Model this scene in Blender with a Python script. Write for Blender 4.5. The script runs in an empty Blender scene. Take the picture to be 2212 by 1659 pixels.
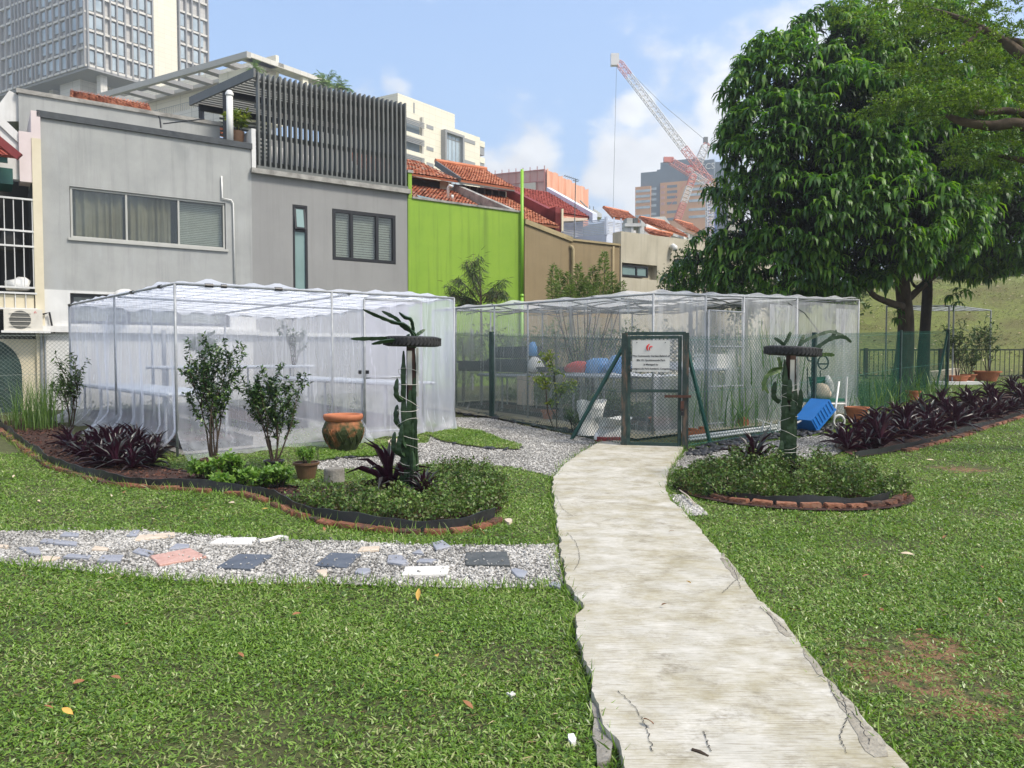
import bpy, math, random
import numpy as np
from mathutils import Vector as V, Matrix
random.seed(7); RN=np.random.default_rng(7)
sc=bpy.context.scene
R=math.radians
# ---------------------------------------------------------------- camera
CAMZ=1.6; FPX=1640.0; PITCH=math.atan(63.5/1640)
cam=bpy.data.objects.new('camera',bpy.data.cameras.new('camera')); sc.collection.objects.link(cam)
cam.location=(0,0,CAMZ); cam.rotation_euler=(math.pi/2-PITCH,0,0)
cam.data.sensor_fit='HORIZONTAL'; cam.data.angle=2*math.atan(1106/FPX)
cam.data.clip_start=0.05; cam.data.clip_end=3000
sc.camera=cam
# ---------------------------------------------------------------- light
SUN_EL,SUN_AZ=R(52),R(118)
EXPOSURE=1.60
w=bpy.data.worlds.new('World'); sc.world=w; w.use_nodes=True
sun=bpy.data.objects.new('sun',bpy.data.lights.new('sun','SUN')); sc.collection.objects.link(sun)
sun.data.energy=1.5; sun.data.angle=R(11); sun.data.color=(1,.93,.82)
_s=V((math.sin(SUN_AZ)*math.cos(SUN_EL),math.cos(SUN_AZ)*math.cos(SUN_EL),math.sin(SUN_EL)))
sun.rotation_euler=_s.to_track_quat('Z','Y').to_euler()
sc.view_settings.view_transform='Standard'; sc.view_settings.look='None'
sc.view_settings.exposure=EXPOSURE; sc.view_settings.gamma=1
sc.cycles.transparent_max_bounces=40; sc.cycles.max_bounces=7; sc.cycles.diffuse_bounces=3
sc.cycles.transmission_bounces=4; sc.cycles.glossy_bounces=3; sc.cycles.sample_clamp_indirect=6

def ray(x,y):
    u=(x-1106)/FPX; v=(829.5-y)/FPX
    return V((u,math.cos(PITCH)+math.sin(PITCH)*v,-math.sin(PITCH)+math.cos(PITCH)*v))
CAM=V((0,0,CAMZ))
def world_sky():
    nt=w.node_tree; N=nt.nodes; L=nt.links
    bg=N['Background']; bg.inputs[1].default_value=1
    sky=N.new('ShaderNodeTexSky'); sky.sky_type='NISHITA'; sky.sun_disc=False
    sky.sun_elevation=SUN_EL; sky.sun_rotation=SUN_AZ; sky.dust_density=2.2; sky.ozone_density=1.6
    sc_=N.new('ShaderNodeVectorMath'); sc_.operation='SCALE'; sc_.inputs[3].default_value=.11
    L.new(sky.outputs[0],sc_.inputs[0])
    tc=N.new('ShaderNodeTexCoord')
    nz=N.new('ShaderNodeVectorMath'); nz.operation='NORMALIZE'; L.new(tc.outputs['Generated'],nz.inputs[0])
    blobs=[(1150,355,75,1),(1340,365,80,1),(1375,235,48,.8),(1470,345,110,1),(1580,270,100,1),(1890,40,200,.8),(855,178,38,.55),(790,190,36,.4),(1120,385,120,.85),(1060,400,60,.7),(1480,430,220,.8),(1650,160,240,.35)]
    acc=None
    for x,y,r,a in blobs:
        d=ray(x,y).normalized()
        dt=N.new('ShaderNodeVectorMath'); dt.operation='DOT_PRODUCT'; dt.inputs[1].default_value=d; L.new(nz.outputs[0],dt.inputs[0])
        mr=N.new('ShaderNodeMapRange'); mr.inputs['From Min'].default_value=math.cos(r*1.25/FPX); mr.inputs['From Max'].default_value=1
        mr.inputs['To Min'].default_value=0; mr.inputs['To Max'].default_value=a
        L.new(dt.outputs['Value'],mr.inputs['Value'])
        if acc is None: acc=mr.outputs[0]
        else:
            m=N.new('ShaderNodeMath'); m.operation='MAXIMUM'; L.new(acc,m.inputs[0]); L.new(mr.outputs[0],m.inputs[1]); acc=m.outputs[0]
    # unseen broken cloud added behind the viewer to brighten the diffuse light
    sp=N.new('ShaderNodeSeparateXYZ'); L.new(nz.outputs[0],sp.inputs[0])
    back=N.new('ShaderNodeMapRange'); back.inputs['From Min'].default_value=.25; back.inputs['From Max'].default_value=-.2
    back.inputs['To Min'].default_value=0; back.inputs['To Max'].default_value=.55; L.new(sp.outputs['Y'],back.inputs['Value'])
    m=N.new('ShaderNodeMath'); m.operation='MAXIMUM'; L.new(acc,m.inputs[0]); L.new(back.outputs[0],m.inputs[1]); acc=m.outputs[0]
    no=N.new('ShaderNodeTexNoise'); no.inputs['Scale'].default_value=9; no.inputs['Detail'].default_value=9; no.inputs['Roughness'].default_value=.58
    mp=N.new('ShaderNodeMapping'); mp.inputs['Scale'].default_value=(1,1,1.5); L.new(nz.outputs[0],mp.inputs[0]); L.new(mp.outputs[0],no.inputs['Vector'])
    # coverage = smoothstep(noise + blob - threshold)
    ad=N.new('ShaderNodeMath'); ad.operation='MULTIPLY_ADD'; L.new(acc,ad.inputs[0]); ad.inputs[1].default_value=.46; L.new(no.outputs['Fac'],ad.inputs[2])
    cov=N.new('ShaderNodeMapRange'); cov.interpolation_type='SMOOTHSTEP'; cov.inputs['From Min'].default_value=.60; cov.inputs['From Max'].default_value=.86
    L.new(ad.outputs[0],cov.inputs['Value'])
    n2=N.new('ShaderNodeTexNoise'); n2.inputs['Scale'].default_value=14; n2.inputs['Detail'].default_value=6; L.new(mp.outputs[0],n2.inputs['Vector'])
    cr=N.new('ShaderNodeValToRGB'); cr.color_ramp.elements[0].position=.35; cr.color_ramp.elements[1].position=.7
    cr.color_ramp.elements[0].color=(.30,.31,.325,1); cr.color_ramp.elements[1].color=(.40,.41,.415,1); L.new(n2.outputs['Fac'],cr.inputs[0])
    # pale moist air: the blue washed towards white at the horizon
    hz=N.new('ShaderNodeMapRange'); hz.inputs['From Min'].default_value=.0; hz.inputs['From Max'].default_value=.5
    hz.inputs['To Min'].default_value=.70; hz.inputs['To Max'].default_value=.10; L.new(sp.outputs['Z'],hz.inputs['Value'])
    mx0=N.new('ShaderNodeMixRGB'); mx0.inputs[2].default_value=(.105,.165,.245,1); L.new(hz.outputs[0],mx0.inputs[0]); L.new(sc_.outputs[0],mx0.inputs[1])
    mx=N.new('ShaderNodeMixRGB'); L.new(cov.outputs[0],mx.inputs[0]); L.new(mx0.outputs[0],mx.inputs[1]); L.new(cr.outputs[0],mx.inputs[2])
    L.new(mx.outputs[0],bg.inputs[0])
world_sky()

# ---------------------------------------------------------------- terrain
def GZ(x,y):
    x=np.asarray(x,float); y=np.asarray(y,float)
    g=.041*np.where(y-9.8>12,y-9.8,np.log1p(np.exp(np.clip((y-9.8)/.8,-30,30)))*.8)
    g=np.minimum(g,.95)
    u=.9*y+.44*x
    t=np.clip((u-33.2)/12,0,1); h=4.5*t*t*(3-2*t)*np.clip((x-4)/5,0,1)
    return g+h+.012*np.sin(x*1.7)*np.sin(y*1.3)*np.clip((np.abs(x)-1.2)/2,0,1)
def gz(x,y): return float(GZ(x,y))
def gp(x,y):
    r=ray(x,y); a,b=.3,300.
    n=0; t=a
    while t<b:
        p=CAM+r*t
        if p.z<gz(p.x,p.y): break
        t*=1.03
    lo,hi=t/1.03,t
    for _ in range(30):
        m=(lo+hi)/2; p=CAM+r*m
        if p.z<gz(p.x,p.y): hi=m
        else: lo=m
    p=CAM+r*hi; return V((p.x,p.y,gz(p.x,p.y)))
def at(x,y,Y): r=ray(x,y); return CAM+r*(Y/r.y)
# facade frame of the row of houses
F0=V((-10.8,17.5,0)); FD=V((.82,.572,0)); FN=V((-.572,.82,0))
def FW(s,z,q=0): return V((F0.x+FD.x*s+FN.x*q,F0.y+FD.y*s+FN.y*q,z))
def fq(x,y,q=0):
    r=ray(x,y); t=(q+F0.dot(FN))/r.dot(FN); return CAM+r*t
def sz(x,y,q=0):
    p=fq(x,y,q); return ((p-F0).dot(FD),p.z)

# ---------------------------------------------------------------- mesh helpers
OFF={}
def link(o,parent=None):
    sc.collection.objects.link(o)
    if parent is not None: o.parent=parent
    return o
def tag(o,label,cat,group=None,kind=None):
    if label: o['label']=label
    if cat: o['category']=cat
    if group: o['group']=group
    if kind: o['kind']=kind
    return o
def thing(name,label,cat,loc=(0,0,0),group=None):
    o=bpy.data.objects.new(name,None); o.empty_display_size=.1; link(o); o.location=loc; OFF[o]=V(loc)
    return tag(o,label,cat,group)
class M:
    def __init__(s): s.v=[]; s.f=[]; s.mi=[]; s.k=0
    def add(s,vs,fs):
        b=len(s.v); s.v+=[tuple(p) for p in vs]; s.f+=[tuple(i+b for i in f) for f in fs]; s.mi+=[s.k]*len(fs)
    def hexa(s,p): s.add(p,[(0,3,2,1),(4,5,6,7),(0,1,5,4),(1,2,6,5),(2,3,7,6),(3,0,4,7)])
    def obox(s,o,a,b,c):
        o,a,b,c=V(o),V(a),V(b),V(c); s.hexa([o,o+a,o+a+b,o+b,o+c,o+a+c,o+a+b+c,o+b+c])
    def box(s,x0,x1,y0,y1,z0,z1): s.obox((x0,y0,z0),(x1-x0,0,0),(0,y1-y0,0),(0,0,z1-z0))
    def cbox(s,c,sx,sy,sz_,rz=0,tilt=0):
        m=Matrix.Rotation(rz,3,'Z')@Matrix.Rotation(tilt,3,'X'); a,b,d=m@V((sx,0,0)),m@V((0,sy,0)),m@V((0,0,sz_)); s.obox(V(c)-a/2-b/2-d/2,a,b,d)
    def fbox(s,s0,s1,z0,z1,q0,q1): s.obox(FW(s0,z0,q0),FD*(s1-s0),FN*(q1-q0),V((0,0,z1-z0)))
    def poly(s,ps): s.add(ps,[tuple(range(len(ps)))])
    def prism(s,ps,e):
        n=len(ps); e=V(e); ps=[V(p) for p in ps]
        s.add(ps+[p+e for p in ps],[tuple(range(n))[::-1],tuple(range(n,2*n))]+[(i,(i+1)%n,n+(i+1)%n,n+i) for i in range(n)])
    def tube(s,pts,r,n=6,cap=True,prof=None,tw=0):
        pts=[V(p) for p in pts]; k=len(pts); rr=r if hasattr(r,'__len__') else [r]*k
        vs=[]; up=None
        for i,p in enumerate(pts):
            d=(pts[min(i+1,k-1)]-pts[max(i-1,0)])
            if d.length<1e-9: d=V((0,0,1))
            d.normalize()
            if up is None:
                up=d.cross(V((.31,.95,.02)) if abs(d.y)<.9 else V((1,0,0))); up.normalize()
            up=(up-d*up.dot(d)); up.normalize(); sd=d.cross(up)
            for j in range(n):
                a=2*math.pi*j/n+tw*i; q=rr[i]*(prof[j] if prof else 1)
                vs.append(p+up*(math.cos(a)*q)+sd*(math.sin(a)*q))
        fs=[(i*n+j,i*n+(j+1)%n,(i+1)*n+(j+1)%n,(i+1)*n+j) for i in range(k-1) for j in range(n)]
        if cap: fs+=[tuple(range(n))[::-1],tuple(range((k-1)*n,k*n))]
        s.add(vs,fs)
    def bar(s,a,b,wd,h=None):
        a,b=V(a),V(b); d=(b-a).normalized(); h=h or wd
        x=d.cross(V((0,0,1)) if abs(d.z)<.95 else V((0,1,0))).normalized(); y=x.cross(d)
        s.obox(a-x*wd/2-y*h/2,x*wd,y*h,b-a)
    def lathe(s,c,prof,n=28,sq=1):
        vs=[];k=len(prof);c=V(c)
        for r,z in prof:
            for j in range(n):
                a=2*math.pi*j/n; vs.append(c+V((r*math.cos(a),r*math.sin(a)*sq,z)))
        fs=[(i*n+j,i*n+(j+1)%n,(i+1)*n+(j+1)%n,(i+1)*n+j) for i in range(k-1) for j in range(n)]
        s.add(vs,fs)
    def grid(s,fn,nu,nv):
        vs=[fn(i/nu,j/nv) for j in range(nv+1) for i in range(nu+1)]
        s.add(vs,[(j*(nu+1)+i,j*(nu+1)+i+1,(j+1)*(nu+1)+i+1,(j+1)*(nu+1)+i) for j in range(nv) for i in range(nu)])
    def build(s,name,mats,parent=None,smooth=False,loc=None,label=None):
        mats=mats if isinstance(mats,(list,tuple)) else [mats]
        if parent is not None: off=OFF[parent]; l=V((0,0,0))
        else:
            if loc is None:
                a=np.array(s.v); loc=((a[:,0].min()+a[:,0].max())/2,(a[:,1].min()+a[:,1].max())/2,a[:,2].min())
            off=V(loc); l=off
        me=bpy.data.meshes.new(name); me.from_pydata([(p[0]-off.x,p[1]-off.y,p[2]-off.z) for p in s.v],[],s.f)
        for m in mats: me.materials.append(m)
        if len(mats)>1: me.polygons.foreach_set('material_index',s.mi)
        if smooth: me.polygons.foreach_set('use_smooth',[True]*len(s.f))
        me.update()
        o=bpy.data.objects.new(name,me); link(o,parent); o.location=l; OFF[o]=off
        if label: o['label']=label
        return o
def fast(name,verts,quads,mat,parent=None,smooth=False,k=4,loc=(0,0,0)):
    off=OFF[parent] if parent is not None else V(loc)
    verts=np.asarray(verts,np.float32)-np.array(off,np.float32); quads=np.asarray(quads,np.int32)
    me=bpy.data.meshes.new(name); nv=len(verts); nf=len(quads)
    me.vertices.add(nv); me.vertices.foreach_set('co',verts.ravel())
    me.loops.add(nf*k); me.loops.foreach_set('vertex_index',quads.ravel())
    me.polygons.add(nf); me.polygons.foreach_set('loop_start',np.arange(0,nf*k,k,dtype=np.int32))
    if smooth: me.polygons.foreach_set('use_smooth',np.ones(nf,bool))
    for m in (mat if isinstance(mat,(list,tuple)) else [mat]): me.materials.append(m)
    me.update(calc_edges=True); me.validate()
    o=bpy.data.objects.new(name,me); link(o,parent); o.location=(0,0,0) if parent is not None else off; OFF[o]=off
    return o
def norm(a): return a/np.maximum(np.linalg.norm(a,axis=-1,keepdims=True),1e-9)
def inst(T,F,P,X,Y,Z,S):
    """copies of the template verts T / faces F at P with axes X,Y,Z and scales S (N,3)"""
    T=np.asarray(T,float); F=np.asarray(F,int); P=np.asarray(P,float); n=len(P); k=len(T)
    vv=P[:,None,:]+T[None,:,0:1]*(X*S[:,0:1])[:,None,:]+T[None,:,1:2]*(Y*S[:,1:2])[:,None,:]+T[None,:,2:3]*(Z*S[:,2:3])[:,None,:]
    ff=F[None]+(np.arange(n)*k)[:,None,None]
    return vv.reshape(-1,3),ff.reshape(-1,F.shape[1])
def leafframe(Yd,Zhint):
    Yd=norm(Yd); X=norm(np.cross(Yd,Zhint)); Z=np.cross(X,Yd); return X,Yd,Z
def cat_(parts):
    vs=[];fs=[];b=0
    for v,f in parts: vs.append(v); fs.append(f+b); b+=len(v)
    return np.concatenate(vs),np.concatenate(fs)
LEAF_T=[(0,0,0),(-.5,.42,.12),(0,.5,0),(.5,.42,.12),(0,1,-.12)]; LEAF_F=[(0,2,4,1),(0,3,4,2)]
BLADE_T=[(-.5,0,0),(.5,0,0),(-.5,.55,.06),(.5,.55,.06),(-.1,1,-.05),(.1,1,-.05)]; BLADE_F=[(0,1,3,2),(2,3,5,4)]
SWORD_T=[(-.35,0,0),(0,0,-.06),(.35,0,0),(-.5,.35,.14),(0,.35,.06),(.5,.35,.14),(-.36,.7,.14),(0,.7,.09),(.36,.7,.14),(0,1,0)]
SWORD_F=[(0,1,4,3),(1,2,5,4),(3,4,7,6),(4,5,8,7),(6,7,9,9),(7,8,9,9)]
SWORD_F=[(0,1,4,3),(1,2,5,4),(3,4,7,6),(4,5,8,7)]
OCT_T=[(1,0,0),(-1,0,0),(0,1,0),(0,-1,0),(0,0,1),(0,0,-1)]
OCT_F=[(0,2,4),(2,1,4),(1,3,4),(3,0,4),(2,0,5),(1,2,5),(3,1,5),(0,3,5)]
def rdir(n,zmin=-1,zmax=1):
    z=RN.uniform(zmin,zmax,n); a=RN.uniform(0,2*np.pi,n); r=np.sqrt(np.maximum(0,1-z*z)); return np.stack([r*np.cos(a),r*np.sin(a),z],1)
def dup(root,loc,rz=0,scale=1,label=None,group=None):
    r=root.copy(); sc.collection.objects.link(r); r.location=loc; r.rotation_euler=(0,0,rz); r.scale=(scale,)*3 if not hasattr(scale,'__len__') else scale
    if label: r['label']=label
    if group: r['group']=group
    for ch in list(root.children):
        c=ch.copy(); sc.collection.objects.link(c); c.parent=r
        for g in ch.children:
            d=g.copy(); sc.collection.objects.link(d); d.parent=c
    return r
def inpoly(px,py,poly):
    px=np.asarray(px);py=np.asarray(py);c=np.zeros(px.shape,bool);n=len(poly);j=n-1
    for i in range(n):
        xi,yi=poly[i][0],poly[i][1];xj,yj=poly[j][0],poly[j][1]
        with np.errstate(divide='ignore',invalid='ignore'):
            t=((yi>py)!=(yj>py))&(px<(xj-xi)*(py-yi)/(yj-yi+1e-12)+xi)
        c^=t;j=i
    return c
def smoothpts(pts,k=6):
    pts=[V(p) for p in pts]; out=[]
    for i in range(len(pts)-1):
        p0=pts[max(i-1,0)];p1=pts[i];p2=pts[i+1];p3=pts[min(i+2,len(pts)-1)]
        for j in range(k):
            t=j/k; out.append(.5*((2*p1)+(p2-p0)*t+(2*p0-5*p1+4*p2-p3)*t*t+(3*p1-p0-3*p2+p3)*t**3))
    out.append(pts[-1]); return out
def resample(pts,n):
    pts=[V(p) for p in pts]; L=[0]
    for i in range(len(pts)-1): L.append(L[-1]+(pts[i+1]-pts[i]).length)
    out=[];j=0
    for i in range(n):
        t=L[-1]*i/(n-1)
        while j<len(pts)-2 and L[j+1]<t: j+=1
        f=(t-L[j])/max(1e-9,L[j+1]-L[j]); out.append(pts[j].lerp(pts[j+1],min(1,f)))
    return out

# ---------------------------------------------------------------- materials
def nodes(name):
    m=bpy.data.materials.new(name); m.use_nodes=True; nt=m.node_tree; return m,nt,nt.nodes,nt.links,nt.nodes['Principled BSDF']
def c4(c): return (c[0],c[1],c[2],1)
def pm(name,c1,c2=None,scale=3,rough=.7,bump=0,bscale=None,detail=6,metal=0,stretch=(1,1,1),spec=.4,lo=.35,hi=.68,streak=None,third=None,t_scale=.6,t_lo=.55,t_hi=.75,t_stretch=(1,1,1)):
    m,nt,N,L,P=nodes(name); P.inputs['Roughness'].default_value=rough; P.inputs['Metallic'].default_value=metal; P.inputs['Specular IOR Level'].default_value=spec
    tc=N.new('ShaderNodeTexCoord'); mp=N.new('ShaderNodeMapping'); mp.inputs['Scale'].default_value=stretch; L.new(tc.outputs['Object'],mp.inputs[0])
    if c2 is None: c2=tuple(min(1,x*1.18) for x in c1); c1=tuple(x*.86 for x in c1)
    n=N.new('ShaderNodeTexNoise'); n.inputs['Scale'].default_value=scale; n.inputs['Detail'].default_value=detail; n.inputs['Roughness'].default_value=.6; L.new(mp.outputs[0],n.inputs['Vector'])
    r=N.new('ShaderNodeValToRGB'); r.color_ramp.elements[0].position=lo; r.color_ramp.elements[1].position=hi
    r.color_ramp.elements[0].color=c4(c1); r.color_ramp.elements[1].color=c4(c2); L.new(n.outputs['Fac'],r.inputs[0]); col=r.outputs[0]
    if third:
        mp2=N.new('ShaderNodeMapping'); mp2.inputs['Scale'].default_value=t_stretch; L.new(tc.outputs['Object'],mp2.inputs[0])
        n3=N.new('ShaderNodeTexNoise'); n3.inputs['Scale'].default_value=t_scale; n3.inputs['Detail'].default_value=7; n3.inputs['Roughness'].default_value=.62; L.new(mp2.outputs[0],n3.inputs['Vector'])
        mr=N.new('ShaderNodeMapRange'); mr.inputs['From Min'].default_value=t_lo; mr.inputs['From Max'].default_value=t_hi; L.new(n3.outputs['Fac'],mr.inputs['Value'])
        mx=N.new('ShaderNodeMixRGB'); mx.inputs[2].default_value=c4(third); L.new(mr.outputs[0],mx.inputs[0]); L.new(col,mx.inputs[1]); col=mx.outputs[0]
    if streak:
        mp3=N.new('ShaderNodeMapping'); mp3.inputs['Scale'].default_value=(3.2,3.2,.16); L.new(tc.outputs['Object'],mp3.inputs[0])
        n4=N.new('ShaderNodeTexNoise'); n4.inputs['Scale'].default_value=1.3; n4.inputs['Detail'].default_value=8; n4.inputs['Roughness'].default_value=.7; L.new(mp3.outputs[0],n4.inputs['Vector'])
        mr4=N.new('ShaderNodeMapRange'); mr4.inputs['From Min'].default_value=.50; mr4.inputs['From Max'].default_value=.78; mr4.inputs['To Max'].default_value=streak[1]; L.new(n4.outputs['Fac'],mr4.inputs['Value'])
        mx4=N.new('ShaderNodeMixRGB'); mx4.inputs[2].default_value=c4(streak[0]); L.new(mr4.outputs[0],mx4.inputs[0]); L.new(col,mx4.inputs[1]); col=mx4.outputs[0]
    L.new(col,P.inputs['Base Color'])
    if bump:
        b=N.new('ShaderNodeBump'); b.inputs['Strength'].default_value=bump; b.inputs['Distance'].default_value=.02
        nb=N.new('ShaderNodeTexNoise'); nb.inputs['Scale'].default_value=bscale or scale*6; nb.inputs['Detail'].default_value=5; L.new(mp.outputs[0],nb.inputs['Vector'])
        L.new(nb.outputs['Fac'],b.inputs['Height']); L.new(b.outputs[0],P.inputs['Normal'])
    return m
def leafmat(name,cols,rough=.42,trans=.3,tcol=None,spec=.5,back=None):
    """foliage: colour from a random number per leaf, some light let through"""
    m,nt,N,L,P=nodes(name); P.inputs['Roughness'].default_value=rough; P.inputs['Specular IOR Level'].default_value=spec
    g=N.new('ShaderNodeNewGeometry'); r=N.new('ShaderNodeValToRGB'); els=r.color_ramp.elements
    while len(els)<len(cols): els.new(.5)
    for i,c in enumerate(cols): els[i].position=i/(len(cols)-1); els[i].color=c4(c)
    tc=N.new('ShaderNodeTexCoord'); nn=N.new('ShaderNodeTexNoise'); nn.inputs['Scale'].default_value=1.3; nn.inputs['Detail'].default_value=3; L.new(tc.outputs['Object'],nn.inputs['Vector'])
    ad=N.new('ShaderNodeMath'); ad.operation='MULTIPLY_ADD'; L.new(nn.outputs['Fac'],ad.inputs[0]); ad.inputs[1].default_value=1.0; ad.inputs[2].default_value=-.5
    a2=N.new('ShaderNodeMath'); a2.operation='ADD'; L.new(ad.outputs[0],a2.inputs[0]); L.new(g.outputs['Random Per Island'],a2.inputs[1])
    L.new(a2.outputs[0],r.inputs[0]); col=r.outputs[0]
    if back:
        mx=N.new('ShaderNodeMixRGB'); mx.inputs[2].default_value=c4(back); L.new(g.outputs['Backfacing'],mx.inputs[0]); L.new(col,mx.inputs[1]); col=mx.outputs[0]
    L.new(col,P.inputs['Base Color'])
    if trans:
        t=N.new('ShaderNodeBsdfTranslucent'); hs=N.new('ShaderNodeHueSaturation'); hs.inputs['Saturation'].default_value=1.1; hs.inputs['Value'].default_value=1.5; L.new(col,hs.inputs['Color']); L.new(hs.outputs[0],t.inputs['Color'])
        mx=N.new('ShaderNodeMixShader'); mx.inputs[0].default_value=trans; L.new(P.outputs[0],mx.inputs[1]); L.new(t.outputs[0],mx.inputs[2])
        L.new(mx.outputs[0],N['Material Output'].inputs['Surface'])
    return m
def netmat(name,lo,hi,col=(.82,.84,.92),vx=9,vz=.7,thru=.55,crease=.16):
    """woven insect net: partly open, denser along its folds"""
    m,nt,N,L,P=nodes(name); N.remove(P)
    tc=N.new('ShaderNodeTexCoord'); sp=N.new('ShaderNodeMapping'); sp.inputs['Scale'].default_value=(vx,vx,vz); L.new(tc.outputs['Object'],sp.inputs[0])
    n=N.new('ShaderNodeTexNoise'); n.inputs['Scale'].default_value=1; n.inputs['Detail'].default_value=5; n.inputs['Distortion'].default_value=.8; L.new(sp.outputs[0],n.inputs['Vector'])
    mr=N.new('ShaderNodeMapRange'); mr.interpolation_type='SMOOTHSTEP'; mr.inputs['From Min'].default_value=.40; mr.inputs['From Max'].default_value=.78; mr.inputs['To Min'].default_value=lo; mr.inputs['To Max'].default_value=hi; L.new(n.outputs['Fac'],mr.inputs['Value'])
    s2=N.new('ShaderNodeMapping'); s2.inputs['Scale'].default_value=(vx*3,vx*3,vz*1.6); L.new(tc.outputs['Object'],s2.inputs[0])
    n2=N.new('ShaderNodeTexNoise'); n2.inputs['Scale'].default_value=1; n2.inputs['Detail'].default_value=2; n2.inputs['Distortion'].default_value=1.6; L.new(s2.outputs[0],n2.inputs['Vector'])
    m2=N.new('ShaderNodeMapRange'); m2.interpolation_type='SMOOTHSTEP'; m2.inputs['From Min'].default_value=.61; m2.inputs['From Max'].default_value=.72; m2.inputs['To Max'].default_value=crease; L.new(n2.outputs['Fac'],m2.inputs['Value'])
    ad=N.new('ShaderNodeMath'); ad.operation='ADD'; ad.use_clamp=True; L.new(mr.outputs[0],ad.inputs[0]); L.new(m2.outputs[0],ad.inputs[1]); mr=ad
    d=N.new('ShaderNodeBsdfDiffuse'); d.inputs[0].default_value=c4(col); t=N.new('ShaderNodeBsdfTranslucent'); t.inputs[0].default_value=c4(col)
    a=N.new('ShaderNodeMixShader'); a.inputs[0].default_value=thru; L.new(d.outputs[0],a.inputs[1]); L.new(t.outputs[0],a.inputs[2])
    tr=N.new('ShaderNodeBsdfTransparent'); b=N.new('ShaderNodeMixShader'); L.new(mr.outputs[0],b.inputs[0]); L.new(tr.outputs[0],b.inputs[1]); L.new(a.outputs[0],b.inputs[2])
    L.new(b.outputs[0],N['Material Output'].inputs['Surface']); return m
def glassmat(name,refl=.3,tint=(.75,.8,.8),rough=.05):
    m,nt,N,L,P=nodes(name); N.remove(P)
    tr=N.new('ShaderNodeBsdfTransparent'); tr.inputs[0].default_value=c4(tint); g=N.new('ShaderNodeBsdfGlossy'); g.inputs['Roughness'].default_value=rough; g.inputs[0].default_value=(.9,.95,1,1)
    b=N.new('ShaderNodeMixShader'); b.inputs[0].default_value=refl; L.new(tr.outputs[0],b.inputs[1]); L.new(g.outputs[0],b.inputs[2]); L.new(b.outputs[0],N['Material Output'].inputs['Surface']); return m
def tilemat(name,c1,c2,mort,sx,sz_,rough=.6,bw=1):
    """stone or tile cladding on vertical walls, laid in object space"""
    m,nt,N,L,P=nodes(name); P.inputs['Roughness'].default_value=rough
    tc=N.new('ShaderNodeTexCoord'); s=N.new('ShaderNodeSeparateXYZ'); L.new(tc.outputs['Object'],s.inputs[0])
    a=N.new('ShaderNodeMath'); a.operation='ADD'; L.new(s.outputs[0],a.inputs[0]); L.new(s.outputs[1],a.inputs[1])
    cb=N.new('ShaderNodeCombineXYZ'); L.new(a.outputs[0],cb.inputs[0]); L.new(s.outputs[2],cb.inputs[1])
    b=N.new('ShaderNodeTexBrick'); b.offset=0; b.inputs['Scale'].default_value=1; b.inputs['Brick Width'].default_value=sx; b.inputs['Row Height'].default_value=sz_; b.inputs['Mortar Size'].default_value=.03*bw
    b.inputs['Color1'].default_value=c4(c1); b.inputs['Color2'].default_value=c4(c2); b.inputs['Mortar'].default_value=c4(mort); L.new(cb.outputs[0],b.inputs['Vector']); L.new(b.outputs[0],P.inputs['Base Color']); return m
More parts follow.
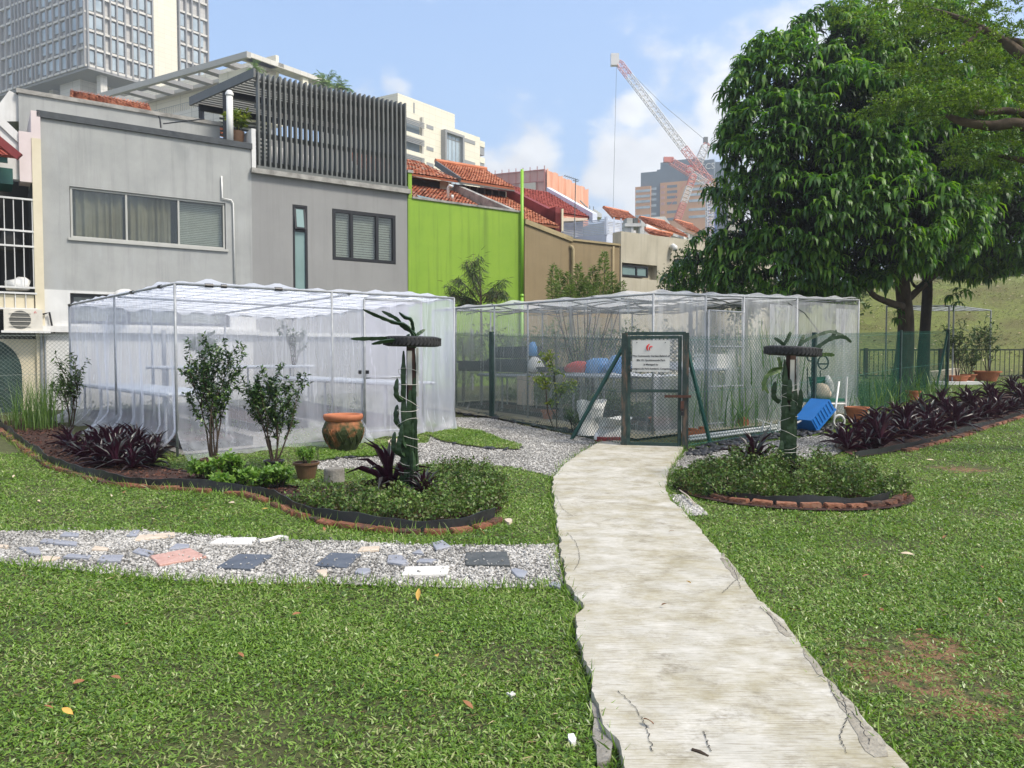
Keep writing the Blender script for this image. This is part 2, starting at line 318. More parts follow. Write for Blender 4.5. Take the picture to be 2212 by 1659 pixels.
def soilmat():
    m=pm('soil',(.055,.055,.02),(.095,.11,.035),scale=9,rough=.95,bump=.8,bscale=70); nt=m.node_tree; N=nt.nodes; L=nt.links; P=N['Principled BSDF']
    col=P.inputs['Base Color'].links[0].from_socket; tc=[n for n in N if n.type=='TEX_COORD'][0]
    nz=N.new('ShaderNodeTexNoise'); nz.inputs['Scale'].default_value=7; nz.inputs['Detail'].default_value=8; nz.inputs['Roughness'].default_value=.7; L.new(tc.outputs['Object'],nz.inputs['Vector'])
    for x,y,r in ((1955,1450,.85),(2060,1400,.6),(2010,1395,.4),(2085,1015,.7),(2120,1540,.5)):
        p=gp(x,y); d=N.new('ShaderNodeVectorMath'); d.operation='DISTANCE'; d.inputs[1].default_value=tuple(p); L.new(tc.outputs['Object'],d.inputs[0])
        ad=N.new('ShaderNodeMath'); ad.operation='MULTIPLY_ADD'; L.new(nz.outputs['Fac'],ad.inputs[0]); ad.inputs[1].default_value=2.6*r; L.new(d.outputs['Value'],ad.inputs[2])
        mr=N.new('ShaderNodeMapRange'); mr.inputs['From Min'].default_value=r*1.75; mr.inputs['From Max'].default_value=r*1.35; L.new(ad.outputs[0],mr.inputs['Value'])
        mx=N.new('ShaderNodeMixRGB'); mx.inputs[2].default_value=(.21,.115,.06,1); L.new(mr.outputs[0],mx.inputs[0]); L.new(col,mx.inputs[1]); col=mx.outputs[0]
    sp=N.new('ShaderNodeSeparateXYZ'); L.new(tc.outputs['Object'],sp.inputs[0]); mr=N.new('ShaderNodeMapRange'); mr.inputs['From Min'].default_value=.62; mr.inputs['From Max'].default_value=1.4; L.new(sp.outputs['Z'],mr.inputs['Value'])
    hc=N.new('ShaderNodeValToRGB'); hc.color_ramp.elements[0].color=(.11,.12,.04,1); hc.color_ramp.elements[1].color=(.20,.235,.05,1); hc.color_ramp.elements[0].position=.35; hc.color_ramp.elements[1].position=.7; L.new(nz.outputs['Fac'],hc.inputs[0])
    mx=N.new('ShaderNodeMixRGB'); L.new(mr.outputs[0],mx.inputs[0]); L.new(col,mx.inputs[1]); L.new(hc.outputs[0],mx.inputs[2]); n9=N.new('ShaderNodeTexNoise'); n9.inputs['Scale'].default_value=.55; n9.inputs['Detail'].default_value=6; L.new(tc.outputs['Object'],n9.inputs['Vector'])
    r9=N.new('ShaderNodeMapRange'); r9.inputs['From Min'].default_value=.48; r9.inputs['From Max'].default_value=.66; r9.inputs['To Max'].default_value=.75; L.new(n9.outputs['Fac'],r9.inputs['Value'])
    h2=N.new('ShaderNodeMixRGB'); h2.inputs[2].default_value=(.115,.10,.04,1); L.new(r9.outputs[0],h2.inputs[0]); L.new(hc.outputs[0],h2.inputs[1]); L.new(h2.outputs[0],mx.inputs[2])
    L.new(mx.outputs[0],P.inputs['Base Color']); return m
def emitless(name,c,rough=.5,metal=0,spec=.5): return pm(name,tuple(x*.94 for x in c),tuple(min(1,x*1.06) for x in c),scale=5,rough=rough,metal=metal,spec=spec)
MT={}
def mk():
    t=MT
    t['soil']=soilmat()
    t['grass']=leafmat('grass_blade',[(.066,.125,.015),(.112,.212,.021),(.158,.28,.03),(.215,.335,.055),(.33,.36,.15)],rough=.36,trans=.3)
    t['gravelbed']=pm('gravel_bed',(.13,.12,.105),(.32,.305,.275),scale=70,rough=.9,bump=.8,bscale=90)
    t['pebble']=leafmat('pebble',[(.14,.135,.125),(.30,.29,.265),(.43,.415,.385),(.58,.56,.52)],rough=.8,trans=0,spec=.3)
    t['darkpebble']=leafmat('dark_pebble',[(.010,.011,.013),(.02,.021,.024),(.045,.046,.05)],rough=.45,trans=0)
    t['mulch']=leafmat('mulch_chip',[(.03,.013,.009),(.07,.026,.017),(.11,.045,.028),(.16,.09,.06)],rough=.85,trans=0,spec=.2)
    t['mulchbed']=pm('mulch_bed',(.028,.014,.01),(.065,.03,.02),scale=14,rough=.95,bump=.6)
    t['greywall']=pm('grey_wall_paint',(.30,.308,.30),(.37,.376,.365),streak=((.15,.155,.15),.5),scale=1.1,rough=.85,bump=.12,bscale=40,third=(.36,.37,.37),t_scale=1.7,t_lo=.56,t_hi=.78,t_stretch=(1.6,1.6,.5))
    t['greywall2']=pm('warm_grey_wall_paint',(.245,.245,.24),(.28,.28,.273),streak=((.17,.168,.16),.5),scale=.8,rough=.85,bump=.08,bscale=40)
    t['capdark']=pm('dark_coping',(.055,.062,.068),scale=6,rough=.7)
    t['white']=pm('white_paint',(.56,.56,.545),(.66,.66,.645),streak=((.42,.41,.38),.6),scale=1.6,rough=.75,third=(.5,.49,.45),t_scale=1.3,t_lo=.62,t_hi=.8,t_stretch=(1,1,.4))
    t['cream']=pm('cream_paint',(.56,.50,.36),(.66,.60,.46),scale=1.2,rough=.8,third=(.36,.31,.22),t_scale=1.1,t_lo=.6,t_hi=.85,t_stretch=(2,2,.5))
    t['pink']=pm('pale_pink_paint',(.58,.50,.49),(.66,.58,.57),scale=1.2,rough=.8)
    t['green']=pm('lime_green_paint',(.20,.345,.030),(.24,.39,.036),streak=((.10,.175,.022),.5),scale=.9,rough=.75,bump=.05,bscale=30,third=(.125,.215,.025),t_scale=1.6,t_lo=.53,t_hi=.75,t_stretch=(2.6,2.6,.10))
    t['greenpipe']=emitless('green_pipe_paint',(.22,.45,.03),.45)
    t['brown']=pm('tan_brown_paint',(.25,.19,.105),(.29,.222,.125),streak=((.16,.12,.07),.6),scale=1.1,rough=.8,bump=.06,bscale=30)
    t['tan']=pm('tan_band_paint',(.36,.29,.16),scale=2,rough=.7)
    t['ccream']=pm('weathered_cream_render',(.46,.42,.325),(.54,.50,.40),streak=((.27,.25,.19),.7),scale=1.2,rough=.85,bump=.08,third=(.30,.28,.22),t_scale=1.6,t_lo=.58,t_hi=.85,t_stretch=(2,2,.3))
    t['lavender']=emitless('pale_blue_white_paint',(.62,.67,.78),.6)
    t['concrete']=pm('concrete',(.26,.25,.23),(.38,.37,.34),scale=4,rough=.9,bump=.2,third=(.09,.085,.075),t_scale=2.5,t_lo=.5,t_hi=.75)
    t['tile']=leafmat('terracotta_roof_tile',[(.33,.105,.055),(.45,.16,.08),(.53,.21,.11),(.60,.28,.17)],rough=.75,trans=0,spec=.3)
    t['tileold']=leafmat('weathered_roof_tile',[(.20,.07,.04),(.40,.12,.06),(.50,.19,.10),(.42,.26,.19)],rough=.8,trans=0,spec=.25)
    t['tilered']=leafmat('dull_red_roof_tile',[(.26,.055,.042),(.34,.075,.055),(.40,.10,.075)],rough=.75,trans=0,spec=.3)
    t['maroon']=pm('maroon_paint',(.17,.028,.03),(.24,.045,.045),scale=2,rough=.75,third=(.07,.02,.02),t_scale=2,t_lo=.55,t_hi=.8)
    t['slat']=emitless('dark_grey_aluminium',(.115,.122,.115),.5)
    t['black']=emitless('black_frame',(.012,.013,.016),.4); t['railgreen']=emitless('dull_green_railing',(.022,.035,.024),.6)
    t['blackmetal']=emitless('black_steel',(.02,.022,.028),.45)
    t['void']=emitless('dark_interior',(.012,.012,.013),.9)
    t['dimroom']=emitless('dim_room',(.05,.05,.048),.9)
    t['curtain']=pm('curtain_cloth',(.26,.235,.165),(.33,.30,.22),scale=3,rough=.9)
    t['blind']=emitless('window_blind',(.50,.52,.48),.6)
    t['glass']=glassmat('window_glass',.055,(.78,.80,.78))
    t['frost']=pm('frosted_glass',(.17,.26,.25),(.22,.32,.31),scale=.7,rough=.25,spec=.6)
    t['alu']=emitless('light_window_frame',(.40,.40,.37),.5)
    t['pvc']=emitless('white_plastic_pipe',(.70,.70,.67),.4)
    t['galv']=pm('galvanised_pipe',(.25,.265,.28),(.36,.375,.39),scale=9,rough=.5,metal=.2)
    t['net']=netmat('white_insect_net',.26,.40,col=(.86,.89,1.0),vx=5,vz=.5); t['netside']=netmat('white_side_net',.34,.55,col=(.86,.89,1.0),vx=5,vz=.5,crease=.28)
    t['netdoor']=netmat('white_door_net',.40,.55,col=(.88,.88,1.0),vx=2)
    t['netroof']=netmat('white_roof_net',.76,.86,col=(.90,.93,1.0),vx=3,vz=3,thru=.72,crease=.05)
    t['net2']=netmat('grey_insect_net',.20,.36,col=(.82,.84,.86),vx=4,vz=.5)
    t['net2door']=netmat('dense_grey_net',.24,.62,col=(.78,.79,.82),vx=6)
    t['fencegreen']=emitless('green_fence_steel',(.012,.075,.062),.5)
    t['postdark']=pm('dark_green_post',(.010,.030,.027),(.028,.06,.052),scale=9,rough=.6,bump=.2,third=(.10,.08,.06),t_scale=7,t_lo=.62,t_hi=.75)
    t['wire']=emitless('green_coated_wire',(.028,.075,.065),.3)
    t['meshgreen']=emitless('bright_green_plastic_wire',(.012,.12,.09),.5)
    t['greywire']=emitless('grey_green_wire',(.13,.16,.14),.5)
    t['path']=pathmat()
    t['crumb']=pm('broken_concrete',(.17,.155,.13),(.33,.31,.27),scale=9,rough=.95,bump=.5,bscale=60)
    t['brick']=leafmat('orange_brick',[(.16,.045,.022),(.27,.08,.035),(.34,.115,.05),(.24,.13,.08)],rough=.9,trans=0,spec=.2)
    t['edging']=pm('black_plastic_edging',(.016,.018,.02),(.032,.034,.036),scale=7,rough=.5,third=(.06,.055,.045),t_scale=6,t_lo=.58,t_hi=.8)
    t['terra']=pm('terracotta',(.36,.12,.055),(.46,.17,.08),scale=6,rough=.8,third=(.27,.11,.06),t_scale=5)
    t['urn']=pm('mossy_terracotta',(.30,.11,.045),(.40,.16,.07),scale=6,rough=.8,bump=.3,bscale=30,third=(.03,.045,.012),t_scale=3.2,t_lo=.37,t_hi=.52)
    t['oldpot']=pm('brown_glazed_pot',(.10,.055,.03),(.16,.09,.05),scale=6,rough=.55,third=(.04,.05,.02),t_scale=4)
    t['rhoeo']=leafmat('purple_sword_leaf',[(.020,.024,.022),(.04,.047,.043),(.028,.014,.019),(.075,.09,.083)],rough=.36,trans=.08,back=(.05,.012,.027))
    t['cover']=leafmat('ground_cover_leaf',[(.036,.070,.014),(.068,.135,.022),(.105,.195,.03),(.08,.06,.025),(.17,.27,.05)],rough=.5,trans=.2)
    t['cactus']=pm('cactus_skin',(.013,.034,.012),(.03,.065,.022),scale=6,rough=.5,bump=.2,third=(.10,.13,.06),t_scale=4,t_lo=.6,t_hi=.8)
    t['cactusy']=pm('young_cactus_skin',(.05,.10,.02),(.10,.16,.035),scale=6,rough=.5)
    t['rubber']=pm('tyre_rubber',(.016,.016,.017),(.034,.034,.035),scale=8,rough=.75,third=(.08,.076,.068),t_scale=6,t_lo=.58,t_hi=.8)
    t['postwood']=pm('dark_red_brown_timber',(.028,.013,.009),(.06,.026,.018),scale=4,rough=.7,stretch=(4,4,.5))
    t['twine']=emitless('pale_twine',(.55,.53,.48),.8)
    t['bark']=pm('bark',(.055,.038,.026),(.12,.09,.062),scale=5,rough=.95,bump=.7,bscale=18,stretch=(1,1,.45))
    t['barkd']=pm('dark_bark',(.03,.022,.016),(.06,.045,.032),scale=6,rough=.95,bump=.6)
    t['twig']=pm('twig',(.035,.024,.016),(.06,.042,.028),scale=8,rough=.9)
    t['mango']=leafmat('mango_leaf',[(.026,.075,.014),(.055,.145,.02),(.095,.215,.026),(.19,.33,.038)],rough=.46,trans=.42)
    t['mangoshade']=leafmat('shaded_mango_leaf',[(.008,.024,.006),(.012,.034,.009),(.018,.048,.011)],rough=.5,trans=.06)  # dark copy of the mango leaf, the crown's inner shade in its colour
    t['fine']=leafmat('fine_leaf',[(.045,.092,.011),(.08,.15,.016),(.125,.205,.023),(.19,.28,.04)],rough=.5,trans=.4)
    t['shrub']=leafmat('citrus_leaf',[(.012,.036,.010),(.028,.068,.016),(.05,.105,.025),(.15,.23,.05)],rough=.33,trans=.18)
    t['lime']=leafmat('bright_seedling_leaf',[(.07,.16,.018),(.12,.24,.03),(.20,.32,.055)],rough=.45,trans=.3)
    t['yellowgreen']=leafmat('yellow_green_leaf',[(.09,.15,.015),(.17,.24,.03),(.28,.30,.05)],rough=.45,trans=.35)
    t['bush']=leafmat('bush_leaf',[(.022,.05,.010),(.045,.09,.018),(.08,.14,.03)],rough=.5,trans=.25)
    t['feather']=leafmat('feathery_needle',[(.020,.042,.014),(.035,.065,.02),(.055,.09,.028),(.11,.08,.03)],rough=.55,trans=.15)
    t['reed']=leafmat('grassy_leaf',[(.05,.11,.02),(.09,.17,.03),(.15,.24,.05)],rough=.45,trans=.3)
    t['palm']=leafmat('palm_leaf',[(.08,.15,.02),(.13,.22,.03),(.2,.3,.05)],rough=.45,trans=.3)
    t['tablew']=emitless('white_slat',(.66,.70,.74),.45)
    t['planter']=emitless('black_planter_plastic',(.018,.02,.024),.5)
    t['redbag']=emitless('red_plastic_bag',(.55,.06,.045),.45)
    t['bluebag']=emitless('blue_plastic_bag',(.10,.30,.62),.4)
    t['whitebag']=pm('white_plastic_bag',(.62,.62,.60),(.78,.78,.76),scale=5,rough=.5,bump=.6,bscale=14)
    t['tarp']=emitless('bright_blue_plastic',(.014,.15,.46),.4)
    t['chairgreen']=emitless('green_plastic',(.010,.10,.062),.4)
    t['signboard']=pm('brushed_sign_board',(.50,.50,.48),(.58,.58,.56),scale=3,rough=.45)
    t['ink']=emitless('dark_lettering',(.03,.03,.035),.6)
    t['red']=emitless('red_paint',(.60,.03,.03),.5)
    t['acwhite']=emitless('beige_white_casing',(.60,.57,.50),.5)
    t['acgrille']=emitless('dark_fan_grille',(.10,.10,.09),.6)
    t['slate']=pm('blue_grey_slate',(.075,.09,.115),(.11,.125,.15),scale=7,rough=.6)
    t['slatedark']=pm('dark_slate',(.06,.068,.068),(.10,.105,.105),scale=7,rough=.7,bump=.3)
    t['pinkslab']=pm('pink_granite',(.46,.26,.21),(.56,.36,.30),scale=25,rough=.6)
    t['greyslab']=pm('pale_lilac_tile',(.25,.26,.295),(.33,.34,.375),scale=5,rough=.5)
    t['whiteslab']=pm('white_tile',(.68,.66,.62),(.76,.74,.70),scale=5,rough=.5)
    t['beigeslab']=pm('beige_tile',(.54,.44,.33),(.64,.54,.43),scale=5,rough=.55)
    t['yellowleaf']=emitless('dry_yellow_leaf',(.55,.33,.07),.6); t['brownleaf']=emitless('dry_brown_leaf',(.26,.11,.045),.7); t['paleleaf']=emitless('dry_pale_leaf',(.58,.47,.33),.7)
def pathmat():
    m,nt,N,L,P=nodes('path_concrete'); P.inputs['Roughness'].default_value=.85
    tc=N.new('ShaderNodeTexCoord')
    def noise(scale,st,det=6,ro=.6):
        mp=N.new('ShaderNodeMapping'); mp.inputs['Scale'].default_value=st; L.new(tc.outputs['Object'],mp.inputs[0]); n=N.new('ShaderNodeTexNoise'); n.inputs['Scale'].default_value=scale; n.inputs['Detail'].default_value=det; n.inputs['Roughness'].default_value=ro; L.new(mp.outputs[0],n.inputs['Vector']); return n.outputs['Fac']
    def ramp(src,a,b,ca,cb):
        r=N.new('ShaderNodeValToRGB'); r.color_ramp.elements[0].position=a; r.color_ramp.elements[1].position=b; r.color_ramp.elements[0].color=c4(ca); r.color_ramp.elements[1].color=c4(cb); L.new(src,r.inputs[0]); return r.outputs[0]
    def mix(f,a,b,t='MIX'):
        x=N.new('ShaderNodeMixRGB'); x.blend_type=t; L.new(f,x.inputs[0]) if not isinstance(f,float) else setattr(x.inputs[0],'default_value',f); L.new(a,x.inputs[1]); L.new(b,x.inputs[2]); return x.outputs[0]
    base=ramp(noise(4,(1,1,1),8,.7),.3,.7,(.42,.40,.34),(.585,.56,.495))
    st=ramp(noise(1.5,(1.3,1.7,1),10,.76),.41,.70,(0,0,0),(1,1,1)); dirt=ramp(noise(6,(1,1,1)),.3,.7,(.23,.195,.095),(.35,.305,.18))
    c=mix(st,base,dirt)
    st2=ramp(noise(2.6,(1.2,1.5,1),10,.80),.535,.70,(0,0,0),(1,1,1)); dk=ramp(noise(40,(1,1,1)),.3,.7,(.15,.13,.09),(.26,.225,.15)); c=mix(st2,c,dk)
    ln=ramp(noise(1,(7,110,1),3,.6),.50,.66,(1,1,1),(.45,.41,.33)); c=mix(.55,c,ln,'MULTIPLY')
    L.new(c,P.inputs['Base Color'])
    b=N.new('ShaderNodeBump'); b.inputs['Strength'].default_value=.5; b.inputs['Distance'].default_value=.006; L.new(noise(1,(7,110,1),3,.6),b.inputs['Height']); L.new(b.outputs[0],P.inputs['Normal'])
    return m
mk()
SWORD_F=[(0,1,4,3),(1,2,5,4),(3,4,7,6),(4,5,8,7),(6,7,8,9)]
# ---------------------------------------------------------------- ground, hill, paths
def ground():
    xs=np.unique(np.concatenate([np.linspace(-900,-60,12),np.linspace(-60,-14,24),np.linspace(-14,14,75),np.linspace(14,60,60),np.linspace(60,900,14)]))
    ys=np.unique(np.concatenate([np.linspace(-120,-4,12),np.linspace(-4,26,85),np.linspace(26,70,70),np.linspace(70,1500,16)]))
    X,Y=np.meshgrid(xs,ys); Z=GZ(X,Y); nx=len(xs); ny=len(ys)
    v=np.stack([X.ravel(),Y.ravel(),Z.ravel()],1); i=np.arange(nx*ny).reshape(ny,nx)
    q=np.stack([i[:-1,:-1],i[:-1,1:],i[1:,1:],i[1:,:-1]],-1).reshape(-1,4)
    o=fast('ground',v,q,MT['soil'],smooth=True); o['kind']='structure'
ground()
PL=[(1306,956),(1240,995),(1197,1040),(1199,1100),(1209,1180),(1216,1225),(1223,1268),(1250,1310),(1256,1335),(1244,1352),(1252,1400),(1270,1470),(1290,1540),(1312,1600),(1345,1680)]
PR=[(1478,972),(1452,1008),(1440,1042),(1442,1080),(1478,1118),(1515,1160),(1560,1215),(1600,1262),(1640,1312),(1700,1372),(1735,1420),(1790,1495),(1850,1560),(1905,1625),(1960,1690)]
def wob(p,a,f,sd):
    return V((p.x+a*math.sin(p.y*f+sd)*.6+a*math.sin(p.y*f*2.7+sd*2.1)*.5+random.uniform(-a,a)*.45,p.y,p.z))
gl=[gp(*p) for p in PL]; gr=[gp(*p) for p in PR]
# carried on under the viewer's feet
gl=gl+[V((gl[-1].x-.10,1.2,0)),V((gl[-1].x-.2,-2,0))]; gr=gr+[V((gr[-1].x-.02,1.2,0)),V((gr[-1].x-.1,-2,0))]
NP=420
pl=[wob(p,.013,7,1) for p in resample(smoothpts(gl,4),NP)]; pr=[wob(p,.011,8,4) for p in resample(smoothpts(gr,4),NP)]
PATHPOLY=[(p.x,p.y) for p in pl]+[(p.x,p.y) for p in reversed(pr)]
def path():
    m=M(); nu=10; vs=[]; TH=.055
    for a,b in zip(pl,pr):
        row=[a.lerp(b,i/nu) for i in range(nu+1)]
        vs+=[(a.x-.004,a.y,gz(a.x,a.y)-.03)]+[(p.x,p.y,gz(p.x,p.y)+TH) for p in row]+[(b.x+.004,b.y,gz(b.x,b.y)-.03)]
    k=nu+3; m.add(vs,[(j*k+i,j*k+i+1,(j+1)*k+i+1,(j+1)*k+i) for j in range(NP-1) for i in range(k-1)])
    m.build('path',MT['path'],loc=(0,0,0))['kind']='structure'
    # hairline cracks sunk in the surface, each a thin dark ribbon
    m=M()
    def crack(pts,wd=.0020):
        P=[gp(*p) for p in pts]; P=resample(smoothpts(P,5),46); 
        P=[V((p.x+random.uniform(-.006,.006),p.y+random.uniform(-.006,.006),gz(p.x,p.y)+.0592)) for p in P]
        for a,b in zip(P,P[1:]):
            d=(b-a).normalized(); s=V((-d.y,d.x,0))*wd*random.uniform(.3,1); m.poly([a-s,b-s,b+s,a+s])
    for c in [[(1225,1165),(1245,1190),(1252,1225),(1240,1250)],[(1800,1290+180),(1795,1520),(1850,1580),(1880,1640)],[(1570,1225),(1590,1260),(1600,1290)],[(1640,1330),(1700,1385)],[(1720,1395),(1775,1455),(1815,1520),(1830,1570)],[(1335,1520),(1370,1555),(1395,1600),(1410,1655)],[(1835,1570),(1815,1620),(1830,1659)],[(1200,1080),(1215,1110),(1240,1130)],[(1590,1270),(1560,1300)],[(1780,1460),(1800,1440)],[(1520,1610),(1535,1655)]]: crack(c)
    m.build('path_cracks',MT['void'],loc=(0,0,0))['kind']='structure'
path()
# white gravel strip with stepping slabs, and the gravel court by the gate
GT=[(-260,1150),(0,1150),(300,1150),(430,1158),(560,1168),(740,1172),(900,1180),(1060,1182),(1203,1180)]
GB=[(-260,1224),(0,1222),(150,1236),(350,1256),(500,1266),(700,1266),(900,1272),(1060,1276),(1218,1272)]
GSTRIP=[gp(*p) for p in GT]+[gp(*p) for p in reversed(GB)]
COURT_D=[(640,1004),(760,985),(835,962),(925,958),(940,925),(985,903),(1060,905),(1150,925),(1308,956),(1240,995),(1200,1034),(1170,1025),(1100,1010),(1000,1004),(880,1006),(700,1018)]
COURT=[gp(*p) for p in COURT_D]
RCOURT=[gp(*p) for p in [(1482,974),(1600,962),(1740,945),(1830,935),(1850,960),(1800,985),(1720,1000),(1560,1010),(1500,1030),(1455,1040),(1440,1010)]]
RSTRIP=[gp(*p) for p in [(1443,1072),(1475,1072),(1515,1100),(1530,1116),(1482,1117)]]
def xy(P): return [(p.x,p.y) for p in P]
def sheet(name,P,mat,dz,res=.25,wobble=.0):
    """flat ground cover sheet: cells inside an outline, draped on the terrain"""
    P=xy(P) if isinstance(P[0],V) else P
    bm_pts=resample([V((a,b,0)) for a,b in P+[P[0]]],max(24,int(len(P)*8)))
    bm_pts=[(p.x+random.uniform(-1,1)*wobble,p.y+random.uniform(-1,1)*wobble) for p in bm_pts[:-1]]
    import bmesh
    b=bmesh.new(); vs=[b.verts.new((x,y,0)) for x,y in bm_pts]; b.faces.new(vs); bmesh.ops.triangulate(b,faces=b.faces[:])
    bmesh.ops.subdivide_edges(b,edges=[e for e in b.edges if e.calc_length()>res*2],cuts=2,use_grid_fill=True)
    bmesh.ops.triangulate(b,faces=b.faces[:])
    bmesh.ops.subdivide_edges(b,edges=[e for e in b.edges if e.calc_length()>res],cuts=1,use_grid_fill=True)
    for v in b.verts: v.co.z=gz(v.co.x,v.co.y)+dz
    bmesh.ops.recalc_face_normals(b,faces=b.faces[:])
    me=bpy.data.meshes.new(name); b.to_mesh(me); b.free(); me.materials.append(mat)
    if len(me.polygons) and me.polygons[0].normal.z<0: me.flip_normals()
    o=bpy.data.objects.new(name,me); link(o); OFF[o]=V((0,0,0)); o['kind']='structure'; return o
sheet('gravel_path',GSTRIP,MT['gravelbed'],.012,wobble=.03); sheet('gravel_court',COURT,MT['gravelbed'],.010,wobble=.03)
sheet('gravel_court',RCOURT,MT['gravelbed'],.010); sheet('gravel_path',RSTRIP,MT['gravelbed'],.012)
def samp(poly,n):
    P=np.array([[p[0],p[1]] for p in poly]); a=P.min(0); b=P.max(0); x=RN.uniform(a[0],b[0],n*3); y=RN.uniform(a[1],b[1],n*3); k=inpoly(x,y,poly); return x[k][:n],y[k][:n]
def pebbles(name,poly,n,size,mat,dz,flat=.6,rnd=True,shape='oct'):
    x,y=samp(poly,n); k=len(x); P=np.stack([x,y,GZ(x,y)+dz],1)
    s=size*RN.lognormal(0,.32,k); S=np.stack([s*RN.uniform(.7,1.3,k),s*RN.uniform(.6,1.1,k),s*flat*RN.uniform(.7,1.2,k)],1)
    X,Yy,Z=leafframe(rdir(k,-.25,.25),np.tile([0,0,1.],(k,1))+RN.normal(0,.25,(k,3)))
    if shape=='oct': v,f=inst(OCT_T,OCT_F,P,X,Yy,Z,S); kk=3
    else: v,f=inst(ICO_V,ICO_F,P,X,Yy,Z,S); kk=3
    o=fast(name,v,f,mat,k=kk,smooth=(shape!='oct')); tag(o,None,None,kind='stuff'); return o
def ico():
    import bmesh
    b=bmesh.new(); bmesh.ops.create_icosphere(b,subdivisions=2,radius=1); v=np.array([tuple(x.co) for x in b.verts]); f=np.array([[q.index for q in t.verts] for t in b.faces]); b.free(); return v,f
ICO_V,ICO_F=ico()
pebbles('gravel',xy(GSTRIP),26000,.0125,MT['pebble'],.017)['label']='loose white gravel of the strip across the lawn'
o=pebbles('gravel',xy(GSTRIP),900,.008,MT['pebble'],.044); o['label']='loose gravel kicked on to the stepping slabs'
o=pebbles('gravel',xy(COURT),26000,.0125,MT['pebble'],.015); o['label']='loose white gravel of the court in front of the gate'
o=pebbles('gravel',xy(RCOURT),5000,.013,MT['pebble'],.015); o['label']='loose white gravel right of the gate'
o=pebbles('gravel',xy(RSTRIP),1500,.012,MT['pebble'],.017); o['label']='loose white gravel left of the round bed'
# black river pebbles along the fence right of the gate and under the left fence run
BPEB=[gp(*p) for p in [(1486,975),(1560,955),(1640,940),(1740,922),(1800,918),(1830,925),(1740,945),(1660,952),(1600,962),(1530,985),(1490,992)]]
o=pebbles('dark_pebbles',xy(BPEB),900,.045,MT['darkpebble'],.03,flat=.45,shape='ico'); o['label']='black river pebbles along the foot of the fence'
FEDGE=[gp(*p) for p in [(985,897),(1060,906),(1160,925),(1250,942),(1335,958),(1330,950),(1250,933),(1160,916),(1070,899),(990,890)]]
o=pebbles('dark_pebbles',xy(FEDGE),420,.04,MT['darkpebble'],.03,flat=.5,shape='ico'); o['label']='dark pebbles under the fence left of the gate'
# grass islands in the court, with slate chips at their rims
ISL=[gp(*p) for p in [(925,942),(985,927),(1040,935),(1090,955),(1128,966),(1120,975),(1060,972),(1000,965),(950,955)]]
ISL2=[gp(*p) for p in [(690,975),(760,985),(830,958),(862,970),(858,985),(800,990),(740,992),(690,1000)]]
for P,n,lab in ((ISL[4:],26,'slate chips at the rim of the grass island'),(ISL2[3:],22,'slate chips at the rim of the grass by the urn')):
    q=resample(P,12); a=[(p.x,p.y-.05) for p in q]+[(p.x,p.y+.06) for p in reversed(q)]
    o=pebbles('slate_chips',a,n,.05,MT['darkpebble'],.03,flat=.35,shape='ico'); o['label']=lab
sheet('grass_island',ISL,MT['soil'],.034,wobble=.03); sheet('grass_island',ISL2,MT['soil'],.034,wobble=.03)
# ---------------------------------------------------------------- planting beds
BEDF=[(0,915),(20,938),(55,965),(120,1008),(180,1028),(250,1046),(330,1054),(400,1059),(470,1064),(530,1070),(580,1080),(625,1100),(680,1122),(740,1136),(820,1146),(900,1151),(970,1150),(1020,1142),(1065,1125)]
BEDB=[(1085,1105),(1075,1085),(1030,1070),(960,1060),(840,1045),(760,1052),(690,1058),(620,1052),(560,1040),(470,1028),(380,1018),(300,1000),(160,955),(140,920),(60,905)]
gbf=resample(smoothpts([gp(*p) for p in BEDF],5),160); gbb=[gp(*p) for p in BEDB]
BED=[(p.x,p.y) for p in gbf[::4]]+[(p.x,p.y) for p in gbb]
sheet('planting_bed',[V((a,b,0)) for a,b in BED],MT['mulchbed'],.03)
RB_C=gp(1702,1058); RB_R=1.30
RBED=[(RB_C.x+RB_R*1.02*math.cos(a*.2),RB_C.y+RB_R*.98*math.sin(a*.2)) for a in range(31)]
sheet('planting_bed',[V((a,b,0)) for a,b in RBED],MT['mulchbed'],.03)
ROWF=[(1850,992),(1900,985),(1960,972),(2020,957),(2100,933),(2212,897),(2400,840)]
ROWB=[(2400,800),(2212,845),(2120,860),(2030,880),(1950,900),(1880,922),(1815,945),(1800,968)]
growf=resample([gp(*p) for p in ROWF],90); growb=[gp(*p) for p in ROWB]
ROW=[(p.x,p.y) for p in growf[::5]]+[(p.x,p.y) for p in growb]
sheet('planting_bed',[V((a,b,0)) for a,b in ROW],MT['mulchbed'],.03)
def chips(poly,n,lab):
    x,y=samp(poly,n); k=len(x); P=np.stack([x,y,GZ(x,y)+.045],1); X,Yy,Z=leafframe(rdir(k,-.3,.3),rdir(k,.5,1)); s=RN.uniform(.02,.05,k); S=np.stack([s*.45,s,s],1)
    v,f=inst(BLADE_T,BLADE_F,P,X,Yy,Z,S); o=fast('mulch',v,f,MT['mulch']); o['label']=lab; o['kind']='stuff'
chips(BED,9000,'red brown bark mulch of the long bed'); chips(ROW,3500,'bark mulch under the long purple row'); chips(RBED,1500,'bark mulch of the round bed')
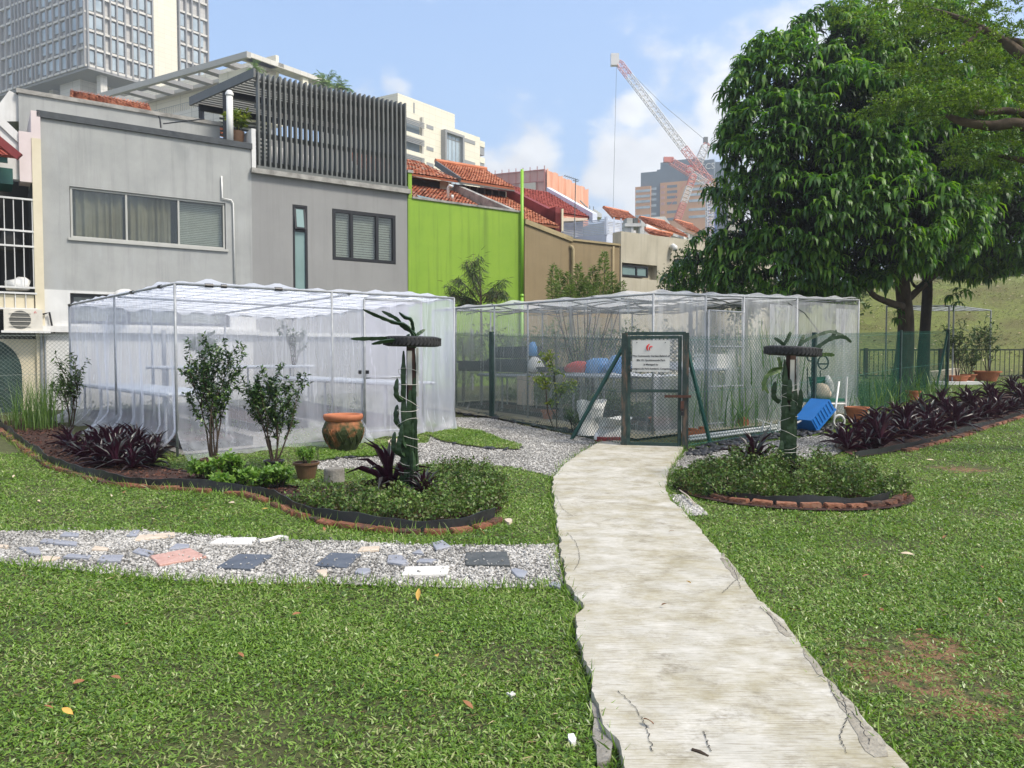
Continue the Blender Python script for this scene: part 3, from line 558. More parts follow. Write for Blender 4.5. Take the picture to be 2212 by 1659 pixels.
def edging(pts,h,lab,base=.0,flop=.02):
    m=M(); n=len(pts); t=.012
    vs=[]
    for i,p in enumerate(pts):
        d=(pts[min(i+1,n-1)]-pts[max(i-1,0)]); d.z=0; d.normalize(); s=V((d.y,-d.x,0)); z=gz(p.x,p.y); hh=h*(1+.12*math.sin(i*.37)+.05*math.sin(i*1.3)); lean=flop*math.sin(i*.21)
        vs+=[p.xy.to_3d()+V((0,0,z-.03)),p.xy.to_3d()+s*lean+V((0,0,z+hh)),p.xy.to_3d()+s*(lean+t)+V((0,0,z+hh)),p.xy.to_3d()+s*t+V((0,0,z-.03))]
    m.add(vs,[(i*4+j,i*4+(j+1)%4,(i+1)*4+(j+1)%4,(i+1)*4+j) for i in range(n-1) for j in range(4)])
    tag(m.build('bed_edging',MT['edging'],smooth=False),lab,'garden edging')
edging(gbf,.125,'wavy black plastic strip edging the long planting bed')
edging(resample([gp(*p) for p in [(300,1003),(380,1021),(470,1031),(560,1043),(620,1056),(690,1062)]],40),.05,'low black strip behind the seedlings of the long bed')
rarc=[V((RB_C.x+1.12*math.cos(R(a)),RB_C.y+1.05*math.sin(R(a)),0)) for a in range(-160,-15,3)]
edging(rarc,.12,'curved black plastic strip at the front of the round bed')
edging([p+V((0,.06,0)) for p in growf],.10,'dark strip along the front of the purple row')
# a brick of each kind, then copies laid end to end outside the strips
def brick_proto():
    m=M(); import bmesh
    b=bmesh.new(); bmesh.ops.create_cube(b,size=1); 
    for v in b.verts: v.co=V((v.co.x*.20,v.co.y*.095,v.co.z*.06+.03))
    bmesh.ops.bevel(b,geom=b.edges[:],offset=.007,segments=2,affect='EDGES')
    bmesh.ops.subdivide_edges(b,edges=[e for e in b.edges if e.calc_length()>.05],cuts=2,use_grid_fill=True)
    for v in b.verts: v.co+=V((random.uniform(-1,1),random.uniform(-1,1),random.uniform(-1,1)))*.0022
    me=bpy.data.meshes.new('brick'); b.to_mesh(me); b.free(); me.materials.append(MT['brickobj']); return me
def brickmat():
    m,nt,N,L,P=nodes('edging_brick'); P.inputs['Roughness'].default_value=.9
    oi=N.new('ShaderNodeObjectInfo'); tc=N.new('ShaderNodeTexCoord'); n=N.new('ShaderNodeTexNoise'); n.inputs['Scale'].default_value=22; n.inputs['Detail'].default_value=6; L.new(tc.outputs['Object'],n.inputs['Vector'])
    a=N.new('ShaderNodeMath'); a.operation='MULTIPLY_ADD'; L.new(n.outputs['Fac'],a.inputs[0]); a.inputs[1].default_value=.9; 
    s=N.new('ShaderNodeMath'); s.operation='MULTIPLY_ADD'; L.new(oi.outputs['Random'],s.inputs[0]); s.inputs[1].default_value=.6; s.inputs[2].default_value=-.25; L.new(s.outputs[0],a.inputs[2])
    r=N.new('ShaderNodeValToRGB'); e=r.color_ramp.elements; e[0].position=.1; e[1].position=.95; e.new(.4); e.new(.65)
    for i,c in enumerate([(.035,.024,.018),(.12,.05,.028),(.22,.085,.042),(.29,.16,.105)]): e[i].color=c4(c)
    L.new(a.outputs[0],r.inputs[0]); L.new(r.outputs[0],P.inputs['Base Color']); b=N.new('ShaderNodeBump'); b.inputs['Strength'].default_value=.5; b.inputs['Distance'].default_value=.01; L.new(n.outputs['Fac'],b.inputs['Height']); L.new(b.outputs[0],P.inputs['Normal']); return m
MT['brickobj']=brickmat()
BRK=[brick_proto() for _ in range(3)]
def lay(pts,off,lab,grp,step=.212,skip=0.05,tilt=.1,dz=0):
    L=0; 
    tot=sum((b-a).length for a,b in zip(pts,pts[1:])); n=max(2,int(tot/step)); q=resample(pts,n+1)
    for a,b in zip(q,q[1:]):
        if random.random()<skip: continue
        c=(a+b)/2; d=(b-a).normalized(); s=V((d.y,-d.x,0)); c=c+s*(off+random.uniform(-.012,.012))
        o=bpy.data.objects.new('edging_brick',random.choice(BRK)); link(o); o.location=(c.x,c.y,gz(c.x,c.y)+dz-.012+random.uniform(-.006,.006)); o.rotation_euler=(random.gauss(0,tilt),random.gauss(0,.04),math.atan2(d.y,d.x)+random.gauss(0,.06)); tag(o,lab,'brick',grp)
lay([p for p in gbf[10:]],.075,'weathered orange brick laid flat outside the wavy black strip of the long bed','bricks edging the long bed')
lay([V((p.x*1,p.y,0)) for p in rarc[3:-2]],.08,'orange brick set end to end around the front of the round bed','bricks edging the round bed',skip=0,dz=.022,tilt=.06)
lay(growf[6:70],.07,'orange brick in the line along the front of the purple row','bricks edging the purple row')
# ---------------------------------------------------------------- grass
def grass():
    def dens(d): return np.minimum(13500,13500*(4.2/np.maximum(d,.1))**1.75)
    ex=[xy(GSTRIP),xy(COURT),PATHPOLY,BED,RBED,ROW,xy(RCOURT),xy(RSTRIP)]
    P=[]
    bands=[(1.9,3),(3,4),(4,5),(5,6.5),(6.5,8),(8,10),(10,12.5),(12.5,16),(16,21),(21,27)]
    for a,b in bands:
        hw=b*.76+2.1; n=int((b-a)*2*hw*dens(a)); x=RN.uniform(-hw,hw,n); y=RN.uniform(a,b,n); lm=y*.76+2.0+.15*np.sin(y*9); ok=np.abs(x)<lm; x=x[ok]; y=y[ok]; n=len(x); k=RN.uniform(0,1,n)<dens(np.hypot(x*.5,y))/dens(a); x=x[k];y=y[k]; P.append(np.stack([x,y],1))
    P=np.concatenate(P); x,y=P[:,0],P[:,1]
    keep=np.ones(len(x),bool)
    jx=x+RN.normal(0,.025,len(x)); jy=y+RN.normal(0,.025,len(x))
    for e in ex: keep&=~inpoly(jx,jy,e)
    # fence line: nothing inside the garden court behind it except the hill side
    inside=(y>12.6)&(x<8.5-(0))&(y>11.9+np.abs(x-2.2)*.9)
    keep&=~inside
    keep&=~((x<-4)&(y>11.6))
    # worn bare earth
    for c,r,f in ((gp(1955,1450),.40,.32),(gp(2060,1400),.3,.5),(gp(1990,1490),.2,.45),(gp(330,1450),.35,.55),(gp(900,1560),.3,.5),(gp(480,1600),.4,.55),(gp(1120,1420),.25,.6),(gp(2085,1015),.5,.15),(gp(1930,1390),.3,.3),(gp(640,1520),.3,.6),(gp(2120,1540),.3,.5)):
        d=np.hypot((x-c.x)/1.25,(y-c.y)/.8)/r+.25*np.sin(x*23)*np.sin(y*19); keep&=~((d<1)&(RN.uniform(0,1,len(x))>f+(1-f)*np.clip(d-.35,0,1)**2))
    th=np.sin(x*2.1+1)*np.sin(y*2.7)+.6*np.sin(x*5.3+y*3.1)+.5*np.sin(x*1.1-y*6.7)
    keep&=RN.uniform(0,1,len(x))<np.clip(.86+.30*th,.25,1)
    # islands in the court get their own tufts
    x,y=x[keep],y[keep]; n0=len(x)
    for pg,n in ((xy(ISL),7500),(xy(ISL2),6500)):
        a,b=samp(pg,n); x=np.concatenate([x,a]); y=np.concatenate([y,b])
    n=len(x); d=y
    f=np.clip((d/4.2),.8,8)**.36
    Ln=RN.uniform(.014,.034,n)*f; Wd=RN.uniform(.0042,.0080,n)*f*1.1
    el=np.clip(RN.normal(.36,.26,n),.02,1.2); a=RN.uniform(0,2*np.pi,n)
    D=np.stack([np.cos(a)*np.cos(el),np.sin(a)*np.cos(el),np.sin(el)],1)
    X,Yy,Z=leafframe(D,np.tile([0,0,1.],(n,1))+RN.normal(0,.35,(n,3)))
    Ps=np.stack([x,y,GZ(x,y)+RN.uniform(0,.018,n)+np.where(np.arange(n)>=n0,.03,0)],1)
    v,fc=inst(BLADE_T,BLADE_F,Ps,X,Yy,Z,np.stack([Wd,Ln,Ln],1))
    o=fast('grass',v,fc,MT['grass'],smooth=True); o['kind']='stuff'; o['label']='short broad-bladed lawn grass'; return n
print('grass',grass())
# longer tufts along the path edges, brick rims and fence foot
def tufts(pts,n,spread,lab,h=(.06,.13)):
    q=resample(pts,400); i=RN.integers(0,400,n); b=np.array([(q[k].x,q[k].y) for k in i])+RN.normal(0,spread,(n,2)); x,y=b[:,0],b[:,1]
    k=~inpoly(x,y,PATHPOLY); x,y=x[k],y[k]; m=len(x)
    L_=RN.uniform(h[0],h[1],m); a=RN.uniform(0,6.283,m); el=RN.uniform(.5,1.35,m); D=np.stack([np.cos(a)*np.cos(el),np.sin(a)*np.cos(el),np.sin(el)],1)
    X,Yy,Z=leafframe(D,rdir(m)); v,f=inst(BLADE_T,BLADE_F,np.stack([x,y,GZ(x,y)],1),X,Yy,Z,np.stack([np.full(m,.007),L_,L_],1)); o=fast('grass',v,f,MT['grass'],smooth=True); o['kind']='stuff'; o['label']=lab
tufts(pl[:400],1700,.03,'grass tufts along the left edge of the path'); tufts(pr[:400],1700,.03,'grass tufts along the right edge of the path')
tufts([p+V((0,-.13,0)) for p in gbf[20:]],900,.04,'grass tufts at the foot of the bed bricks',(.06,.16))
tufts(GSTRIP[:9],700,.04,'grass overhanging the far rim of the gravel strip',(.05,.10)); tufts(GSTRIP[9:],1500,.04,'grass overhanging the near rim of the gravel strip',(.05,.10))
# hillside grass: coarse tufts, with fallen pale leaves
def hillgrass():
    n=110000; x=RN.uniform(6,34,n); y=RN.uniform(21,52,n); u=.9*y+.44*x; k=(u>30.0)&(u<48)&(x/y>.40)&(x/y<.80); k&=RN.uniform(0,1,n)<np.clip(.62+.4*np.sin(x*1.3)*np.sin(y*.9)+.3*np.sin(x*3.1+y*2.2),.12,1); x,y=x[k],y[k]; n=len(x)
    a=RN.uniform(0,6.283,n); el=RN.uniform(.2,1.1,n); D=np.stack([np.cos(a)*np.cos(el),np.sin(a)*np.cos(el),np.sin(el)],1); X,Yy,Z=leafframe(D,rdir(n,.2,1)); L_=RN.uniform(.035,.085,n)
    v,f=inst(BLADE_T,BLADE_F,np.stack([x,y,GZ(x,y)],1),X,Yy,Z,np.stack([L_*.22,L_,L_],1)); o=fast('grass',v,f,MT['hillgrass'],smooth=True); o['kind']='stuff'; o['label']='rough grass on the slope beyond the railing'
    n=3200; x=RN.uniform(8,30,n); y=RN.uniform(23,44,n); k=(x/y>.45)&(x/y<.75)&(.9*y+.44*x>31); x,y=x[k],y[k]; n=len(x); X,Yy,Z=leafframe(rdir(n,-.2,.4),rdir(n,.5,1)); L_=RN.uniform(.07,.17,n)
    v,f=inst(LEAF_T,LEAF_F,np.stack([x,y,GZ(x,y)+.05],1),X,Yy,Z,np.stack([L_*.4,L_,L_],1)); o=fast('fallen_leaves',v,f,MT['litter']); o['kind']='stuff'; o['label']='pale dry leaves strewn over the slope'
MT['hillgrass']=leafmat('hill_grass_blade',[(.08,.11,.02),(.12,.17,.03),(.17,.22,.04),(.21,.21,.07)],rough=.6,trans=.25)
MT['litter']=leafmat('leaf_litter',[(.16,.09,.045),(.40,.30,.17),(.58,.50,.38)],rough=.8,trans=0)
hillgrass()

# broad-leaved weeds and dry straw mixed through the turf
def weeds(n,size,mat,lab,flat,asp,dz):
    x=RN.uniform(-6,7,n*3); y=2.1+9*RN.uniform(0,1,n*3)**1.5; k=(np.abs(x)<y*.78+.4); 
    for e in (xy(GSTRIP),xy(COURT),PATHPOLY,BED,RBED,ROW,xy(RCOURT),xy(RSTRIP)): k&=~inpoly(x,y,e)
    k&=RN.uniform(0,1,len(x))<np.clip(.25+.9*np.sin(x*1.9+2)*np.sin(y*2.3+x)+.5*np.sin(x*4.1)*np.sin(y*5.3),.05,1); x,y=x[k][:n],y[k][:n]; m=len(x)
    D=rdir(m,-.05,flat); X,Yy,Z=leafframe(D,rdir(m,.6,1)); s=RN.uniform(.6,1.3,m)*size*np.clip(y/4,.9,2)**.4
    v,f=inst(LEAF_T,LEAF_F,np.stack([x,y,GZ(x,y)+RN.uniform(.006,dz,m)],1),X,Yy,Z,np.stack([s*asp,s,s],1)); o=fast('weeds',v,f,MT[mat]); o['kind']='stuff'; o['label']=lab
MT['weed']=leafmat('lawn_weed_leaf',[(.05,.10,.015),(.09,.17,.025),(.15,.25,.04)],rough=.4,trans=.25)
MT['straw']=leafmat('dry_straw',[(.16,.10,.05),(.33,.26,.13),(.48,.42,.26)],rough=.8,trans=0)
weeds(9000,.030,'weed','small broad-leaved weeds in the lawn',.5,.55,.03); weeds(4500,.045,'straw','dry straw and clippings in the lawn',.25,.10,.026)
# ---------------------------------------------------------------- houses
MT['slatlight']=emitless('grey_aluminium',(.40,.41,.40),.5)
def wallholes(m,s0,s1,z0,z1,holes,q0=0,th=.16,body=None,fw=FW):
    S=sorted({s0,s1}|{h[0] for h in holes}|{h[1] for h in holes}); Z=sorted({z0,z1}|{h[2] for h in holes}|{h[3] for h in holes})
    for a,b in zip(S,S[1:]):
        for c,d in zip(Z,Z[1:]):
            if any(h[0]<=a+1e-6 and b<=h[1]+1e-6 and h[2]<=c+1e-6 and d<=h[3]+1e-6 for h in holes): continue
            m.poly([fw(a,c,q0),fw(b,c,q0),fw(b,d,q0),fw(a,d,q0)])
    for h in holes:
        a,b,c,d=h; q1=q0+th
        m.poly([fw(a,c,q0),fw(a,d,q0),fw(a,d,q1),fw(a,c,q1)]); m.poly([fw(b,d,q0),fw(b,c,q0),fw(b,c,q1),fw(b,d,q1)])
        m.poly([fw(a,d,q0),fw(b,d,q0),fw(b,d,q1),fw(a,d,q1)]); m.poly([fw(b,c,q0),fw(a,c,q0),fw(a,c,q1),fw(b,c,q1)])
    bd=body or .3; q1=q0+bd
    m.poly([fw(s0,z1,q0),fw(s1,z1,q0),fw(s1,z1,q1),fw(s0,z1,q1)]); m.poly([fw(s0,z0,q0),fw(s0,z1,q0),fw(s0,z1,q1),fw(s0,z0,q1)]); m.poly([fw(s1,z1,q0),fw(s1,z0,q0),fw(s1,z0,q1),fw(s1,z1,q1)]); m.poly([fw(s0,z0,q1),fw(s0,z1,q1),fw(s1,z1,q1),fw(s1,z0,q1)])
def frame(m,a,b,c,d,q0,q1,w_,muls=(),hor=(),fw=FW):
    def bx(s0,s1,z0,z1,qa=q0,qb=q1): p=fw(s0,z0,qa); m.obox(p,fw(s1,z0,qa)-p,fw(s0,z0,qb)-p,V((0,0,z1-z0)))
    bx(a,a+w_,c,d); bx(b-w_,b,c,d); bx(a+w_,b-w_,c,c+w_); bx(a+w_,b-w_,d-w_,d)
    for s in muls: bx(s-w_/2,s+w_/2,c+w_,d-w_,q0+.003,q1-.003)
    for z in hor: bx(a+w_,b-w_,z-w_/2,z+w_/2,q0+.006,q1-.006)
def fq_box(m,a,b,c,d,q0,q1): m.fbox(a,b,c,d,q0,q1)
def tile_roof(m,p00,p10,p11,p01,cols,rows,h=.05):
    p00,p10,p11,p01=map(V,(p00,p10,p11,p01)); nrm=(p10-p00).cross(p01-p00).normalized()
    if nrm.z<0: nrm=-nrm
    cols=int(cols*1.55); rows=int(rows*1.5); h=h*.75
    prof=[(0,0),(.12,.55),(.3,1),(.5,1),(.62,.55),(.75,.05),(.9,0)]
    P=lambda u,v: p00*(1-u)*(1-v)+p10*u*(1-v)+p11*u*v+p01*(1-u)*v
    for c in range(cols):
        for r in range(rows):
            jit=random.uniform(-.012,.012); ju=random.uniform(-.02,.02)/cols
            vs=[]
            for (t,hh) in prof+[(1.0,0)]:
                u=(c+t)/cols+ju
                vs.append(P(u,r/rows)+nrm*(hh*h+.028+jit))
            for (t,hh) in prof+[(1.0,0)]:
                u=(c+t)/cols
                vs.append(P(u,(r+1.08)/rows)+nrm*(hh*h*.85))
            n=len(prof)+1; m.add(vs,[(i,i+1,n+i+1,n+i) for i in range(n-1)])
    e=nrm*.07; m.prism([p00-nrm*.01,p10-nrm*.01,p11-nrm*.01,p01-nrm*.01],-e)
def sx(x,y): return sz(x,y)[0]
def house(name,label,cat='house',s=0): return thing(name,label,cat,FW(s,.2,1.0))
S1,S2,S3,S4=0.0,4.78,9.36,13.62
def curtain(m,a,b,c,d,q):
    m.grid(lambda u,v: FW(a+(b-a)*u,c+(d-c)*v,q+.035*math.sin(u*(b-a)*34+2*math.sin(u*9))+.02*math.sin(u*71)*(1-v)),90,3)
def blinds(m,a,b,c,d,q,st=.045):
    z=c
    while z<d:
        m.obox(FW(a,z,q),FD*(b-a),FN*.02,V((0,0,st*.78))); z+=st
def pane(t,a,b,c,d,q,mat): 
    m=M(); m.fbox(a,b,c,d,q,q+.008); return m.build('glass',mat,t)
def windowpart(h,a,b,c,d,q0,fr,wd,muls,hor=(),fill=None,glass='glass',depth=.07,room=.5):
    m=M(); frame(m,a,b,c,d,q0,q0+depth,wd,muls,hor); wf=m.build('window',fr,h)
    pane(wf,a+wd,b-wd,c+wd,d-wd,q0+depth*.6,MT[glass])
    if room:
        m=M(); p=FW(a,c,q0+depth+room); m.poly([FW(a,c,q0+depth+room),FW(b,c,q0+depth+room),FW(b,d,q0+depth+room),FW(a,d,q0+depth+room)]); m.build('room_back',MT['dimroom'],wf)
    return wf
# --- first grey house
h=house('grey_house','grey two-storey house with a wide curtained window behind the white net house','house',2.4)
a0,_=sz(152,500); a1,_=sz(488,500); zt=(sz(152,400)[1]+sz(488,441)[1])/2; zb=(sz(152,512)[1]+sz(488,540)[1])/2
WB=2.2; lw=[sz(151,625)[0],sz(497,680)[0],WB+.12,3.04]
Z1=7.0
m=M(); wallholes(m,.05,S2,3.1,Z1,[(a0,a1,zb,zt)],th=.14,body=5); m.build('wall',MT['greywall'],h)
m=M(); wallholes(m,.05,sz(553,700)[0],WB+.06,3.1,[(lw[0],lw[1],WB+.12,3.04)],q0=-.02,th=.2,body=.3); m.fbox(.05,sz(553,700)[0],0,WB-.08,0,.3); m.build('base_wall',MT['white'],h)
m=M(); m.fbox(-.05,sz(553,700)[0]+.06,WB-.08,WB+.06,-.14,.2); m.build('ledge',MT['white'],h)
m=M(); m.fbox(-.02,S2+.02,Z1,Z1+.15,-.06,.22); m.build('coping',MT['capdark'],h)
m=M(); m.fbox(-.28,4.5,6.0,8.05,2.0,4.5); m.build('upper_wall',MT['greywall'],h)
m=M(); m.fbox(-.32,4.54,8.05,8.15,1.95,2.3); m.build('upper_coping',MT['concrete'],h)
mu=[sz(274,470)[0],sz(387,480)[0]]
wf=windowpart(h,a0+.015,a1-.015,zb+.01,zt-.01,.04,MT['alu'],.042,mu)
m=M(); curtain(m,a0+.05,mu[0]-.06,zb+.06,zt-.05,.2); curtain(m,mu[0]+.03,mu[1]-.16,zb+.06,zt-.05,.2); m.build('curtain',MT['curtain'],wf,smooth=True)
m=M(); blinds(m,mu[1]+.05,a1-.06,zb+.05,zt-.08,.2); m.build('blind',MT['blind'],wf)
m=M(); m.fbox(a0-.05,a1+.05,zb-.06,zb,-.05,.05); m.build('sill',MT['alu'],h)
windowpart(h,lw[0]+.02,lw[1]-.02,lw[2]+.02,lw[3]-.02,.08,MT['blackmetal'],.06,[lw[0]+1.25,lw[0]+2.4])
m=M(); pp=[(478,381),(479,428),(499,433),(503,440),(507,620)]; m.tube([FW(*sz(x,y),-.04) for x,y in pp],.02,8); m.build('downpipe',MT['pvc'],h,smooth=True)
m=M(); p=[sz(348,293),sz(430,300)]; m.tube([FW(p[0][0],7.2,.0),FW(p[0][0]-.02,7.42,.0),FW(p[0][0]-.05,7.48,.0)],.02,6); m.tube([FW(p[0][0]+.05,7.3,-.02),FW(p[1][0],7.42,-.6)],.015,5); m.build('aerial_arm',MT['blackmetal'],h)
m=M(); tile_roof(m,fq(150,213,4.6),fq(330,248,4.6),fq(322,236,5.6)+V((0,0,.15)),fq(152,205,5.6)+V((0,0,.15)),16,4); m.build('roof',MT['tile'],h)
m=M(); tile_roof(m,fq(415,268,4.6),fq(497,296,4.6),fq(492,280,5.8),fq(412,258,5.8),9,4); m.build('roof',MT['tile'],h)
# vent hood behind the corner of the net house
m=M(); m.lathe((0,0,0),[(0,.30),(.10,.29),(.2,.24),(.27,.14),(.29,.05),(.30,0),(.26,0),(.25,.05),(.2,.17),(0,.24)],24)
p=FW(sz(265,640)[0],2.86,-.42); m.v=[(v[0]+p.x,v[1]+p.y,v[2]+p.z) for v in m.v]; m.tube([p+V((0,0,.05)),p+V((0,0,.1))+FN*.45],.12,12)
tag(m.build('vent_hood',MT['white'],smooth=True),'white domed vent hood showing over the corner of the net house','vent')
# --- second grey house with the slatted roof screen
h=house('screened_house','grey house topped by a screen of tall dark vertical slats','house',7)
zL=6.38
nw=[sz(633,540)[0],sz(665,540)[0],sz(633,632)[1],sz(640,442)[1]]; ww=[sz(718,500)[0],sz(855,520)[0],(sz(718,562)[1]+sz(855,570)[1])/2,(sz(718,450)[1]+sz(855,466)[1])/2]
m=M(); wallholes(m,S2,S3,1.9,zL,[tuple(nw),tuple(ww)],th=.12,body=5); m.fbox(S2,S3,0,1.9,-.01,4.9); m.build('wall',MT['greywall2'],h)
m=M(); m.fbox(S2-.02,S3+.05,zL,zL+.13,-.14,.4); m.build('ledge',MT['concrete'],h)
m=M(); m.fbox(S2,S3,2.1,2.2,-.1,0); m.build('lower_ledge',MT['white'],h)
m=M(); frame(m,nw[0]+.01,nw[1]-.01,nw[2]+.01,nw[3]-.01,.0,.08,.05,(),(sz(640,497)[1],)); wf=m.build('window',MT['black'],h)
zc=sz(640,497)[1]; pane(wf,nw[0]+.06,nw[1]-.06,nw[2]+.06,zc-.03,.05,MT['frost'])
m=M(); m.obox(FW(nw[0]+.05,zc+.05,-.05),FD*(nw[1]-nw[0]-.1),FN*.03+V((0,0,0)),V((0,0,nw[3]-zc-.12))+FN*.09); 
sash=m.build('sash',MT['frost'],wf)
m=M(); 
for e in (0,1): m.obox(FW(nw[0]+.05+e*(nw[1]-nw[0]-.15),zc+.03,-.065),FD*.05,FN*.03,V((0,0,nw[3]-zc-.08))+FN*.09)
m.obox(FW(nw[0]+.1,zc+.03,-.065),FD*(nw[1]-nw[0]-.2),FN*.03,V((0,0,.05))); m.obox(FW(nw[0]+.1,nw[3]-.1,.02),FD*(nw[1]-nw[0]-.2),FN*.03,V((0,0,.05))); m.build('sash_frame',MT['black'],wf)
mu=[sz(760,500)[0],sz(815,500)[0]]
wf=windowpart(h,ww[0]+.01,ww[1]-.01,ww[2]+.01,ww[3]-.01,-.01,MT['black'],.085,mu)
m=M()
for a,b in ((ww[0]+.1,mu[0]-.06),(mu[0]+.06,mu[1]-.06),(mu[1]+.07,ww[1]-.1)): blinds(m,a,b,ww[2]+.1,ww[3]-.1,.12,.07)
m.build('blind',MT['blind'],wf)
# screen
m0=M(); ZB,ZT=6.55,9.05
sc_=thing('slat_screen','screen of tall dark grey vertical slats standing on the grey roof terrace','screen',FW(7.1,ZB,0))
nF=31
for i in range(nF):
    s=4.97+(9.28-4.97)*i/(nF-1); m=M(); m.obox(FW(s,ZB+.05,-.04),FD*.045,FN*.20,V((0,0,ZT-ZB-.05))); m.build('slat',MT['slat'],sc_)
m=M(); m.fbox(4.92,9.36,ZB-.04,ZB+.05,-.06,.18); m.build('bottom_rail',MT['slat'],sc_)
m=M(); m.fbox(4.95,9.34,ZT-.30,ZT-.2,.17,.24); m.build('top_rail',MT['slat'],sc_)
m=M()
for k in range(3): m.fbox(4.98,9.3,6.7+k*.75,6.82+k*.75,.3,.36)
m.build('cross_rail',MT['slat'],sc_)
# pergola over the terrace
pg=thing('roof_pergola','grey slatted pergola roof on black steel posts beside the slat screen','pergola',FW(6.5,6.5,2))
m=M()
for k in range(17):
    q=.15+k*.2; f=q/3.4; m.fbox(4.98-.9*f,9.25,8.93,9.03,q,q+.13)
m.build('roof',MT['slatlight'],pg)
m=M(); m.obox(FW(4.88,8.92,0),FD*.05,FN*.05,V((0,0,.2))); m.bar(FW(4.9,9.02,0),FW(4.02,9.02,3.4),.06,.24); m.build('side_beam',MT['slat'],pg)
for (x,y0,q) in ((435,228,3.2),(487,195,1.6)):
    s_,_=sz(x,y0,q); m=M(); m.bar(FW(s_,6.6,q),FW(s_,8.9,q),.12); m.build('post',MT['blackmetal'],pg)
m=M(); m.bar(FW(4.2,8.82,3.15),FW(8.8,8.82,3.15),.1,.16); m.bar(FW(4.6,8.82,1.5),FW(9,8.82,1.5),.1,.16); m.build('beam',MT['blackmetal'],pg)
m=M()
for k in range(16): m.fbox(4.75,6.2,6.75+k*.12,6.80+k*.12,3.0,3.05)
m.build('louvre_panel',MT['slat'],pg)
m=M(); m.fbox(4.3,9.4,6.4,6.5,.3,4.9); tag(m.build('terrace_floor',MT['concrete'],h),None,None)
m=M(); m.fbox(6.2,9.3,6.5,8.6,4.2,4.4); m.k=1; m.fbox(6.6,7.1,6.6,8.3,4.17,4.2); m.fbox(7.5,8.1,7.2,8.2,4.17,4.2); m.build('terrace_wall',[MT['greywall'],MT['white']],h)
m=M(); m.tube([FW(4.33,7.15,.3),FW(4.33,8.42,.3)],.085,12); m.lathe(FW(4.33,8.42,.3),[(.105,-.02),(.105,.04),(.06,.11),(0,.13)],12); tag(m.build('vent_pipe',MT['pvc'],smooth=True),'thick white vent pipe rising by the roof pergola','pipe')
m=M(); m.fbox(4.79,4.90,6.53,7.55,-.03,1.1); m.build('parapet_pier',MT['white'],h)
# --- house at the left edge
h=house('balcony_house','pale house with a barred balcony at the left edge','house',-1.5)
m=M(); m.fbox(-.13,.05,0,6.5,-.08,.6); m.build('pilaster',MT['cream'],h)
m=M(); m.fbox(-.37,-.13,5.5,6.62,-.06,.5); m.fbox(-.13,.05,6.5,7.12,-.06,2.2); m.build('upper_wall',MT['pink'],h)
m=M(); m.prism([FW(-3.2,9.4,.0),FW(-.34,6.56,0),FW(-.34,6.33,0),FW(-3.2,9.1,0)],FN*.3); m.prism([FW(-3.2,9.1,.05),FW(-.34,6.33,.05),FW(-.34,5.55,.05),FW(-3.2,5.55,.05)],FN*.2); m.build('sloping_coping',MT['white'],h)
m=M(); m.prism([fq(-30,262,2.1),fq(20,195,2.1),fq(52,212,2.1),fq(54,262,2.1)],FN*2); m.build('gable',MT['white'],h)
m=M(); tile_roof(m,FW(-3.2,5.93,-.5),FW(-.40,5.93,-.5),FW(-2.3,7.6,-.08),FW(-3.2,7.6,-.08),14,9); m.build('roof',MT['tilered'],h)
m=M(); m.bar(FW(-.38,5.93,-.54),FW(-2.3,7.65,-.10),.12,.16); m.build('roof_edge',MT['maroon'],h)
m=M(); m.fbox(-3.2,-.6,5.80,5.92,-.42,-.36); m.fbox(-3.2,-.5,5.4,5.75,-.1,.9); m.build('fascia',MT['fencegreen'],h)
m=M(); m.fbox(-3.2,-.15,2.62,2.95,-.03,.8); m.fbox(-3.2,-.13,0,1.95,0,.5); m.fbox(-3.4,-3.2,0,6,0,.5); m.build('balcony_wall',MT['cream'],h)
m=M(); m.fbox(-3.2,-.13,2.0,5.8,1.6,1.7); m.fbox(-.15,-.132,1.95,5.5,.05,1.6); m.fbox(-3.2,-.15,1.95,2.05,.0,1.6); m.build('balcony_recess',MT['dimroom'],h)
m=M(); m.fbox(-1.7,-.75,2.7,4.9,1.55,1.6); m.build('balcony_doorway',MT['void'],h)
gx1=sz(70,500)[0]; zg0=sz(60,622)[1]; zg1=sz(60,432)[1]
m=M()
for k in range(16):
    s=gx1-k*.177; m.tube([FW(s,zg0,-.06),FW(s,zg1,-.06)],.011,6)
for z in (zg0,zg0+.93,zg0+1.27,zg1): m.fbox(-3.2,gx1+.02,z-.02,z+.02,-.09,-.04)
m.build('window_bars',MT['white'],h)
z0,z1=sz(60,668)[1],sz(60,634)[1]; m=M()
for k in range(14): s=gx1+.04-k*.2; m.tube([FW(s,z0,-.06),FW(s,z1,-.06)],.011,6)
for z in (z0,z1): m.fbox(-3.2,gx1+.06,z-.02,z+.02,-.09,-.04)
m.build('lower_bars',MT['white'],h)
m=M(); c=FW(sz(18,850)[0]-.35,.25,-.02); W_=.62
pts=[c+FD*W_*math.cos(a)+V((0,0,.95+.75*math.sin(a))) for a in np.linspace(0,math.pi,17)]+[c-FD*W_,c+FD*W_]; m.prism(pts,FN*.06); m.build('arched_door',MT['fencegreen2'] if 'fencegreen2' in MT else MT['postdark'],h)
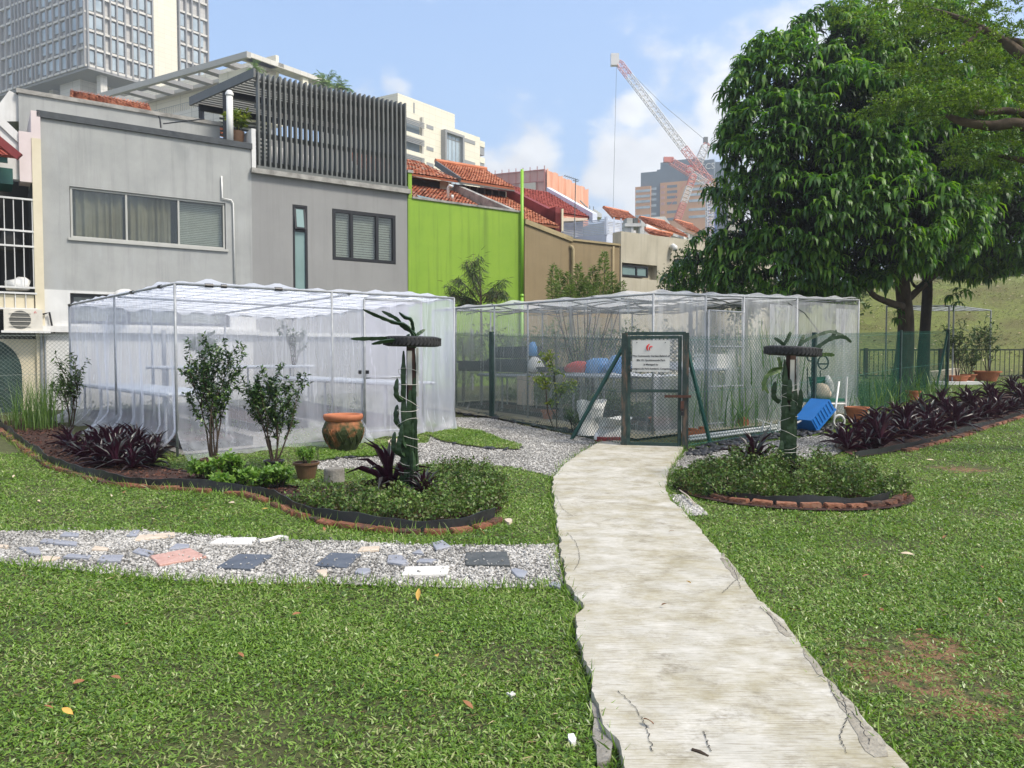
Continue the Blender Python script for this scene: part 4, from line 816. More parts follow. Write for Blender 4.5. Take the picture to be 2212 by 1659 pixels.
# bag on the balcony sill
def lump(name,c,sx_,sy_,sz2,mat,label,cat,seed=0,amp=.18,group=None,parent=None,rz=0):
    v=ICO_V.copy(); r=np.random.default_rng(seed+5); ph=r.uniform(0,6,(6,)); d=1+amp*(np.sin(v[:,0]*3+ph[0])*np.sin(v[:,1]*3.5+ph[1])+.7*np.sin(v[:,2]*5+ph[2]+v[:,0]*4)); v=v*d[:,None]; v[:,2]=np.maximum(v[:,2],-.55)+.55
    m=M(); cr,sr=math.cos(rz),math.sin(rz); m.add([(c[0]+(a*sx_*cr-b*sy_*sr),c[1]+(a*sx_*sr+b*sy_*cr),c[2]+q*sz2) for a,b,q in v],[tuple(f) for f in ICO_F])
    o=m.build(name,mat,parent,smooth=True)
    if label: tag(o,label,cat,group)
    return o
lump('plastic_bag',FW(sz(40,600)[0],zg0-.05,.25),.28,.2,.2,MT['whitebag'],'white plastic bag lying inside the balcony bars','bag',3)
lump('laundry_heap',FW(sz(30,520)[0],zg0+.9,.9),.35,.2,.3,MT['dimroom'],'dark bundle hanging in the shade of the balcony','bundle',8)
# air conditioner
z0,z1=sz(50,715)[1],sz(50,669)[1]; s0,s1=sz(8,690,-.35)[0],sz(92,690,-.35)[0]
ac=thing('air_conditioner','beige air conditioner outdoor unit on a bracket under the balcony bars','air conditioner',FW((s0+s1)/2,z0,-.2))
m=M(); m.fbox(s0,s1,z0,z1,-.35,-.05); m.build('casing',MT['acwhite'],ac)
cc=FW(s0+(s1-s0)*.42,(z0+z1)/2,-.36); rr=(z1-z0)*.42
m=M(); vs=[cc+FD*rr*math.cos(a)+V((0,0,rr*math.sin(a))) for a in np.linspace(0,2*math.pi,28)[:-1]]; m.prism(vs,FN*.02); m.build('fan_grille',MT['acgrille'],ac)
m=M()
for k in range(4): z=z0+(z1-z0)*(.2+.2*k); m.fbox(s0+(s1-s0)*.14,s0+(s1-s0)*.70,z,z+.012,-.375,-.365)
m.build('guard_bar',MT['acwhite'],ac)
m=M(); m.fbox(s0-.05,s1+.15,z0-.05,z0,-.4,0); m.build('bracket',MT['white'],ac)
m=M(); e=FW(s0+(s1-s0)*.81,z1-.07,-.353); u=.016
for dx,dz in ((0,u*1.1),(-u,-u*.5),(u,-u*.5)): m.prism([e+FD*(dx)+V((0,0,dz+u)),e+FD*(dx+u*.6)+V((0,0,dz)),e+FD*dx+V((0,0,dz-u)),e+FD*(dx-u*.6)+V((0,0,dz))],-FN*.004)
m.build('emblem',MT['red'],ac)
m=M(); m.tube([FW(s1+.02,z1-.1,-.15),FW(s1+.15,z1-.05,-.1),FW(s1+.2,z0+.1,-.1),FW(s1+.25,z0-.05,-.1)],.022,8); m.build('hose',MT['black'],ac,smooth=True)
m=M(); m.tube([FW(s1-.02,z0-.05,-.1),FW(s1-.02,.3,-.1)],.03,8); m.tube([FW(s1+.05,z0-.05,-.1),FW(s1+.05,.3,-.1)],.02,8); tag(m.build('drain_pipe',MT['galv']),'thin grey drain pipes running down below the air conditioner','pipe')
# --- green, brown, cream walls and the tile roofs behind them
h=house('green_house','lime green rear wall with terracotta roofs stepping up behind it','house',11.4)
ZG=6.27
m=M(); m.fbox(S3+.01,S4,0,ZG,-.02,.35); m.fbox(S3+.02,S3+.14,ZG,7.02,-.03,.3); m.build('wall',MT['green'],h)
m=M(); m.fbox(S3+.15,S4,ZG,ZG+.06,-.06,.4); m.fbox(S3+.0,S3+.18,7.02,7.1,-.06,.35); m.build('coping',MT['concrete'],h)
def roofq(h,cols,rows,e0,e1,r1,r0,mat,name='roof'):
    m=M(); tile_roof(m,e0,e1,r1,r0,cols,rows); return m.build(name,mat,h)
# lower slope, clerestory, upper slope
roofq(h,19,12,FW(9.5,6.2,1.0),FW(13.5,6.2,1.0),FW(13.5,7.72,4.3),FW(9.5,7.72,4.3),MT['tileold'])
m=M(); m.fbox(9.5,13.4,7.0,8.05,4.3,6.5); m.build('clerestory_wall',MT['ccream'],h)
m=M(); m.fbox(11.5,12.9,7.62,8.0,4.28,4.3); m.build('clerestory_opening',MT['void'],h)
roofq(h,18,7,FW(9.6,8.03,3.85),FW(13.45,8.03,3.85),FW(12.75,9.0,5.7),FW(9.6,9.0,5.7),MT['tileold'],'upper_roof')
m=M(); m.prism([FW(13.5,6.15,.6),FW(13.5,6.5,.6),FW(13.5,8.0,4.3),FW(13.5,7.6,4.3)],FD*.22); m.build('party_wall',MT['concrete'],h)
m=M(); p0=fq(928,430,1.5); tile=None
m.hexa([fq(905,430,.9),fq(1010,450,.9),fq(965,438,1.6),fq(900,424,1.6),fq(905,427,.9),fq(1010,447,.9),fq(965,435,1.6),fq(900,421,1.6)]); m.build('skylight',MT['frost'],h)
m=M(); p=fq(968,428,2.2); m.tube([p,p+V((0,0,.36)),p+V((.06,-.03,.42)),p+V((.14,-.06,.38))],.05,8); p=fq(977,430,2.2); m.tube([p,p+V((0,0,.14))],.05,8); m.build('roof_vent',MT['pvc'],h,smooth=True)
# green pipe
m=M(); sp,_=sz(1128,500,-.1); m.tube([FW(sp,.3,-.1),FW(sp,3.6,-.1)],.055,10); m.tube([FW(sp,3.6,-.1),FW(sp,7.62,-.1)],.055,10); m.lathe(FW(sp,7.62,-.1),[(.055,0),(.04,.05),(0,.06)],10); m.tube([FW(sp,3.5,-.1),FW(sp,3.58,-.1)],.065,10)
tag(m.build('rain_pipe',MT['greenpipe'],smooth=True),'tall lime green pipe rising past the edge of the green wall','pipe')
# house B with clerestory windows
h=house('red_roof_house','house with an orange tiled jack roof and a row of clerestory panes','house',14.8)
roofq(h,12,13,FW(13.72,6.2,1.0),FW(15.95,6.2,1.0),FW(15.95,7.75,4.3),FW(13.72,7.75,4.3),MT['tile'])
m=M(); m.fbox(13.75,15.9,7.2,8.0,4.3,6.6); m.build('clerestory_wall',MT['ccream'],h)
for k in range(6):
    s=13.86+k*.335; m=M(); frame(m,s,s+.31,7.66,8.0,4.24,4.3,.025); wf=m.build('window',MT['slat'],h); m=M(); m.fbox(s+.025,s+.285,7.68,7.98,4.26,4.28); m.build('pane',MT['void'],wf)
roofq(h,13,8,FW(13.5,8.05,3.76),FW(15.95,8.05,3.76),FW(15.75,9.05,5.55),FW(13.5,9.05,5.55),MT['tile'],'upper_roof')
m=M(); m.bar(FW(13.46,8.03,3.76),FW(13.46,9.02,5.6),.07,.2); m.fbox(13.5,15.95,7.93,8.0,3.8,3.85); m.build('bargeboard',MT['slat'],h)
m=M(); m.tube([FW(13.45,9.12,5.6),FW(15.8,9.12,5.6)],.09,8); m.build('ridge',MT['tile'],h)
m=M(); m.prism([FW(16,6.0,1.3),FW(16,6.75,1.3),FW(16,8.4,4.9),FW(16,6.5,4.9)],FD*.25); m.fbox(16,16.25,6.0,6.95,1.3,2.2); m.build('party_wall',MT['maroon'],h)
m=M(); m.fbox(16.25,16.33,6.1,6.9,1.25,1.32); m.build('pale_pier',MT['cream'],h)
# house C
h=house('dull_red_house','house with a dull red tiled roof and a pale timber awning under its eave','house',18)
roofq(h,13,10,FW(16.9,7.25,3.5),FW(19.5,7.25,3.5),FW(19.5,8.75,6.3),FW(16.5,8.75,6.3),MT['tilered'])
m=M(); m.prism([FW(19.5,7.0,3.3),FW(19.5,7.4,3.3),FW(19.5,9.0,6.4),FW(19.5,8.6,6.4)],FD*.25); m.build('party_wall',MT['lavender'],h)
m=M(); m.prism([fq(1207,470,3.2),fq(1270,471,3.2),fq(1268,476,3.2),fq(1212,478,3.2)],FN*.3); m.k=1; m.fbox(16.4,19.5,5.5,7.15,3.9,4.2); m.build('awning',[MT['beigeslab'],MT['white']],h)
# brown walls
h=house('brown_house','tan brown rear wall with a sloping top next to the green pipe','house',15.8)
sm,_=sz(1235,525)
m=M(); m.prism([FW(S4+.06,0,0),FW(sm,0,0),FW(sm,5.5,0),FW(S4+.06,5.93,0)],FN*.4); m.fbox(sm+.004,17.96,0,5.55,.02,.4); m.build('wall',MT['brown'],h)
m=M(); m.prism([FW(S4+.06,5.93,-.05),FW(sm+.02,5.5,-.05),FW(sm+.02,5.66,-.05),FW(S4+.06,6.09,-.05)],FN*.5); m.fbox(sm+.03,17.96,5.55,5.62,-.03,.45); m.build('coping',MT['tan'],h)
m=M(); sp,_=sz(1238,540,-.08); m.tube([FW(sp,.3,-.08),FW(sp,5.25,-.08),FW(sp-.03,5.32,-.06),FW(sp-.08,5.34,0)],.06,9); m.tube([FW(17.6,.3,-.05),FW(17.6,5.5,-.05)],.025,6); m.build('downpipe',MT['tan'],h,smooth=True)
m=M(); sa,_=sz(1240,500,.15); b_=FW(sa,5.3,.15); tp=FW(sz(1244,388,.15)[0],sz(1244,388,.15)[1],.15); m.tube([b_,tp],.016,6); 
d_=FD*.9-FN*.4; d_.normalize()
m.tube([tp-d_*.42+V((0,0,.12)),tp+d_*.12+V((0,0,-.02))],.012,5)
for k in range(7): c_=tp-d_*(.40-.07*k)+V((0,0,.115-.02*k)); e_=V((-d_.y,d_.x,0)); m.tube([c_-e_*.16,c_+e_*.16],.006,4)
m.tube([tp+V((0,0,-.05))-FD*.12,tp+V((0,0,-.05))+FD*.12],.012,4)
tag(m.build('roof_aerial',MT['slat']),'thin roof aerial on a tall mast above the brown wall','aerial')
# white louvre terrace fence
fe=thing('louvre_fence','pale blue white louvre fence on a terrace wall behind the brown house','fence',FW(17.9,5,2))
A=FW(17.25,0,3.6);B=FW(18.2,0,1.0);C=FW(18.95,0,1.0)
for a,b in ((A,B),(B,C)):
    d=(b-a); m=M(); 
    for k in range(9): z=6.18+k*.062; m.bar(a+V((0,0,z)),b+V((0,0,z)),.02,.036)
    m.build('louvres',MT['lavender'],fe); 
    for f in (0.02,.5,.98): m=M(); m.bar(a+d*f+V((0,0,6.1)),a+d*f+V((0,0,6.78)),.06); m.build('post',MT['lavender'],fe)
    m=M(); n_=V((-d.y,d.x,0)).normalized()*.12; m.prism([a+V((0,0,4.5)),b+V((0,0,4.5)),b+V((0,0,6.14)),a+V((0,0,6.14))],n_); m.build('terrace_wall',MT['lavender'],fe)
# cream house
h=house('cream_house','weathered cream rear wall with two small black framed windows','house',21)
s0c=17.99; zc1=6.08
w1=[sz(1343,580)[0],sz(1402,585)[0],sz(1343,595)[1]-.02,sz(1343,570)[1]]; w2=[sz(1455,560)[0],sz(1500,565)[0],sz(1455,585)[1],sz(1455,559)[1]]
nich=(w1[0],w1[1]+.42,w1[2]-.05,w1[3]+.05)
m=M(); wallholes(m,s0c,27,0,zc1,[nich,tuple(w2)],q0=-.02,th=.28,body=.45); m.build('wall',MT['ccream'],h)
m=M(); m.poly([FW(nich[0],nich[2],.25),FW(nich[1],nich[2],.25),FW(nich[1],nich[3],.25),FW(nich[0],nich[3],.25)]); m.build('niche_back',MT['ccream'],h)
for w_ in (w1,w2):
    m=M(); frame(m,w_[0]+.01,w_[1]-.01,w_[2]+.01,w_[3]-.01,.03,.1,.06,[(w_[0]+w_[1])/2+.1]); wf=m.build('window',MT['black'],h); pane(wf,w_[0]+.06,w_[1]-.06,w_[2]+.06,w_[3]-.06,.07,MT['frost'])
m=M(); p=fq(1523,620,-.05); p=fq(1520,612,-.02); p=fq(1521,617,-.02); 
p=FW(*sz(1521.5,615,-.03),-.03); p=FW(sz(1522,470,0)[0]-.0,5.3,0); 
p=fq(1253.4+.1667*1175,294.9+.1667*1440,-.02); m.tube([p,p-FN*.12+V((0,0,.05)),p-FN*.2+V((0,0,.0)),p-FN*.22+V((0,0,-.14))],.10,10); m.build('vent_elbow',MT['pvc'],h,smooth=True)
# --- roofs further along the row
def farroof(label,pts,cols,rows,mat,Ys,wall=None,group=None):
    h=thing('tiled_house',label,'house',at(pts[0][0],pts[0][1],Ys[0])-V((0,0,4)),group)
    P=[at(p[0],p[1],y) for p,y in zip(pts,Ys)]; m=M(); tile_roof(m,*P,cols,rows); m.build('roof',mat,h)
    a,b=P[0],P[1]; n=V((-.572,.82,0)); m=M(); m.prism([a+n*.3+V((0,0,-5)),b+n*.3+V((0,0,-5)),b+n*.3+V((0,0,-.12)),a+n*.3+V((0,0,-.12))],n*3); m.build('wall',MT['white'],h)
    c,d=P[2],P[3]; m=M(); m.tube([d,c],.09,8); m.build('ridge',mat,h); return h
def zc(x,y): return (1253.4+.1667*x,294.9+.1667*y)
farroof('tall orange tiled roof with a dark gable behind the white louvre fence',[zc(430,1050),zc(775,1100),zc(615,985),zc(305,918)],14,7,MT['tile'],(38,40,43,41))
farroof('long orange tiled roof sloping down beside the mango tree',[zc(860,1120),zc(1400,1295),zc(1085,1100),zc(775,1045)],18,9,MT['tile'],(40,43,47,44))
farroof('low orange tiled lean-to roof with a white band above it',[zc(900,1245),zc(1160,1310),zc(1190,1265),zc(840,1195)],12,3,MT['tile'],(38,39.4,40.5,39))
farroof('orange tiled roof with a white gable half hidden by the mango tree',[zc(1390,1195),zc(1640,1290),zc(1450,1140),zc(1220,1080)],14,8,MT['tile'],(47,49,53,51))
m=M(); m.prism([at(*zc(1150,1145),47.5),at(*zc(1420,1260),47.5),at(*zc(1420,1310),47.5),at(*zc(1150,1310),47.5),at(*zc(1050,1200),47.5)],V((0,1.2,0))); tag(m.build('gable_wall',MT['white']),'white gable wall between the long orange roofs','wall')
m=M(); m.prism([at(*zc(860,1130),39.6),at(*zc(1170,1270),40.6),at(*zc(1160,1290),40.5),at(*zc(850,1190),39.5)],V((0,.3,0))); tag(m.build('roof_skylight',MT['white']),'white skylight strip on the roof above the cream wall','skylight')
m=M(); m.prism([at(*zc(790,1050),60),at(*zc(1100,1035),60),at(*zc(1165,1130),60),at(*zc(1165,1160),60),at(*zc(790,1160),60)],V((0,4,0))); tag(m.build('white_block',MT['white']),'plain white building showing above the long orange roof','building')
b=thing('rooftop_tank_stand','white concrete roof frame carrying two grey condenser units','roof structure',at(*zc(690,1250),37)-V((0,0,.6)))
m=M(); 
def rbox(m,x0,y0,x1,y1,Y,d): m.prism([at(*zc(x0,y1),Y),at(*zc(x1,y1),Y),at(*zc(x1,y0),Y),at(*zc(x0,y0),Y)],V((-.1,d,0)))
rbox(m,580,1125,800,1165,37,1.2); rbox(m,660,1165,690,1265,37.05,.2); rbox(m,775,1165,800,1265,37.05,.2); rbox(m,580,1165,660,1265,37.1,1.2); rbox(m,800,1130,830,1265,37.1,1.2); m.build('frame',MT['white'],b)
for x in (605,690): 
    m=M(); rbox(m,x,1055,x+(75 if x<650 else 58),1124,37.2,.6); m.build('condenser',MT['alu'] if x<650 else MT['slat'],b)
# ---------------------------------------------------------------- tall buildings behind the houses
MT['stone']=tilemat('pale_stone_cladding',(.58,.555,.50),(.64,.61,.55),(.42,.40,.36),1.6,.8)
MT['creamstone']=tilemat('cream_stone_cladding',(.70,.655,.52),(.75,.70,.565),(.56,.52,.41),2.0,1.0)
MT['spandrel']=tilemat('tower_spandrel',(.46,.45,.43),(.54,.53,.50),(.33,.33,.32),1.2,.85)
MT['soffit']=emitless('pale_soffit',(.50,.47,.41),.8)
MT['softgrey']=emitless('grey_soffit',(.28,.28,.275),.8)
MT['bluepane']=pm('sky_painted_glass',(.26,.33,.38),(.46,.54,.58),scale=.25,rough=.12,spec=1.0)  # pale blue patches paint the reflected sky into the base colour
MT['fin']=emitless('grey_fin',(.27,.27,.265),.5)
MT['orangeclad']=pm('orange_cladding',(.56,.30,.16),(.62,.35,.19),scale=.2,rough=.8)
MT['slateclad']=pm('slate_blue_cladding',(.14,.18,.215),(.17,.21,.245),scale=.2,rough=.7)
MT['netred']=pm('red_scaffold_net',(.46,.23,.21),(.60,.38,.35),scale=.5,rough=.9,stretch=(1,1,.35),third=(.55,.42,.38),t_scale=.35,t_lo=.55,t_hi=.7)
MT['netorange']=pm('orange_scaffold_net',(.66,.27,.15),(.78,.46,.32),scale=.55,rough=.9,stretch=(1.6,1.6,.10))
MT['cranered']=emitless('hazy_crane_red',(.58,.20,.16),.5); MT['cranewhite']=emitless('crane_white',(.62,.60,.58),.5); MT['blueclad']=emitless('crane_blue',(.08,.16,.40),.5)  # crane red paled so its colour carries some of the distance haze
DR=V((.609,.793,0)); DL=V((-.868,.497,0)); UP=V((0,0,1))
class Fr:
    """a facade frame: corner, direction along the wall, direction into the building"""
    def __init__(s,o,d,n): s.o=V(o); s.d=V(d); s.n=V(n)
    def __call__(s,a,z,q=0): return V((s.o.x,s.o.y,0))+s.d*a+s.n*q+UP*z
    def box(s,m,a,b,c,d,q0,q1): m.obox(s(a,c,q0),s.d*(b-a),s.n*(q1-q0),UP*(d-c))
def tower():
    Y=150; c=at(188,143,Y); zb=c.z; zt=zb+26; t=thing('office_tower','tall pale stone office tower with a grid of tall windows','tower',(c.x,c.y,0))
    rf=Fr(c,DR,DL); lf=Fr(c,DL,DR); FH=3.42
    m=M(); m.hexa([rf(.3,zb,.3),rf(25.4,zb,.3),rf(25.4,zb,44),rf(.3,zb,44),rf(.3,zt,.3),rf(25.4,zt,.3),rf(25.4,zt,44),rf(.3,zt,44)]); m.build('body',MT['spandrel'],t)
    m=M(); rf.box(m,13.2,18.4,zb-4,zt,-.12,.3); m.build('stone_panel',MT['creamstone'],t)
    # floor bands
    for fr,L in ((rf,25.4),(lf,44)):
        for k in range(8):
            z=zb+k*FH
            if fr is rf:
                m=M(); fr.box(m,0,13.2,z,z+.42,-.28,.3); fr.box(m,18.7,L,z,z+.42,-.28,.3)
            else: m=M(); fr.box(m,0,L,z,z+.42,-.28,.3)
            m.build('floor_band',MT['stone'],t)
    fins=[0,1.35,3.05,4.3,5.6,7.2,8.6,9.9,11.6,12.9,18.7,20.2,21.6,23.3,25.3]
    m=M()
    for a in fins: rf.box(m,a,a+.28,zb-.1,zt,-.42,.3)
    m.build('fin',MT['fin'],t)
    m=M(); a=2.4
    lfin=[0.1]
    while a<44: lfin.append(a); a+=random.choice((1.35,1.9,2.3))
    for a in lfin: lf.box(m,a,a+.28,zb-.1,zt,-.42,.3)
    m.build('fin',MT['fin'],t)
    wl=[(.35,1.3),(1.75,2.95),(4.7,5.5),(5.95,7.1),(9.0,9.85),(10.3,11.5),(12.0,12.8),(19.1,20.1),(21.95,23.2),(23.7,24.5)]
    for k in range(5):
        z=zb+k*FH+.42
        for a,b in wl:
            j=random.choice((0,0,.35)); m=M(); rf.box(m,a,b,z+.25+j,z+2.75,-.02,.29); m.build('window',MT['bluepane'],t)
        for a,b in zip(lfin[:-1],lfin[1:]):
            if a>26: break
            if random.random()<.82:
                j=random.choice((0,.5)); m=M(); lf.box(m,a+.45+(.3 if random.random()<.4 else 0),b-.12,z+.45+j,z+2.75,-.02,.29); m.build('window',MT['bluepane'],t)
    # underside, core and columns
    m=M(); rf.box(m,.0,25.4,zb-.5,zb-.02,-.3,44); m.build('soffit',MT['softgrey'],t)
    m=M(); rf.box(m,2.5,22,zb-30,zb-.5,7,14); m.build('core',MT['stone'],t)
    for a,q in ((3.2,1.2),(3.2,12.5),(3.2,18),(3.2,25),(14,1.2),(22,1.2)):
        m=M(); rf.box(m,a,a+1.3,zb-30,zb-.5,q,q+1.3); m.build('column',MT['stone'],t)
    m=M(); rf.box(m,1,24,zb-34,zb-9,9,40); m.build('podium',MT['softgrey'],t)
tower()
MT['beamgrey']=emitless('canopy_beam',(.42,.41,.38),.8)
def canopyblock():
    Y=95; c=at(533,110,Y); z=c.z; t=thing('canopy_building','pale stone building under a long flat canopy with eight framed openings','building',(c.x,c.y,0))
    lf=Fr(c,DL,DR); L=37; Wd=12.2
    # canopy: edge beam, cross beams
    m=M(); lf.box(m,0,L,z-.75,z,0,.55); m.build('edge_beam',MT['beamgrey'],t)
    m=M(); lf.box(m,0,L,z-.5,z-.02,4.6,5.4); m.build('inner_beam',MT['soffit'],t)
    for k in range(9):
        a=.2+k*4.1; m=M(); lf.box(m,a,a+1.15,z-.6,z-.03,.56,4.6); m.build('cross_beam',MT['softgrey'],t)
    rf=Fr(c,DR,DL)
    m=M(); rf.box(m,.56,Wd,z-.6,z-.01,.0,1.9); m.build('end_beam',MT['stone'],t)
    # top storey wall behind the openings, its pale cream standing in for sunlight
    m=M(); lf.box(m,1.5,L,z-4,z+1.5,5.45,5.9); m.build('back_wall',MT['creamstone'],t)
    # end block, parapet and floors below
    m=M(); rf.box(m,1.4,6.4,z-7.5,z-1.2,1.5,7); m.k=1; rf.box(m,2.2,4.6,z-2.8,z-1.55,1.42,1.5); m.build('end_block',[MT['creamstone'],MT['fin']],t)
    m=M(); rf.box(m,8.6,9.5,z-6,z-.6,.3,1.0); rf.box(m,11.2,12.2,z-6,z-.6,.2,1.4); m.build('end_column',MT['creamstone'],t)
    m=M(); lf.box(m,4,46,z-6.6,z-4.1,2.6,3.2); m.build('parapet',MT['stone'],t)
    m=M(); lf.box(m,19.5,46,z-16,z-6.6,2.9,3.4); m.build('wall',MT['stone'],t)
    m=M(); lf.box(m,2,19.5,z-8.0,z-6.6,3.6,3.7)
    for k in range(6): lf.box(m,2,19.4,z-6.75-k*.22,z-6.63-k*.22,3.1,3.5)
    m.build('louvre_band',MT['fin'],t)
    m=M(); lf.box(m,2,19.5,z-12,z-8,5,5.4); m.build('recess',MT['softgrey'],t)
    for k in range(4):
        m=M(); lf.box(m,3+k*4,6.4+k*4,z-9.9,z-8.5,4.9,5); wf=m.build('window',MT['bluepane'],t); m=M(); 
        for j in range(5): lf.box(m,3+k*4+j*.85-.05,3+k*4+j*.85+.05,z-9.9,z-8.5,4.84,4.9)
        m.build('mullion',MT['fin'],wf)
    m=M(); lf.box(m,2,20,z-11.2,z-10.2,2.4,5); m.build('balcony',MT['stone'],t)
    m=M(); 
    for k in range(5): lf.box(m,2,19.5,z-12.6-k*.25,z-12.48-k*.25,2.6,3)
    m.build('louvre_band',MT['fin'],t)
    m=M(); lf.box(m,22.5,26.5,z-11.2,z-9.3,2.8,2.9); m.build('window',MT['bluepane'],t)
    m=M(); lf.box(m,-.0,48,z-42,z-14,5.5,14); m.build('lower_body',MT['softgrey'],t)
    m=M()
    for k in range(90): a=4+k*.38; m.bar(lf(a,z-4.1,2.7),lf(a,z-3.1,2.7),.04)
    m.bar(lf(4,z-3.1,2.7),lf(38,z-3.1,2.7),.06); m.build('roof_railing',MT['fin'],t)
canopyblock()
def creamblock():
    Y=120; c=at(859,200.7,Y); z=c.z; t=thing('cream_building','sunlit cream stone building with a tall framed bay window','building',(c.x,c.y,0))
    rf=Fr(c,DR,DL)
    m=M(); rf.box(m,0,13.3,0,z,0,16); m.build('wall',MT['creamstone'],t)
    m=M(); rf.box(m,13.3,20.0,0,z-2.4,0.02,16); m.build('wing',MT['creamstone'],t)
    zz=lambda x,y: at(x,y,Y*1.05).z
    m=M(); rf.box(m,9.85,10.25,z-36,z-3.4,-.9,0); rf.box(m,14.3,14.7,z-36,z-3.4,-.9,.02); rf.box(m,10.25,14.3,z-3.8,z-3.4,-.9,0); m.build('bay_frame',MT['fin'],t)
    m=M(); rf.box(m,10.25,14.3,z-36,z-3.8,-.3,-.05); m.k=1
    for k in range(5): rf.box(m,10.25+k*.95,10.33+k*.95,z-36,z-3.8,-.36,-.3)
    for q in (z-4.6,z-8.2,z-9.2,z-12): rf.box(m,10.25,14.3,q,q+.12,-.37,-.3)
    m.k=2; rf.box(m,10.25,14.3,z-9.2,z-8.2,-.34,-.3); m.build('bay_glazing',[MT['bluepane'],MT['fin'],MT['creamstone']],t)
    for a,b,q in ((6.4,8.0,-3.9),(6.4,8.0,-7.4),(6.4,8.0,-10),(15.2,18.6,-4.0),(15.2,18.6,-7.7),(3.4,3.7,-2.2)):
        m=M(); rf.box(m,a,b,z+q,z+q+(.6 if b-a>1 else 1.6),-.05,.03); m.build('slot_window',MT['fin'],t)
    m=M(); rf.box(m,4.85,5.2,z-22,z-2.6,-.5,0); m.build('pilaster',MT['soffit'],t)
    for k in range(4):
        q=z-3.7-k*2.83; m=M(); rf.box(m,-.2,4.8,q-2.75,q-2.1,-1.0,0); m.build('balcony',MT['creamstone'],t)
        m=M()
        for j in range(4): rf.box(m,-.2,4.8,q-.1-j*.24,q+.04-j*.24,-1.0,-.85)
        m.build('louvre',MT['fin'],t)
        m=M(); rf.box(m,-.1,4.7,q-2.1,q+.1,-.08,.0); m.build('window',MT['slateclad'],t)
        m=M(); rf.box(m,20.0,21.3,q-1.6,q-.2,.1,2.0); m.k=1; rf.box(m,20.0,21.32,q-.2,q+.8,0,2); m.build('end_balcony',[MT['fin'],MT['creamstone']],t)
creamblock()
def redblock():
    Y=150; c=at(1177,365,Y); z=c.z; dr=V((.47,.883,0)); dl=V((-.926,.377,0)); t=thing('wrapped_building','building under construction wrapped in red and orange scaffold netting','building',(c.x,c.y,0))
    rf=Fr(c,dr,dl)
    m=M(); m.hexa([rf(0,0,0),rf(22,0,0),rf(22,0,24),rf(0,0,24),rf(0,z,0),rf(22,z,0),rf(22,z,24),rf(0,z,24)]); m.build('body',MT['netred'],t)
    m=M(); m.grid(lambda u,v: rf(22*u,z*v+.2*math.sin(u*40)*(v>.98),-.25-.22*math.sin(u*60+2*math.sin(v*9))-.1*math.sin(u*140)),120,10); m.build('orange_netting',MT['netorange'],t,smooth=True)
    m=M()
    for k in range(16): m.bar(Fr(c,dl,dr)(k*1.5,20,-.2),Fr(c,dl,dr)(k*1.5,z+.6,-.2),.14)
    for k in range(5): m.bar(Fr(c,dl,dr)(0,z-.2-k*2.2,-.25),Fr(c,dl,dr)(24,z-.2-k*2.2,-.25),.16)
    m.build('scaffold',MT['netred2'],t)
    lf=Fr(c,dl,dr); m=M(); lf.box(m,1.8,5.2,z-4.4,z-2.4,-.32,-.2); m.build('open_bay',MT['soffit'],t)
MT['netred2']=emitless('scaffold_red',(.36,.12,.10),.8); redblock()
def textmesh(txt,size,mat,name,parent,origin,U,W,align='CENTER',ext=.01,bold=0):
    cu=bpy.data.curves.new(name,'FONT'); cu.body=txt; cu.size=size; cu.align_x=align; cu.align_y='CENTER'; cu.extrude=ext; cu.resolution_u=2; cu.offset=bold
    o=bpy.data.objects.new('tmp',cu); sc.collection.objects.link(o); bpy.context.view_layer.update()
    me=bpy.data.meshes.new_from_object(o.evaluated_get(bpy.context.evaluated_depsgraph_get())); bpy.data.objects.remove(o)
    U=V(U).normalized(); W=V(W).normalized(); Nn=U.cross(W); off=OFF[parent]
    for v in me.vertices: p=V(origin)+U*v.co.x+W*v.co.y+Nn*v.co.z; v.co=p-off
    me.materials.clear(); me.materials.append(mat); r=bpy.data.objects.new(name,me); link(r,parent); OFF[r]=off; return r
